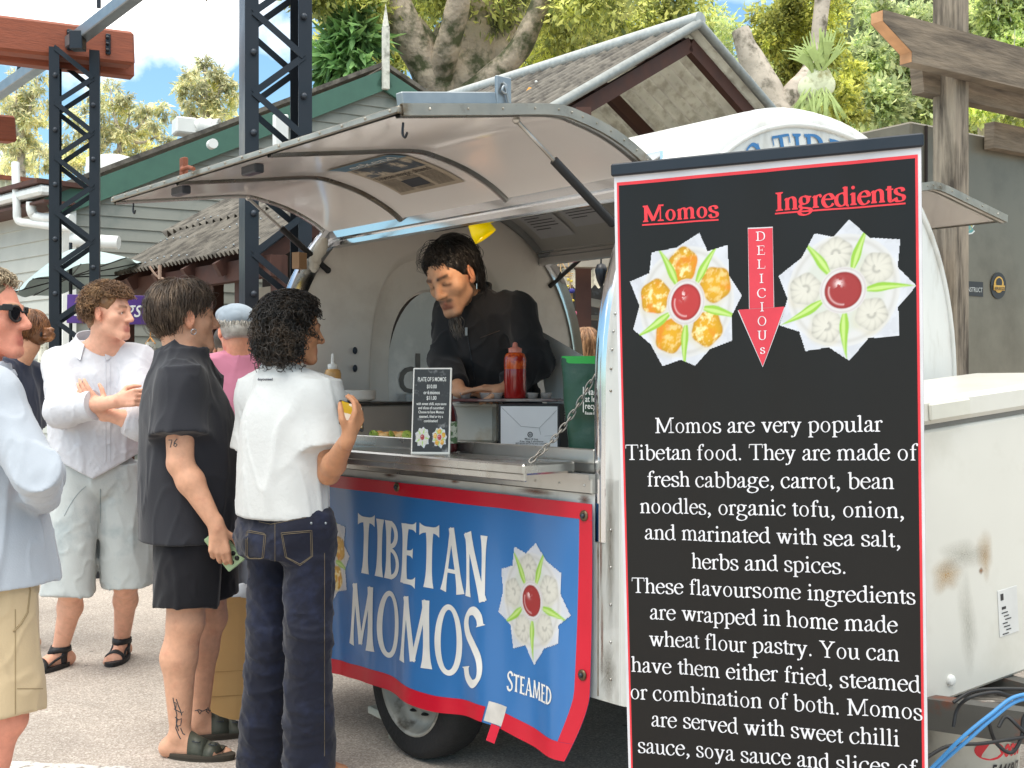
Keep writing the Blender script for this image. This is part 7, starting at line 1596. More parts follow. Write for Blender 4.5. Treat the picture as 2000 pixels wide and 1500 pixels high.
def drape(S, pts2, o, ex, ey, dirv, w0, lift=.0015, mb=None):
    """project polyline (x,y about the point o) onto S along the line of sight from the road and lay a thin thread on it"""
    p2 = []
    for i in range(len(pts2)-1):
        n_ = max(1, int(math.hypot(pts2[i+1][0]-pts2[i][0], pts2[i+1][1]-pts2[i][1])/.008)); p2 += [(pts2[i][0]+(pts2[i+1][0]-pts2[i][0])*t/n_, pts2[i][1]+(pts2[i+1][1]-pts2[i][1])*t/n_) for t in range(n_)]
    p2.append(pts2[-1]); dv = unit(npv(o)-CAM); q = np.array([npv(o)+np.array(ex)*x+np.array(ey)*y for x, y in p2])-dv*.3
    H, ok = S.hit(q, np.tile(dv, (len(q), 1)), .7); dep = (H-q)@dv; ok = ok & (np.abs(dep-np.median(dep)) < .09); H = H[ok]-dv*lift
    if len(H) > 1: mb.tube([tuple(p) for p in H], w0, 5, True, False, True)
    return H
def ribbon_text(S, pw, o, ex, ey, size, dirv, mb, lift=.0012, unit_=100.0):
    dv = unit(npv(o)-CAM)
    for v, f, li in pw[0]:
        q = np.array([npv(o)+np.array(ex)*(x/unit_*size)+np.array(ey)*(y/unit_*size) for x, y in v])-dv*.3; H, ok = S.hit(q, np.tile(dv, (len(q), 1)), .7); H = H-dv*lift; mb.add([tuple(p) for p in H], f, False)
def garment_frame(p): return p.o, p.R
def polytube(S, pts, rs, k=.02, cap=True):
    for i in range(len(pts)-1): S.cone(pts[i], pts[i+1], rs[i], rs[i+1], k, cap=(1 if cap and i == len(pts)-2 else None))
def cloth(name, c, var=.06, bump=.35, bs=90, rough=.85, c2=None, c2s=6, bd=.002, sheen=.15, c2r=(.5, .65)):
    return mat(name, c, rough, var=var, vs=7, bump=bump, bs=bs, color2=c2, c2s=c2s, c2_range=c2r, bd=bd, sheen=sheen, spec=.25)
def Pw(px, py, Y): return npv(P(px, py, Y))
def loftrows(h, rows): return [tuple(x*h for x in r) for r in rows]
def tshirt(p, name, m, rows_, sl=.62, sr=(.088, .080), neck=(0, .0, 1.515), nr=.075, res=.008, fold=None, arms='LR', seed=1.0, sleeve_pts=None, ncut=.03):
    hem = rows_[0][0]; rows = [(hem-.05,)+tuple(rows_[0][1:])]+list(rows_); S = Surf(); h = p.h; S.loft(p.o, p.R, loftrows(h, rows), .06); S.clip(p.loc(0, 0, hem), (0, 0, -1))
    for n in arms:
        a = p.J['sh'+n]; e = p.J['el'+n]; ctr = p.J['chest']*.3+p.J['neck']*.7; i0 = a*.72+ctr*.28
        S.cone(p.J['neck'], a*.75+p.J['neck']*.25, .064*h*p.fat**.7, .064*h*p.fat**.5, .04)
        S.cone(i0, a, .070*h, sr[0]*h*.86, .07); S.cone(a, a+(e-a)*sl, sr[0]*h*.88, sr[1]*h, .05, cap=1)
    # neckline cut
    S.ell(p.loc(neck[0], neck[1]+.03, neck[2]+.035), (nr*h, nr*1.0*h, .05*h), .008, op=-1)
    S.disp = fold or folds(p.o, p.R, [(.007, (7, 7, 1.6), 3.4), (.0035, (14, 14, 6), 3.6)], (.002, 5), seed); S.amp = .014
    S.build(name, m, p.t, res); return S
def neck_rib(p, name, m, z=1.49, rx=.072, ry=.078, r=.0065, dy=-.005, slope=.35):
    b = MB(); h = p.h; b.tube([tuple(p.loc(rx*math.cos(a), dy+ry*math.sin(a), z-slope*ry*math.sin(a))) for a in [2*math.pi*i/28 for i in range(28)]], r*h, 6, False, True); b.build(name, m, p.t)
RES = .0055

# ------------------------------------------------ man in the black t-shirt
p4 = Person('heavy set man in black t-shirt and black shorts holding a green phone', -1.215, 4.43, -80, 1.79, skin='#d3a083', fat=1.16, look=-58, pitch=-2, head=Pw(360, 622, 4.45), hs=1.08)
p4.J['neck'] = Pw(362, 690, 4.44); p4.J['shR'] = Pw(352, 762, 4.26); p4.J['shL'] = Pw(388, 762, 4.60); p4.J['elR'] = Pw(352, 905, 4.21); p4.J['wrR'] = Pw(424, 1030, 4.19)
p4.J['anR'] = np.array(ground(352, 1478))+[0, 0, .085]; p4.J['toeR'] = p4.J['anR']+p4.R@np.array([.06, .17, -.05]); p4.J['anL'] = np.array(ground(400, 1442))+[-.02, 0, .085]; p4.J['toeL'] = p4.J['anL']+p4.R@np.array([-.02, .17, -.05])
p4.J['knR'] = Pw(362, 1215, 4.33); p4.J['knL'] = Pw(408, 1205, 4.56); p4.J['hipR'] = Pw(372, 1000, 4.36); p4.J['hipL'] = Pw(395, 1000, 4.55)
p4.hand['R'] = dict(d=(.12, .0, -1), n=(-.1, 1, .1), th=(1, .2, 0), curl=(.42, .5, .55, .6), thumb=.5)
p4.body(RES, hands=('R',), lip='#b06a5c', brow='#3a2a20')
m_btee = cloth('black_tee', '#2a2b31', .1, .3, 120); m_bshort = cloth('black_shorts', '#1b1b20', .1, .3, 120)
tshirt(p4, 't_shirt', m_btee, [(.785, 0, -.005, .225, .172), (.85, 0, 0, .222, .176), (1.0, 0, .005, .22, .182), (1.12, 0, .005, .212, .180), (1.26, 0, -.005, .20, .165), (1.35, 0, -.02, .165, .140), (1.42, 0, -.03, .115, .105), (1.48, 0, -.032, .083, .083)], .62, (.084, .104), (0, -.02, 1.495), .082, .007)
neck_rib(p4, 'collar', m_btee, 1.468, .080, .082, .007, -.022, .3)
def shorts(p, name, m, r0, r1, hemz, res=.008, seed=3.0, wz=.98, pel=(.175, .14, .13), crump=.003, rows=None, dx=(0, 0)):
    S = Surf(); h = p.h; S.ell(p.J['pel'], tuple(np.array(pel)*h), .03, M=p.R)
    for i, n in enumerate('LR'):
        a, k = p.J['hip'+n], p.J['kn'+n]; t = (a[2]-hemz)/(a[2]-k[2]); e = a+(k-a)*t; S.cone(a, e, r0*h, r1*h, .03, cap=1)
    S.disp = folds(p.o, p.R, [(.007, (7, 7, 3), 3), (.004, (15, 15, 9), 3.5)], (crump, 8), seed); S.amp = .014; S.build(name, m, p.t, res); return S
shorts(p4, 'shorts', m_bshort, .128, .118, .555, pel=(.185, .165, .14))
flow_hair(p4, 'hair_strand', MATS['brown_hair'] if 'brown_hair' in MATS else hair_mat('brown_hair', '#4a3d33', '#7d6a58'), 220, lambda a: np.interp(abs((a+180) % 360-180), [0, 40, 62, 85, 110, 140, 180], [74, 78, 92, 88, 126, 148, 152]), .034, (0, -.05, 1), (.0010, .0005), .010, 14, 44, fall=.04)
# hair, earring, phone, slides, tattoo marks
m_h4 = hair_mat('brown_hair', '#4a3d33', '#7d6a58')
cap_hair(p4, 'hair', m_h4, [((0, -.022, .042), (.086, .100, .088), .03), ((0, -.050, -.02), (.055, .042, .055), .03)], [((0, .052, .055), (0, .9, -.42))], .0055, .005, (50, 50, 14))
flow_hair(p4, 'hair_strand', m_h4, 1500, lambda a: np.interp(abs((a+180) % 360-180), [0, 40, 62, 85, 110, 140, 180], [72, 74, 88, 84, 122, 142, 146]), .020, (0, -.045, 1), (.0022, .0009), .005, 12, 4, fall=.03)
b = MB(); c = p4.hd(.089, .004, -.046); b.tube([tuple(c+p4.hR@np.array([.004*math.sin(a), .010*math.cos(a), .010*math.sin(a)-.004])) for a in [2*math.pi*i/14 for i in range(14)]], .0018, 6, False, True); b.build('earring', m_chrome, p4.t)
hw = p4.J['wrR']; ph = thing('mobile_phone', 'pale green cased phone held in the hand of the black t-shirt man', 'phone', tuple(hw+[.012, .035, -.095]))
c = Vector(hw)+V(.016, .040, -.085); ex = V(.62, .0, -.78).normalized(); Rm = Matrix((ex, V(0, 1, 0), ex.cross(V(0, 1, 0)))).transposed()
b = MB(); b.box(c, (.148, .010, .074), Rm, .004); b.build('phone_case', mat('green_case', '#a9c39a', .4, color2='#7f9c78', c2_range=(.58, .62), c2s=30), ph)
b = MB()
for dx, dz in ((.052, .018), (.052, -.006), (.030, .018)): b.lathe([(0, .004), (.0075, .004), (.009, 0)], c+Rm @ V(dx, -.005, dz), 14, Rm @ Matrix.Rotation(R(90), 3, 'X'))
b.build('camera_lens', m_black, ph)
S4 = p4.S; m_tat = mat('tattoo_ink', '#3d4348', .7)
b = MB(); o = Pw(336, 866, 4.17); ex, ez = np.array([1, 0, 0]), np.array([0, 0, 1.])
for st in ([(-.012, .012), (.0, .012), (-.006, -.014)], [(.018, .016), (.008, .004), (.006, -.008), (.013, -.012), (.018, -.005), (.012, .001), (.007, -.004)]): drape(S4, st, o, ex, ez, (0, 1, 0), .0016, .0004, b)
b.build('tattoo', m_tat, p4.t)
b = MB(); o = Pw(342, 1395, 4.28)
for st in ([(-.008, .06), (-.002, .03), (.006, .0), (.004, -.03), (.012, -.06)], [(.004, .055), (.012, .03), (.02, .012), (.024, -.004)], [(-.004, .02), (.01, .012), (.024, .004), (.03, .01)], [(0, -.01), (.012, -.02), (.024, -.016), (.02, -.04), (.006, -.045)], [(.02, -.05), (.028, -.07), (.036, -.075)], [(-.006, .045), (.004, .04), (.002, .02)], [(.008, -.02), (.002, -.05), (.012, -.075), (.02, -.09)]): drape(S4, st, o, ex, ez, (0, 1, 0), .0017, .0004, b)
b.build('tattoo', m_tat, p4.t)
b = MB(); o = Pw(396, 1388, 4.5)
for st in ([(-.03, 0), (-.015, .004), (0, -.002), (.012, .004), (.03, 0)], [(-.02, .002), (-.012, -.012), (-.004, -.002)], [(.012, .002), (.02, .012), (.03, .004), (.022, -.01), (.012, 0)]): drape(S4, st, o, ex, ez, (0, 1, 0), .0018, .0004, b)
b.build('tattoo', m_tat, p4.t)
def sandal(p, n, kind, m_sole, m_strap, name):
    a = p.J['an'+n]; t = p.J['toe'+n]; fd = unit((t-a)*np.array([1, 1, 0])); sd_ = np.array([fd[1], -fd[0], 0]); z0 = p.o[2]; o = np.array([a[0], a[1], z0]); h = p.h
    def outline(g, n_=32):
        pts = []
        for i in range(n_):
            th = 2*math.pi*i/n_; y = math.cos(th); x = math.sin(th); wdt = .044+.010*max(0, y)-.003*(y < 0); L_ = .148 if y > 0 else .10
            pts.append((x*(wdt+g)*h*(1-.25*max(0, y-.5)), .055*h+y*(L_+g)*h))
        return pts
    b = MB()
    for z_a, z_b, g in ((0.0, .012, .006), (.012, .022, .009)): b.prism(outline(g), (tuple(o), tuple(sd_), tuple(fd), (0, 0, 1)), z_a, z_b)
    sole = b.build(name, m_sole, p.t)
    p.S.pr = p.S.pr
    def strap(y0, w0, lift, zc=.2, a0=-80, a1=260, m=m_strap, nm='strap'):
        # arc over the foot: project from above/sides to the foot surface
        c = o+fd*y0*h+np.array([0, 0, .03*h]); k = 22; rows = []
        for dy in (-w0, 0, w0):
            O = []; D_ = []
            for i in range(k+1):
                th = math.radians(-12+204*i/k); dirn = np.array(sd_*math.cos(th)+np.array([0, 0, 1.0])*math.sin(th)); O.append(c+fd*dy*h+dirn*.14); D_.append(-dirn)
            H, ok = p.S.hit(np.array(O), np.array(D_), .14); DD = np.array(D_); far = np.linalg.norm(H-c-fd*dy*h, axis=1) > .078; H[far] = (c+fd*dy*h-DD*.062)[far]; rows.append(H-DD*lift)
        b = MB(); vs = [tuple(x) for r_ in rows for x in r_]+[tuple(x+(x-c)/np.linalg.norm(x-c)*.004) for r_ in rows for x in r_]; kk = k+1; fs = []
        for i in range(2):
            for j in range(k): q = (i*kk+j, i*kk+j+1, (i+1)*kk+j+1, (i+1)*kk+j); fs += [q, tuple(x+3*kk for x in q[::-1])]
        for j in range(k): fs += [(j, j+3*kk, j+1+3*kk, j+1), (2*kk+j, 2*kk+j+1, 5*kk+j+1, 5*kk+j)]
        b.add(vs, fs, True); b.build(nm, m, p.t); return rows
    if kind == 'slide':
        for y0, w0 in ((.075, .030), (.135, .026)):
            rws = strap(y0, w0, .001); q = rws[1][7]+np.array([0, 0, .006]); b = MB(); b.tube([tuple(q+fd*x*.013+sd_*y*.010+np.array([0, 0, .002*(-x)])) for x, y in ((-1, -1), (1, -1), (1, 1), (-1, 1))], .002, 5, False, True); b.build('buckle', m_dkgrey, p.t)
    else:
        strap(.125, .014, .001); strap(.012, .015, .001)
        c = o+fd*-.03*h
        H = []
        for sgn in (-1, 1):
            O = [o+fd*y*h+sd_*sgn*.14+np.array([0, 0, z_]) for y, z_ in ((.115, .03), (.07, .045), (.02, .06), (-.02, .085))]; hh, ok = p.S.hit(np.array(O), np.tile(-sd_*sgn, (4, 1)), .14); b = MB(); b.tube([tuple(x+sd_*sgn*.003) for x in hh], .006, 6); b.build('strap', m_strap, p.t)
        k = 20; ank = p.J['an'+n]+np.array([0, 0, .005]); D_ = np.array([-(fd*math.cos(2*math.pi*i/k)+sd_*math.sin(2*math.pi*i/k)) for i in range(k)]); rows = []
        for dz in (-.014, .014): hh, ok = p.S.hit(ank+np.array([0, 0, dz])-D_*.12, D_, .12); rows.append(hh-D_*.002)
        vs = [tuple(x) for r_ in rows for x in r_]+[tuple(x-D_[i % k]*.004) for r_ in rows for i, x in enumerate(r_)]; fs = []
        for j in range(k): j2 = (j+1) % k; fs += [(2*k+j, 2*k+j2, 3*k+j2, 3*k+j), (j, 2*k+j, 2*k+j2, j2)[::-1], (k+j, k+j2, 3*k+j2, 3*k+j)[::-1]]
        b = MB(); b.add(vs, fs, True); b.build('strap', m_strap, p.t)
m_olive = mat('olive_leather', '#45473c', .55, var=.15, bump=.2, bs=60); m_cork = mat('cork_sole', '#3b352c', .8, var=.2)
for n in 'RL': sandal(p4, n, 'slide', m_cork, m_olive, 'slide_sole')

# ------------------------------------------------ person in white t-shirt and dark jeans
p6 = Person('person with black curly hair in white t-shirt and dark jeans seen from behind', -.782, 4.07, -48, 1.67, skin='#b98563', fat=.98, look=-62, pitch=6, head=Pw(572, 645, 4.06))
p6.J['shR'] = Pw(630, 785, 3.98); p6.J['elR'] = Pw(642, 925, 3.95); p6.J['wrR'] = Pw(680, 856, 3.76); p6.J['shL'] = Pw(502, 778, 4.22); p6.J['elL'] = Pw(502, 925, 4.27); p6.J['wrL'] = Pw(560, 880, 4.42)
for n, x, sd in (('L', 525, -1), ('R', 600, 1)):
    y = 4.15 if n == 'L' else 4.0; p6.J['hip'+n] = Pw(x+8-sd*2, 1030, y); p6.J['kn'+n] = Pw(x+2, 1255, y-.03); p6.J['an'+n] = Pw(x-4+8*sd, 1470, y+.02); p6.J['toe'+n] = p6.J['an'+n]+p6.R@np.array([sd*.03, .17, -.05])
p6.hand['R'] = dict(d=(.35, .2, .9), n=(-.85, .35, .2), th=(.25, -.9, .1), curl=(.5, .5, .5, .5), thumb=.35)
p6.body(RES, hands=('R',), toes=False)
m_wtee = cloth('white_tee', '#c9cbca', .03, .4, 70, bd=.004)
S6 = tshirt(p6, 't_shirt', m_wtee, [(.975, 0, -.012, .208, .150), (1.05, 0, -.012, .204, .15), (1.2, 0, -.01, .195, .145), (1.29, 0, -.02, .18, .132), (1.37, 0, -.03, .145, .112), (1.43, 0, -.03, .10, .085), (1.475, 0, -.03, .072, .07)], .64, (.080, .098), (0, .01, 1.51), .078, .0065,
            folds(p6.o, p6.R, [(.007, (8, 8, 1.5), 3.6), (.004, (13, 13, 5), 4)], (.0015, 5), 5.0))
neck_rib(p6, 'collar', m_wtee, 1.462, .070, .07, .006, -.02, .35)
b = MB(); ribbon_text(S6, sans_text('doyouneed', 2.5), Pw(503, 743, 3.93), (.92, -.05, 0), (0, 0, 1), .0125, (.1, 1, 0), b, .0015)
b.build('shirt_print', mat('navy_print', '#26283a', .7), p6.t)
m_jean = cloth('dark_denim', '#171a29', .10, .3, 260, .8, '#20263c', 9)
S = Surf(); h = p6.h; S.loft(p6.o, p6.R, loftrows(h, [(.84, 0, -.02, .17, .135), (.90, 0, -.03, .172, .14), (.95, 0, -.025, .155, .125), (1.0, 0, -.02, .14, .115), (1.03, 0, -.02, .13, .11)]), .04)
for n in 'LR':
    q = p6.J; sd = -1 if n == 'L' else 1
    S.ell(q['hip'+n]+p6.R@np.array([0, -.05, .0]), (.085, .085, .10), .05); S.cone(q['hip'+n], q['kn'+n]*.5+q['hip'+n]*.5, .090, .080, .03); S.cone(q['kn'+n]*.5+q['hip'+n]*.5, q['kn'+n], .082, .074, .02); S.cone(q['kn'+n], q['an'+n]+[0, 0, -.05], .074, .090, .02, cap=1)
S.disp = folds(p6.o, p6.R, [(.006, (8, 8, 9), 3), (.004, (11, 11, 19), 3.2), (.0025, (30, 30, 44), 3.5)], (.003, 7), 8.0); S.amp = .012; S.build('jeans', m_jean, p6.t, .006); SJ = S
b = MB(); ex = np.array([1, -.12, 0]); ez = np.array([0, 0, 1.])
for o, mir in ((Pw(579, 1068, 3.92), 1), (Pw(500, 1068, 4.0), -.55)):
    for g in (0, .005):
        k = mir; P5 = [(-.052*k+g, .045-g), (.052*k-g, .055-g), (.055*k-g, -.03), (.012*k, -.062+g), (-.038*k+g, -.035), (-.052*k+g, .045-g)]
        pts = [(P5[i][0]+(P5[i+1][0]-P5[i][0])*t/6, P5[i][1]+(P5[i+1][1]-P5[i][1])*t/6) for i in range(5) for t in range(6)]+[P5[-1]]; drape(SJ, pts, o, ex, ez, (0, 1, 0), .0011, .0008, b)
drape(SJ, [(0, .08-.02*i) for i in range(10)], Pw(537, 1055, 3.95), ex, ez, (0, 1, 0), .001, .0006, b); drape(SJ, [(-.06+.02*i, .004*abs(i-2)) for i in range(9)], Pw(540, 1024, 3.95), ex, ez, (0, 1, 0), .001, .0006, b)
drape(SJ, [(0, -.04*i) for i in range(18)], Pw(634, 1080, 3.95), ex, ez, (0, 1, 0), .0009, .0006, b)
b.build('stitching', mat('denim_thread', '#6f634e', .7), p6.t)
b = MB()
for x in (636, 608): q_ = Pw(x, 1022, 3.7); H, ok = SJ.hit([q_], [unit(q_-CAM)], 1.5); b.sphere(tuple(H[0]), .005, 8, 6)
b.build('rivet', m_galv, p6.t)
m_h6 = hair_mat('black_curly_hair', '#1b1612', '#43372b', .32)
cap_hair(p6, 'hair', m_h6, [((0, -.030, .035), (.092, .105, .092), .03), ((0, -.05, -.06), (.088, .07, .10), .03)], [((0, .05, .03), (0, 1, -.25))], .007, .008, (45, 45, 45))
pts, dr = scalp(p6, 1900, 6, lambda x, y, z: (z > .1 and y < .55) or (y < -.05 and z > -.75) or (abs(x) > .6 and y < .15 and z > -.6))
pts2 = pts-np.array([0, 0, 1.0])*np.random.default_rng(3).random((len(pts), 1))*.075*(dr[:, 2:3] < .2)
curls(p6, 'hair_curl', m_h6, pts2, dr, .054, .0120, 2.8, .0024, .0012, 22, 6, .45)
b = MB()
pc6 = Pw(686, 812, 3.85)
hp6 = thing('mobile_phone', 'black phone with bright photo on screen held by the white t-shirt person', 'phone', tuple(pc6)); c = Vector(pc6)
e1 = V(.86, .30, -.32).normalized(); e3 = V(-.35, -.50, .80); e2 = e3.cross(e1).normalized(); e3 = e1.cross(e2).normalized(); Rm = Matrix((e1, e2, e3)).transposed()
b.box(c, (.085, .15, .010), Rm, .004); b.build('phone_case', m_black, hp6)
b = MB(); b.add([c+Rm @ V(x, y, .0056) for x, y in ((-.036, -.066), (.036, -.066), (.036, .066), (-.036, .066))], [(0, 1, 2, 3)]); b.build('phone_screen', mat('screen_photo', '#c9a21e', .15, var=.1, color2='#e6ddd0', c2_range=(.5, .53), c2s=9, emit=('#8a6a10', .15)), hp6)
# ------------------------------------------------ curly haired man in white linen shirt
p3 = Person('curly haired man in white linen shirt with arms crossed and pale denim shorts', -1.985, 5.60, -163, 1.83, skin='#e2ac92', fat=.98, look=-103, pitch=2, head=Pw(213, 612, 5.52))
J = p3.J; J['neck'] = Pw(206, 668, 5.57); J['shR'] = Pw(122, 716, 5.56); J['shL'] = Pw(268, 712, 5.62); J['elR'] = Pw(130, 800, 5.36); J['wrR'] = Pw(226, 784, 5.26); J['elL'] = Pw(272, 824, 5.40); J['wrL'] = Pw(196, 806, 5.33)
J['hipR'] = Pw(150, 950, 5.56); J['hipL'] = Pw(236, 950, 5.64); J['knR'] = Pw(139, 1150, 5.52); J['knL'] = Pw(246, 1140, 5.66); J['anR'] = np.array(ground(118, 1302))+[0, 0, .085]; J['anL'] = np.array(ground(238, 1284))+[0, 0, .085]
J['toeR'] = J['anR']+[-.075, -.16, -.05]; J['toeL'] = J['anL']+[.01, -.17, -.05]; J['pel'] = Pw(192, 930, 5.6); J['waist'] = Pw(192, 870, 5.6)
p3.hand['R'] = dict(d=(1, -.1, .2), n=(.15, 1, -.1), th=(.1, .3, 1), curl=(.75, .8, .85, .9), thumb=.4); p3.hand['L'] = dict(d=(-.55, -.30, .8), n=(.1, 1, .1), th=(.8, -.1, .5), curl=(.2, .2, .25, .3), thumb=.2)
p3.body(RES, hands=('L', 'R'), lip='#c07a70', brow='#6b4c34'); p3.eyes('#6b5a48', (0, 1, .05))
m_linen = cloth('white_linen', '#c9cad0', .04, .5, 60, .85, bd=.004); S = Surf(); h = p3.h
S.loft(p3.o, p3.R, loftrows(h, [(.86, 0, .01, .205, .155), (.95, 0, .01, .205, .158), (1.1, 0, .005, .20, .155), (1.25, 0, 0, .208, .15), (1.38, 0, -.005, .205, .135), (1.45, 0, -.01, .165, .11), (1.50, 0, -.01, .11, .085), (1.53, 0, -.01, .085, .075)]), .03)
for n in 'LR':
    a, e, w3 = J['sh'+n], J['el'+n], J['wr'+n]; S.cone(a*.75+J['neck']*.25, a, .075*h, .085*h, .04); S.cone(a, e, .086*h, .076*h, .03); q = e+(w3-e)*(.55 if n == 'R' else .30); S.cone(e, q, .074*h, .062*h, .02, cap=1)
# pointed curved hem: raise sides by clipping
S.clip(p3.loc(0, 0, .905), p3.R@np.array([.55, 0, -1])); S.clip(p3.loc(0, 0, .905), p3.R@np.array([-.55, 0, -1]))
S.ell(p3.loc(0, .05, 1.56), (.065*h, .085*h, .075*h), .01, op=-1); S.cone(p3.loc(0, .14, 1.44), p3.loc(0, .08, 1.54), .012, .05, .01, op=-1)
S.disp = folds(p3.o, p3.R, [(.007, (7, 7, 2.5), 3.2), (.004, (16, 16, 9), 3.6), (.0025, (34, 34, 24), 3.6)], (.002, 8), 12.0); S.amp = .02; S.build('linen_shirt', m_linen, p3.t, .0065); SL3 = S
for sgn in (-1, 1):
    b = MB(); h = p3.h
    def col_f(u, v): 
        a = math.radians(-90+sgn*(180-150*u)); r_ = .066+.018*v; z_ = 1.515+.035*(1-v)-.045*u*u-.012*v; return Vector(p3.loc(r_*math.cos(a)*1.05, -.01+r_*math.sin(a)*1.1-.0+.012*u, z_+.0))
    def col_g(u, v): a = math.radians(270+sgn*(150*u)); r_ = .074+.030*v; z_ = 1.585-.060*v-.075*u*u; return Vector(p3.loc(r_*math.cos(a)*1.05, -.012+r_*1.12*math.sin(a)+.02*u, z_-.012*v*u))
    b.sheet(col_g, 16, 5, .004*sgn); b.build('collar', m_linen, p3.t)
b = MB(); ex3 = np.array([1, 0, 0]); ez = np.array([0, 0, 1.]); drape(SL3, [(0, -.03*i) for i in range(17)], Pw(206, 700, 5.43), ex3, ez, (0, 1, 0), .0022, .001, b); drape(SL3, [(.022, -.03*i) for i in range(17)], Pw(206, 700, 5.43), ex3, ez, (0, 1, 0), .0015, .001, b)
b.build('placket', m_linen, p3.t)
for n, t in (('R', .55), ('L', .30)):
    e, w3 = J['el'+n], J['wr'+n]; q0 = e+(w3-e)*(t-.12); q1 = e+(w3-e)*(t+.02); b = MB(); b.tube([tuple(q0), tuple(q0*.5+q1*.5), tuple(q1)], [.066*h, .069*h, .066*h], 20); b.build('cuff', m_linen, p3.t)
m_jort = cloth('pale_denim', '#b9bebd', .06, .4, 150, .85, '#a2abad', 5)
S = Surf(); S.ell(J['pel'], (.175*h, .135*h, .13*h), .03, M=p3.R)
for n, hz3 in (('R', .385), ('L', .41)):
    a, k3 = J['hip'+n], J['kn'+n]; e = a+(k3-a)*((a[2]-hz3)/(a[2]-k3[2])); S.cone(a, e, .116*h, .126*h, .012, cap=1)
S.cone(Pw(192, 1010, 5.60), Pw(191, 1190, 5.58), .003, .030, .02, op=-1, flat=(p3.R[:, 1], 7)); S.clip(p3.loc(0, 0, 1.03), (0, 0, 1)); S.disp = folds(p3.o, p3.R, [(.008, (7, 7, 2.5), 3.2), (.004, (16, 16, 12), 3.6)], (.002, 8), 21.0); S.amp = .02; S.build('denim_shorts', m_jort, p3.t, .0075); SD3 = S
b = MB(); drape(SD3, [(0, -.02*i) for i in range(9)], Pw(196, 955, 5.45), ex3, ez, (0, 1, 0), .0025, .0005, b); drape(SD3, [(-.02*i, -.012*i-.003*i*i) for i in range(6)], Pw(168, 950, 5.45), ex3, ez, (0, 1, 0), .0016, .0005, b); b.build('denim_seam', mat('denim_seam_grey', '#8f9a9c', .85), p3.t)  # seam lines a little darker than the denim
S = Surf(); S.loft(p3.o, p3.R, loftrows(h, [(.925, 0, 0, .178, .136), (.965, 0, 0, .178, .136)])); S.build('belt', m_black, p3.t, .008)
m_h3 = hair_mat('light_brown_curls', '#6b4d33', '#9c7a55', .5)
cap_hair(p3, 'hair', m_h3, [((0, -.02, .050), (.086, .100, .088), .03), ((0, -.062, -.01), (.070, .052, .075), .03)], [((0, .062, .055), (0, .9, -.5))], .007, .007, (50, 50, 50))
pts, dr = scalp(p3, 1300, 8, lambda x, y, z: (z > .38) or (y < -.1 and z > -.62) or (abs(x) > .7 and y < .15 and z > -.05) or (y > 0 and z > .45))
curls(p3, 'hair_curl', m_h3, pts, dr+np.array([0, 0, .2]), .044, .0105, 2.2, .0022, .0011, 18, 9, .35)
m_snd = mat('sandal_black', '#232427', .6, var=.15, bump=.2, bs=70)
for n in 'RL': sandal(p3, n, 'sport', m_snd, m_snd, 'sandal_sole')
# ------------------------------------------------ man at the left edge
p1 = Person('fair haired man in sunglasses, pale blue shirt and khaki shorts at the left edge', -1.475, 3.30, -84, 1.68, skin='#d58f78', fat=1.03, look=-86, pitch=0, head=Pw(-26, 618, 3.30), hs=1.04)
J = p1.J; J['neck'] = Pw(-45, 715, 3.30); J['shR'] = Pw(-25, 775, 3.10); J['elR'] = Pw(74, 925, 3.06); J['wrR'] = Pw(85, 975, 3.28); J['shL'] = Pw(-20, 770, 3.5); J['elL'] = Pw(80, 930, 3.5); J['wrL'] = Pw(50, 950, 3.2)
p1.hand['R'] = dict(d=(-.2, .9, .2), n=(-.8, .2, 0), th=(0, .2, 1), curl=(.3, .3, .3, .3))
J['hipR'] = Pw(-10, 1110, 3.24); J['knR'] = Pw(8, 1400, 3.22); J['anR'] = np.array([-1.47, 3.2, .085]); J['hipL'] = Pw(0, 1110, 3.42); J['knL'] = Pw(-40, 1400, 3.42); J['anL'] = np.array([-1.56, 3.42, .085])
p1.body(RES, hands=('R',), lip='#b5665a', brow='#8f7355', toes=False)
m_shirt1 = cloth('pale_blue_shirt', '#adb4bd', .04, .3, 200, .8); S = Surf(); h = p1.h
S.loft(p1.o, p1.R, loftrows(h, [(.87, 0, .0, .24, .205), (1.0, 0, .0, .225, .180), (1.15, 0, .005, .195, .145), (1.3, 0, 0, .205, .14), (1.40, 0, -.01, .19, .12), (1.46, 0, -.015, .13, .09), (1.51, 0, -.015, .085, .075)]), .03)
for n in 'LR': S.cone(J['sh'+n]*.75+J['neck']*.25, J['sh'+n], .07, .082, .04); S.cone(J['sh'+n], J['el'+n], .080, .058, .03); S.cone(J['el'+n], J['wr'+n], .058, .044, .02, cap=1)
S.ell(p1.loc(0, .02, 1.56), (.07*h, .08*h, .07*h), .01, op=-1)
S.disp = folds(p1.o, p1.R, [(.007, (7, 7, 2), 3.2), (.003, (15, 15, 9), 3.6)], (.0015, 6), 31.0); S.amp = .014; S.build('shirt', m_shirt1, p1.t, .006)
neck_rib(p1, 'collar', m_shirt1, 1.50, .078, .082, .016, -.01, .25)
m_khaki = cloth('khaki_cotton', '#bda887', .06, .3, 160, .8); SK = shorts(p1, 'shorts', m_khaki, .112, .110, .475, .006, 35.0, pel=(.165, .14, .13))
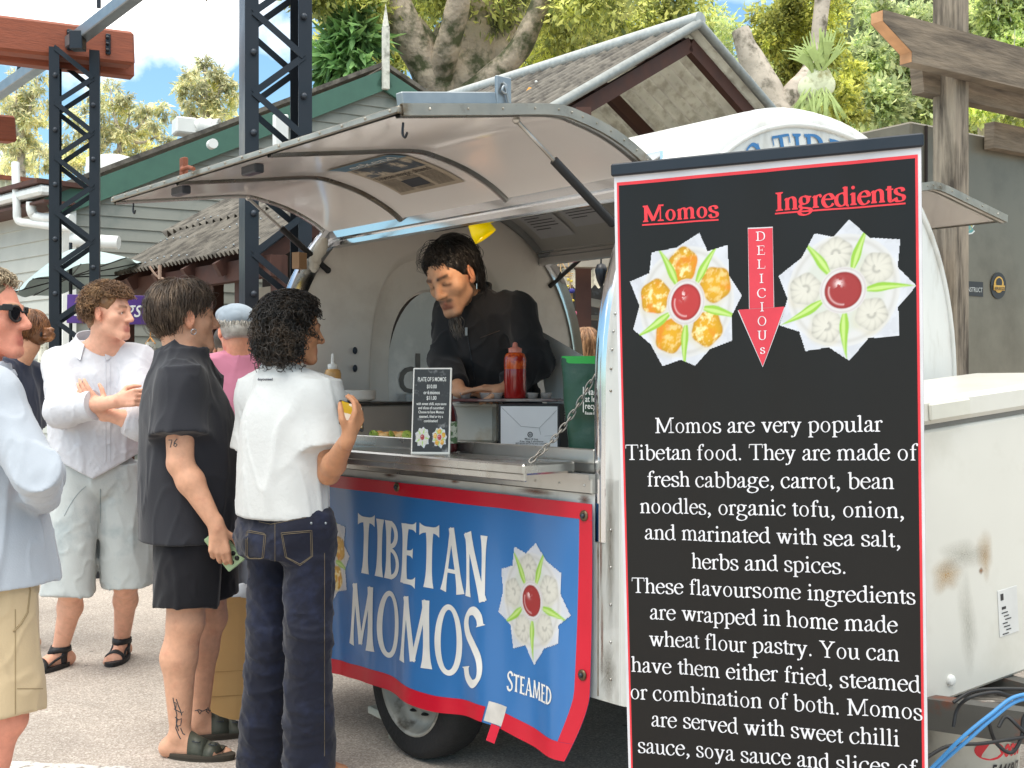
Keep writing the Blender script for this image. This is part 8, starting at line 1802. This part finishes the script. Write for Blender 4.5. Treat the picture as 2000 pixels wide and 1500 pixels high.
b = MB(); drape(SK, [(.0, .0), (.015, -.06), (.008, -.12), (-.01, -.15), (-.03, -.17)], Pw(48, 1110, 3.15), ex3, ez, (0, 1, 0), .003, .0005, b); drape(SK, [(0, -.03*i) for i in range(12)], Pw(30, 1190, 3.15), ex3, ez, (0, 1, 0), .0014, .0005, b); drape(SK, [(-.02+.01*i, 0) for i in range(8)], Pw(48, 1345, 3.15), ex3, ez, (0, 1, 0), .0014, .0005, b); b.build('seam', mat('khaki_seam', '#93805f', .8), p1.t)
m_h1 = hair_mat('fair_hair', '#8f7f66', '#c2b59c', .5)
cap_hair(p1, 'hair', m_h1, [((0, -.02, .045), (.083, .100, .085), .03)], [((0, .055, .06), (0, .85, -.55)), ((0, -.03, -.03), (0, .3, -1))], .006, .006, (50, 50, 30))
flow_hair(p1, 'hair_strand', m_h1, 700, lambda a: np.interp(abs((a+180) % 360-180), [0, 45, 75, 100, 180], [50, 55, 78, 88, 118]), .022, (0, .01, 1), (.0022, .0008), .006, 10, 12, lean=(0, 0, .004))
# sunglasses
g_ = thing('sunglasses', 'black framed sunglasses worn by the fair haired man', 'sunglasses', tuple(p1.hd(0, .1, .012)))
b = MB()
for x in (-1, 1): b.bar(tuple(p1.hd(x*.074, .083, .022)), tuple(p1.hd(x*.082, -.02, .012)), .005, .014, bev=.001)
for x in (-1, 1):
    q = [p1.hd(x*(.036+.031*math.cos(a)), .099-.012*abs(.5+.5*math.cos(a)), .006+.022*math.sin(a)) for a in [2*math.pi*i/20 for i in range(20)]]; b.tube([tuple(v) for v in q], .0036, 6, False, True)
b.tube([tuple(p1.hd(-.010, .101, .012)), tuple(p1.hd(0, .106, .014)), tuple(p1.hd(.010, .101, .012))], .003, 6)
for x in (-1, 1): b.bar(tuple(p1.hd(x*.062, .092, .022)), tuple(p1.hd(x*.078, .072, .022)), .012, .018, bev=.002)
b.build('frame', m_black, g_)
b = MB()
for x in (-1, 1): b.add([tuple(p1.hd(x*(.036+.030*math.cos(a)), .0985-.012*abs(.5+.5*math.cos(a)), .006+.021*math.sin(a))) for a in [2*math.pi*i/20 for i in range(20)]], [tuple(range(20))])
b.build('lens', mat('dark_lens', '#15161a', .08, spec=.8), g_)
# ------------------------------------------------ woman with bun
p2 = Person('woman with brown hair in a bun, navy top and checked shoulder strap', -2.56, 6.0, 82, 1.74, skin='#d09a7a', fat=.95, look=78, head=Pw(48, 652, 6.0))
p2.J['elL'] = p2.loc(-.24, .03, 1.16); p2.J['wrL'] = p2.loc(-.12, .22, 1.12); p2.J['elR'] = p2.loc(.24, .03, 1.16); p2.J['wrR'] = p2.loc(.12, .22, 1.12)
p2.body(.007, hands=(), toes=False)
m_navy = cloth('navy_knit', '#232a3d', .1, .3, 100)
S2 = tshirt(p2, 'top', m_navy, [(.95, 0, 0, .205, .155), (1.1, 0, 0, .195, .145), (1.28, 0, 0, .19, .135), (1.38, 0, -.01, .175, .115), (1.45, 0, -.015, .12, .085), (1.49, 0, -.015, .085, .07)], .95, (.088, .085), (0, .02, 1.50), .085, .009)
shorts(p2, 'skirt', cloth('patterned_skirt', '#2a2a2e', .1, .3, 100, c2='#a9a9a4', c2s=38, c2r=(.5, .52)), .13, .16, .45, .011, 41.0)
m_h2 = hair_mat('auburn_hair', '#6b4429', '#9c6b42', .38)
cap_hair(p2, 'hair', m_h2, [((0, -.02, .04), (.084, .102, .09), .03), ((0, -.08, .0), (.055, .05, .06), .03)], [((0, .058, .05), (0, .9, -.45)), ((0, -.0, -.06), (0, .2, -1))], .007, .003, (60, 60, 14))
flow_hair(p2, 'hair_strand', m_h2, 1000, lambda a: np.interp(abs((a+180) % 360-180), [0, 60, 90, 180], [60, 95, 110, 115]), .017, (0, -.09, .45), (.0024, .0012), .004, 12, 14)
S = Surf(); S.ell(p2.hd(0, -.135, .0), (.04, .036, .04), .01); S.disp = lambda P_: .010*(1-abs(vnoise(P_*np.array([30, 30, 60])))*2); S.amp = .012; S.build('hair_bun', m_h2, p2.t, .005)
b = MB(); b.sphere(tuple(p2.hd(-.03, -.112, .0)), .022, 12, 8, (.6, .6, 1)); b.build('hair_clip', m_black, p2.t)
b = MB(); fx2 = np.array([1, 0, 0]); stp = [Pw(78, 702, 5.0), Pw(62, 722, 5.0), Pw(40, 748, 5.0), Pw(26, 775, 5.0)]
H, ok = S2.hit(np.array(stp), np.tile([0, 1., 0], (4, 1)), 1.6)
for off, mm in ((0, 0),): 
    vs = []; 
    for q in H: vs += [tuple(q+np.array([-.035, -.008, -.012])), tuple(q+np.array([.035, -.008, .02]))]
    b.add(vs, [(0, 1, 3, 2), (2, 3, 5, 4), (4, 5, 7, 6)])
b.build('shoulder_strap', mat('check_strap', '#b9a78f', .8, color2='#3d4a66', c2_range=(.5, .53), c2s=26), p2.t)
# ------------------------------------------------ man in pink t-shirt and cap
p5 = Person('older man in pink t-shirt and grey blue flat cap beyond the queue', -1.30, 5.62, 24, 1.755, skin='#d99c80', fat=1.0, look=32, head=Pw(461, 645, 5.58))
p5.body(.007, hands=(), toes=False, brow='#b8b5ae')
m_pink = cloth('pink_tee', '#c07a92', .06, .3, 120)
tshirt(p5, 't_shirt', m_pink, [(.82, 0, 0, .205, .15), (1.0, 0, 0, .20, .15), (1.2, 0, 0, .20, .14), (1.34, 0, -.01, .205, .13), (1.41, 0, -.015, .18, .11), (1.46, 0, -.015, .13, .09), (1.51, 0, -.015, .085, .075)], .62, (.088, .09), (0, .01, 1.515), .08, .008)
neck_rib(p5, 'collar', m_pink, 1.49, .074, .075, .006, -.012)
shorts(p5, 'trousers', cloth('grey_trousers', '#6a6f7a', .08), .12, .10, .12, .011, 51.0)
m_h5 = hair_mat('grey_hair', '#a8a49c', '#d0ccc4', .5)
cap_hair(p5, 'hair', m_h5, [((0, -.03, .01), (.083, .094, .085), .03)], [((0, .02, .0), (0, 1, 0)), ((0, 0, -.055), (0, -.2, -1))], .006, .004)
flow_hair(p5, 'hair_strand', m_h5, 350, lambda a: np.interp(abs((a+180) % 360-180), [0, 80, 100, 180], [75, 85, 108, 122]), .010, (0, 0, 1), (.002, .001), .004, 8, 15, az=(80, 280), th0=(70, 85))
S = Surf(); hs = p5.hs; S.ell(p5.hd(0, -.015, .055), (.092*hs, .112*hs, .072*hs), .02, M=p5.hR); S.ell(p5.hd(0, .04, .075), (.085*hs, .085*hs, .045*hs), .03, M=p5.hR); S.clip(p5.hd(0, 0, .018), p5.hR@np.array([0, -.12, -1])); S.disp = lambda P_: .004*(1-abs(vnoise(P_*22))*2)**2; S.amp = .006; S.build('flat_cap', cloth('cap_cloth', '#8f9ba6', .08, .4, 80), p5.t, .006)
S = Surf(); S.ell(p5.hd(0, .095, .032), (.075*hs, .055*hs, .010*hs), .01, M=p5.hR); S.build('cap_peak', MATS['cap_cloth'], p5.t, .006)
# ------------------------------------------------ person in pale shirt further back
p8 = Person('person in pale grey shirt mostly hidden behind the black t-shirt man', -1.63, 6.75, 12, 1.70, skin='#cfa287', fat=1.0)
p8.body(.009, hands=(), toes=False)
tshirt(p8, 't_shirt', cloth('pale_grey_tee', '#d3d8da', .05), [(.80, 0, 0, .205, .15), (1.0, 0, 0, .20, .15), (1.2, 0, 0, .20, .14), (1.34, 0, -.01, .205, .13), (1.41, 0, -.015, .18, .11), (1.46, 0, -.015, .13, .09), (1.51, 0, -.015, .085, .075)], .62, (.088, .09), (0, .01, 1.515), .08, .010)
shorts(p8, 'trousers', cloth('dark_trousers', '#3c4250', .08), .12, .10, .12, .012, 61.0)
cap_hair(p8, 'hair', hair_mat('dark_hair', '#2f251d', '#4a3a2c'), [((0, -.02, .045), (.084, .10, .088), .03)], [((0, .055, .06), (0, .85, -.55)), ((0, -.03, -.06), (0, .3, -1))], .008, .005)
# ------------------------------------------------ vendor
p7 = Person('vendor in black zip jacket with tied black hair leaning over the tray', T(.80, .90, 0).x, T(.80, .90, 0).y, 135, 1.72, z0=.475, skin='#c79878', look=146, pitch=29, roll=9, head=Pw(884, 541, 4.78), hs=1.19)
J = p7.J; J['pel'] = Pw(975, 775, 5.08); J['waist'] = Pw(968, 720, 5.04); J['chest'] = Pw(955, 645, 4.97); J['neck'] = Pw(925, 588, 4.90); J['shL'] = Pw(1012, 606, 4.82); J['shR'] = Pw(882, 614, 5.04); J['elL'] = Pw(1045, 712, 4.76); J['wrL'] = Pw(985, 760, 4.60); J['elR'] = Pw(870, 712, 4.92); J['wrR'] = Pw(900, 766, 4.70)
p7.hand['L'] = dict(d=(-.85, -.05, .02), n=(-.1, .1, -1), th=(-.4, -.7, .2), curl=(.12, .15, .2, .25), thumb=.4); p7.hand['R'] = dict(d=(.7, -.3, -.02), n=(.2, .2, -1), th=(.7, .3, .2), curl=(.3, .35, .4, .4), thumb=.4)
for n_, k_ in (('L', -1), ('R', 1)):
    J['hip'+n_] = J['pel']+p7.R@np.array([k_*.09, 0, -.06]); J['kn'+n_] = J['hip'+n_]+[0, 0, -.42]; J['an'+n_] = J['hip'+n_]+[0, 0, -.83]; J['toe'+n_] = J['an'+n_]+p7.R@np.array([0, .17, -.05])
p7.body(.005, hands=('L', 'R'), beard='#4a4038', lip='#8f5a4a', brow='#17120f', toes=False)
shorts(p7, 'trousers', cloth('vendor_trousers', '#202228', .08), .11, .085, .56, .012, 91.0)
m_jack = cloth('black_jacket', '#2b2b2d', .1, .3, 120); S = Surf()
ax = unit(J['neck']-J['pel']); fw = p7.R[:, 1]; fw = unit(fw-ax*(fw@ax)); rt = np.cross(fw, ax); TM = np.stack([rt, fw, ax], 1); Lt = np.linalg.norm(J['neck']-J['pel'])
S.loft(J['pel'], TM, [(-.25, 0, 0, .20, .15), (-.05, 0, 0, .195, .15), (.12, 0, 0, .20, .145), (Lt*.60, 0, 0, .195, .135), (Lt*.80, 0, 0, .165, .115), (Lt*.97, 0, 0, .11, .09), (Lt+.05, 0, 0, .075, .07)], .04)
for n in 'LR': S.cone(J['sh'+n]*.7+J['neck']*.3, J['sh'+n], .065, .068, .05); S.cone(J['sh'+n], J['el'+n], .070, .060, .04); S.cone(J['el'+n], J['el'+n]*.25+J['wr'+n]*.75, .058, .048, .02, cap=1)
S.disp = folds(J['pel'], TM, [(.011, (6, 6, 3), 3), (.006, (13, 13, 9), 3.5)], (.005, 6), 71.0); S.amp = .016; S.build('jacket', m_jack, p7.t, .0065); SJ7 = S
b = MB(); c = J['neck']+ax*.025; b.sheet(lambda u, v: Vector(c+rt*(.078+.012*v)*math.cos(R(100+340*u))+fw*(.08+.012*v)*math.sin(R(100+340*u))+ax*(-.02+.045*v)), 30, 4, .005); b.build('collar', m_jack, p7.t)
b = MB(); vd = unit(np.array([.0, 1, -.1])); o = Pw(911, 640, 4.75)
H = drape(SJ7, [(.004*i, -.025*i) for i in range(11)], o, ex3, ez, (.05, 1, 0), .0022, .002, b); b.build('zip', m_dkgrey, p7.t)
b = MB(); q = H[0]; b.box((q[0], q[1]-.004, q[2]-.016), (.010, .004, .034), None, .001); b.build('zip_pull', m_galv, p7.t)
b = MB(); drape(SJ7, [(.016*i, .006*i) for i in range(6)], Pw(938, 660, 4.72), ex3, ez, (0, 1, 0), .0018, .001, b); b.build('pocket_welt', mat('welt_brown', '#4d413a', .7), p7.t)
m_h7 = hair_mat('black_hair', '#0f0e0f', '#2a2623', .33)
cap_hair(p7, 'hair', m_h7, [((0, -.022, .045), (.086, .102, .088), .03), ((0, -.068, -.02), (.064, .055, .085), .03), ((.005, -.055, .085), (.070, .070, .055), .03)], [((0, .060, .052), (0, .85, -.5))], .006, .004, (70, 70, 16))
flow_hair(p7, 'hair_strand', m_h7, 900, lambda a: np.interp(abs((a+180) % 360-180), [0, 55, 80, 105, 180], [56, 74, 86, 108, 128]), .010, (0, -.03, 1), (.002, .0009), .004, 12, 17, fall=.03)
flow_hair(p7, 'hair_strand', m_h7, 260, lambda a: 138, .022, (0, -.05, 1), (.0016, .0006), .009, 14, 18, az=(105, 255), fall=.13)
flow_hair(p7, 'hair_strand', m_h7, 160, lambda a: np.interp(abs((a+180) % 360-180), [0, 60, 90, 180], [50, 72, 96, 130]), .030, (0, -.06, 1), (.0011, .0005), .012, 14, 21)
r_ = np.random.default_rng(4); n = 80; st_ = np.stack([p7.hd(.013*r_.normal(), .080+.005*r_.normal(), -.112) for _ in range(n)]); u = np.linspace(0, 1, 10)[None, :, None]; dn = unit(p7.hR@np.array([0, .05, -1])+np.array([.12, 0, -1.2]))
Cc = st_[:, None, :]+dn*(.04+.06*r_.random((n, 1, 1)))*u+.006*np.sin(u*7+r_.uniform(0, 6, (n, 1, 1)))*r_.normal(size=(n, 1, 3)); strands('beard', Cc, .0016, .0006, hair_mat('grey_beard', '#4d4743', '#8a847c', .5), p7.t, 3, 5)
b = MB(); c = p7.hd(-.088, .0, -.045); b.tube([tuple(c), tuple(c+np.array([0, 0, -.022]))], .0022, 6); b.build('earring', m_chrome, p7.t)
# ------------------------------------------------ person seen through the far window
p9 = Person('person with long light brown hair seen from behind through the trailer', .44, 6.95, 8, 1.70, skin='#d0a084', fat=.95)
p9.body(.010, hands=(), toes=False, face=False)
tshirt(p9, 'top', cloth('faded_top', '#7f8790', .08), [(.80, 0, 0, .19, .14), (1.0, 0, 0, .18, .14), (1.2, 0, 0, .185, .13), (1.34, 0, -.01, .19, .12), (1.41, 0, -.015, .17, .11), (1.46, 0, -.015, .12, .09), (1.51, 0, -.015, .085, .075)], .62, (.08, .082), (0, .01, 1.515), .08, .011)
shorts(p9, 'trousers', MATS['dark_trousers'], .115, .09, .12, .013, 81.0)
m_h9 = hair_mat('light_brown_hair', '#8a6446', '#b08a66', .4)
cap_hair(p9, 'hair', m_h9, [((0, -.02, .04), (.086, .104, .09), .03), ((0, -.06, -.08), (.09, .06, .12), .04)], [((0, .055, .05), (0, .9, -.4))], .008, .004, (70, 70, 10))
flow_hair(p9, 'hair_strand', m_h9, 600, lambda a: np.interp(abs((a+180) % 360-180), [0, 60, 90, 180], [60, 90, 118, 138]), .014, (0, 0, 1), (.0025, .0012), .004, 14, 19, fall=.12)
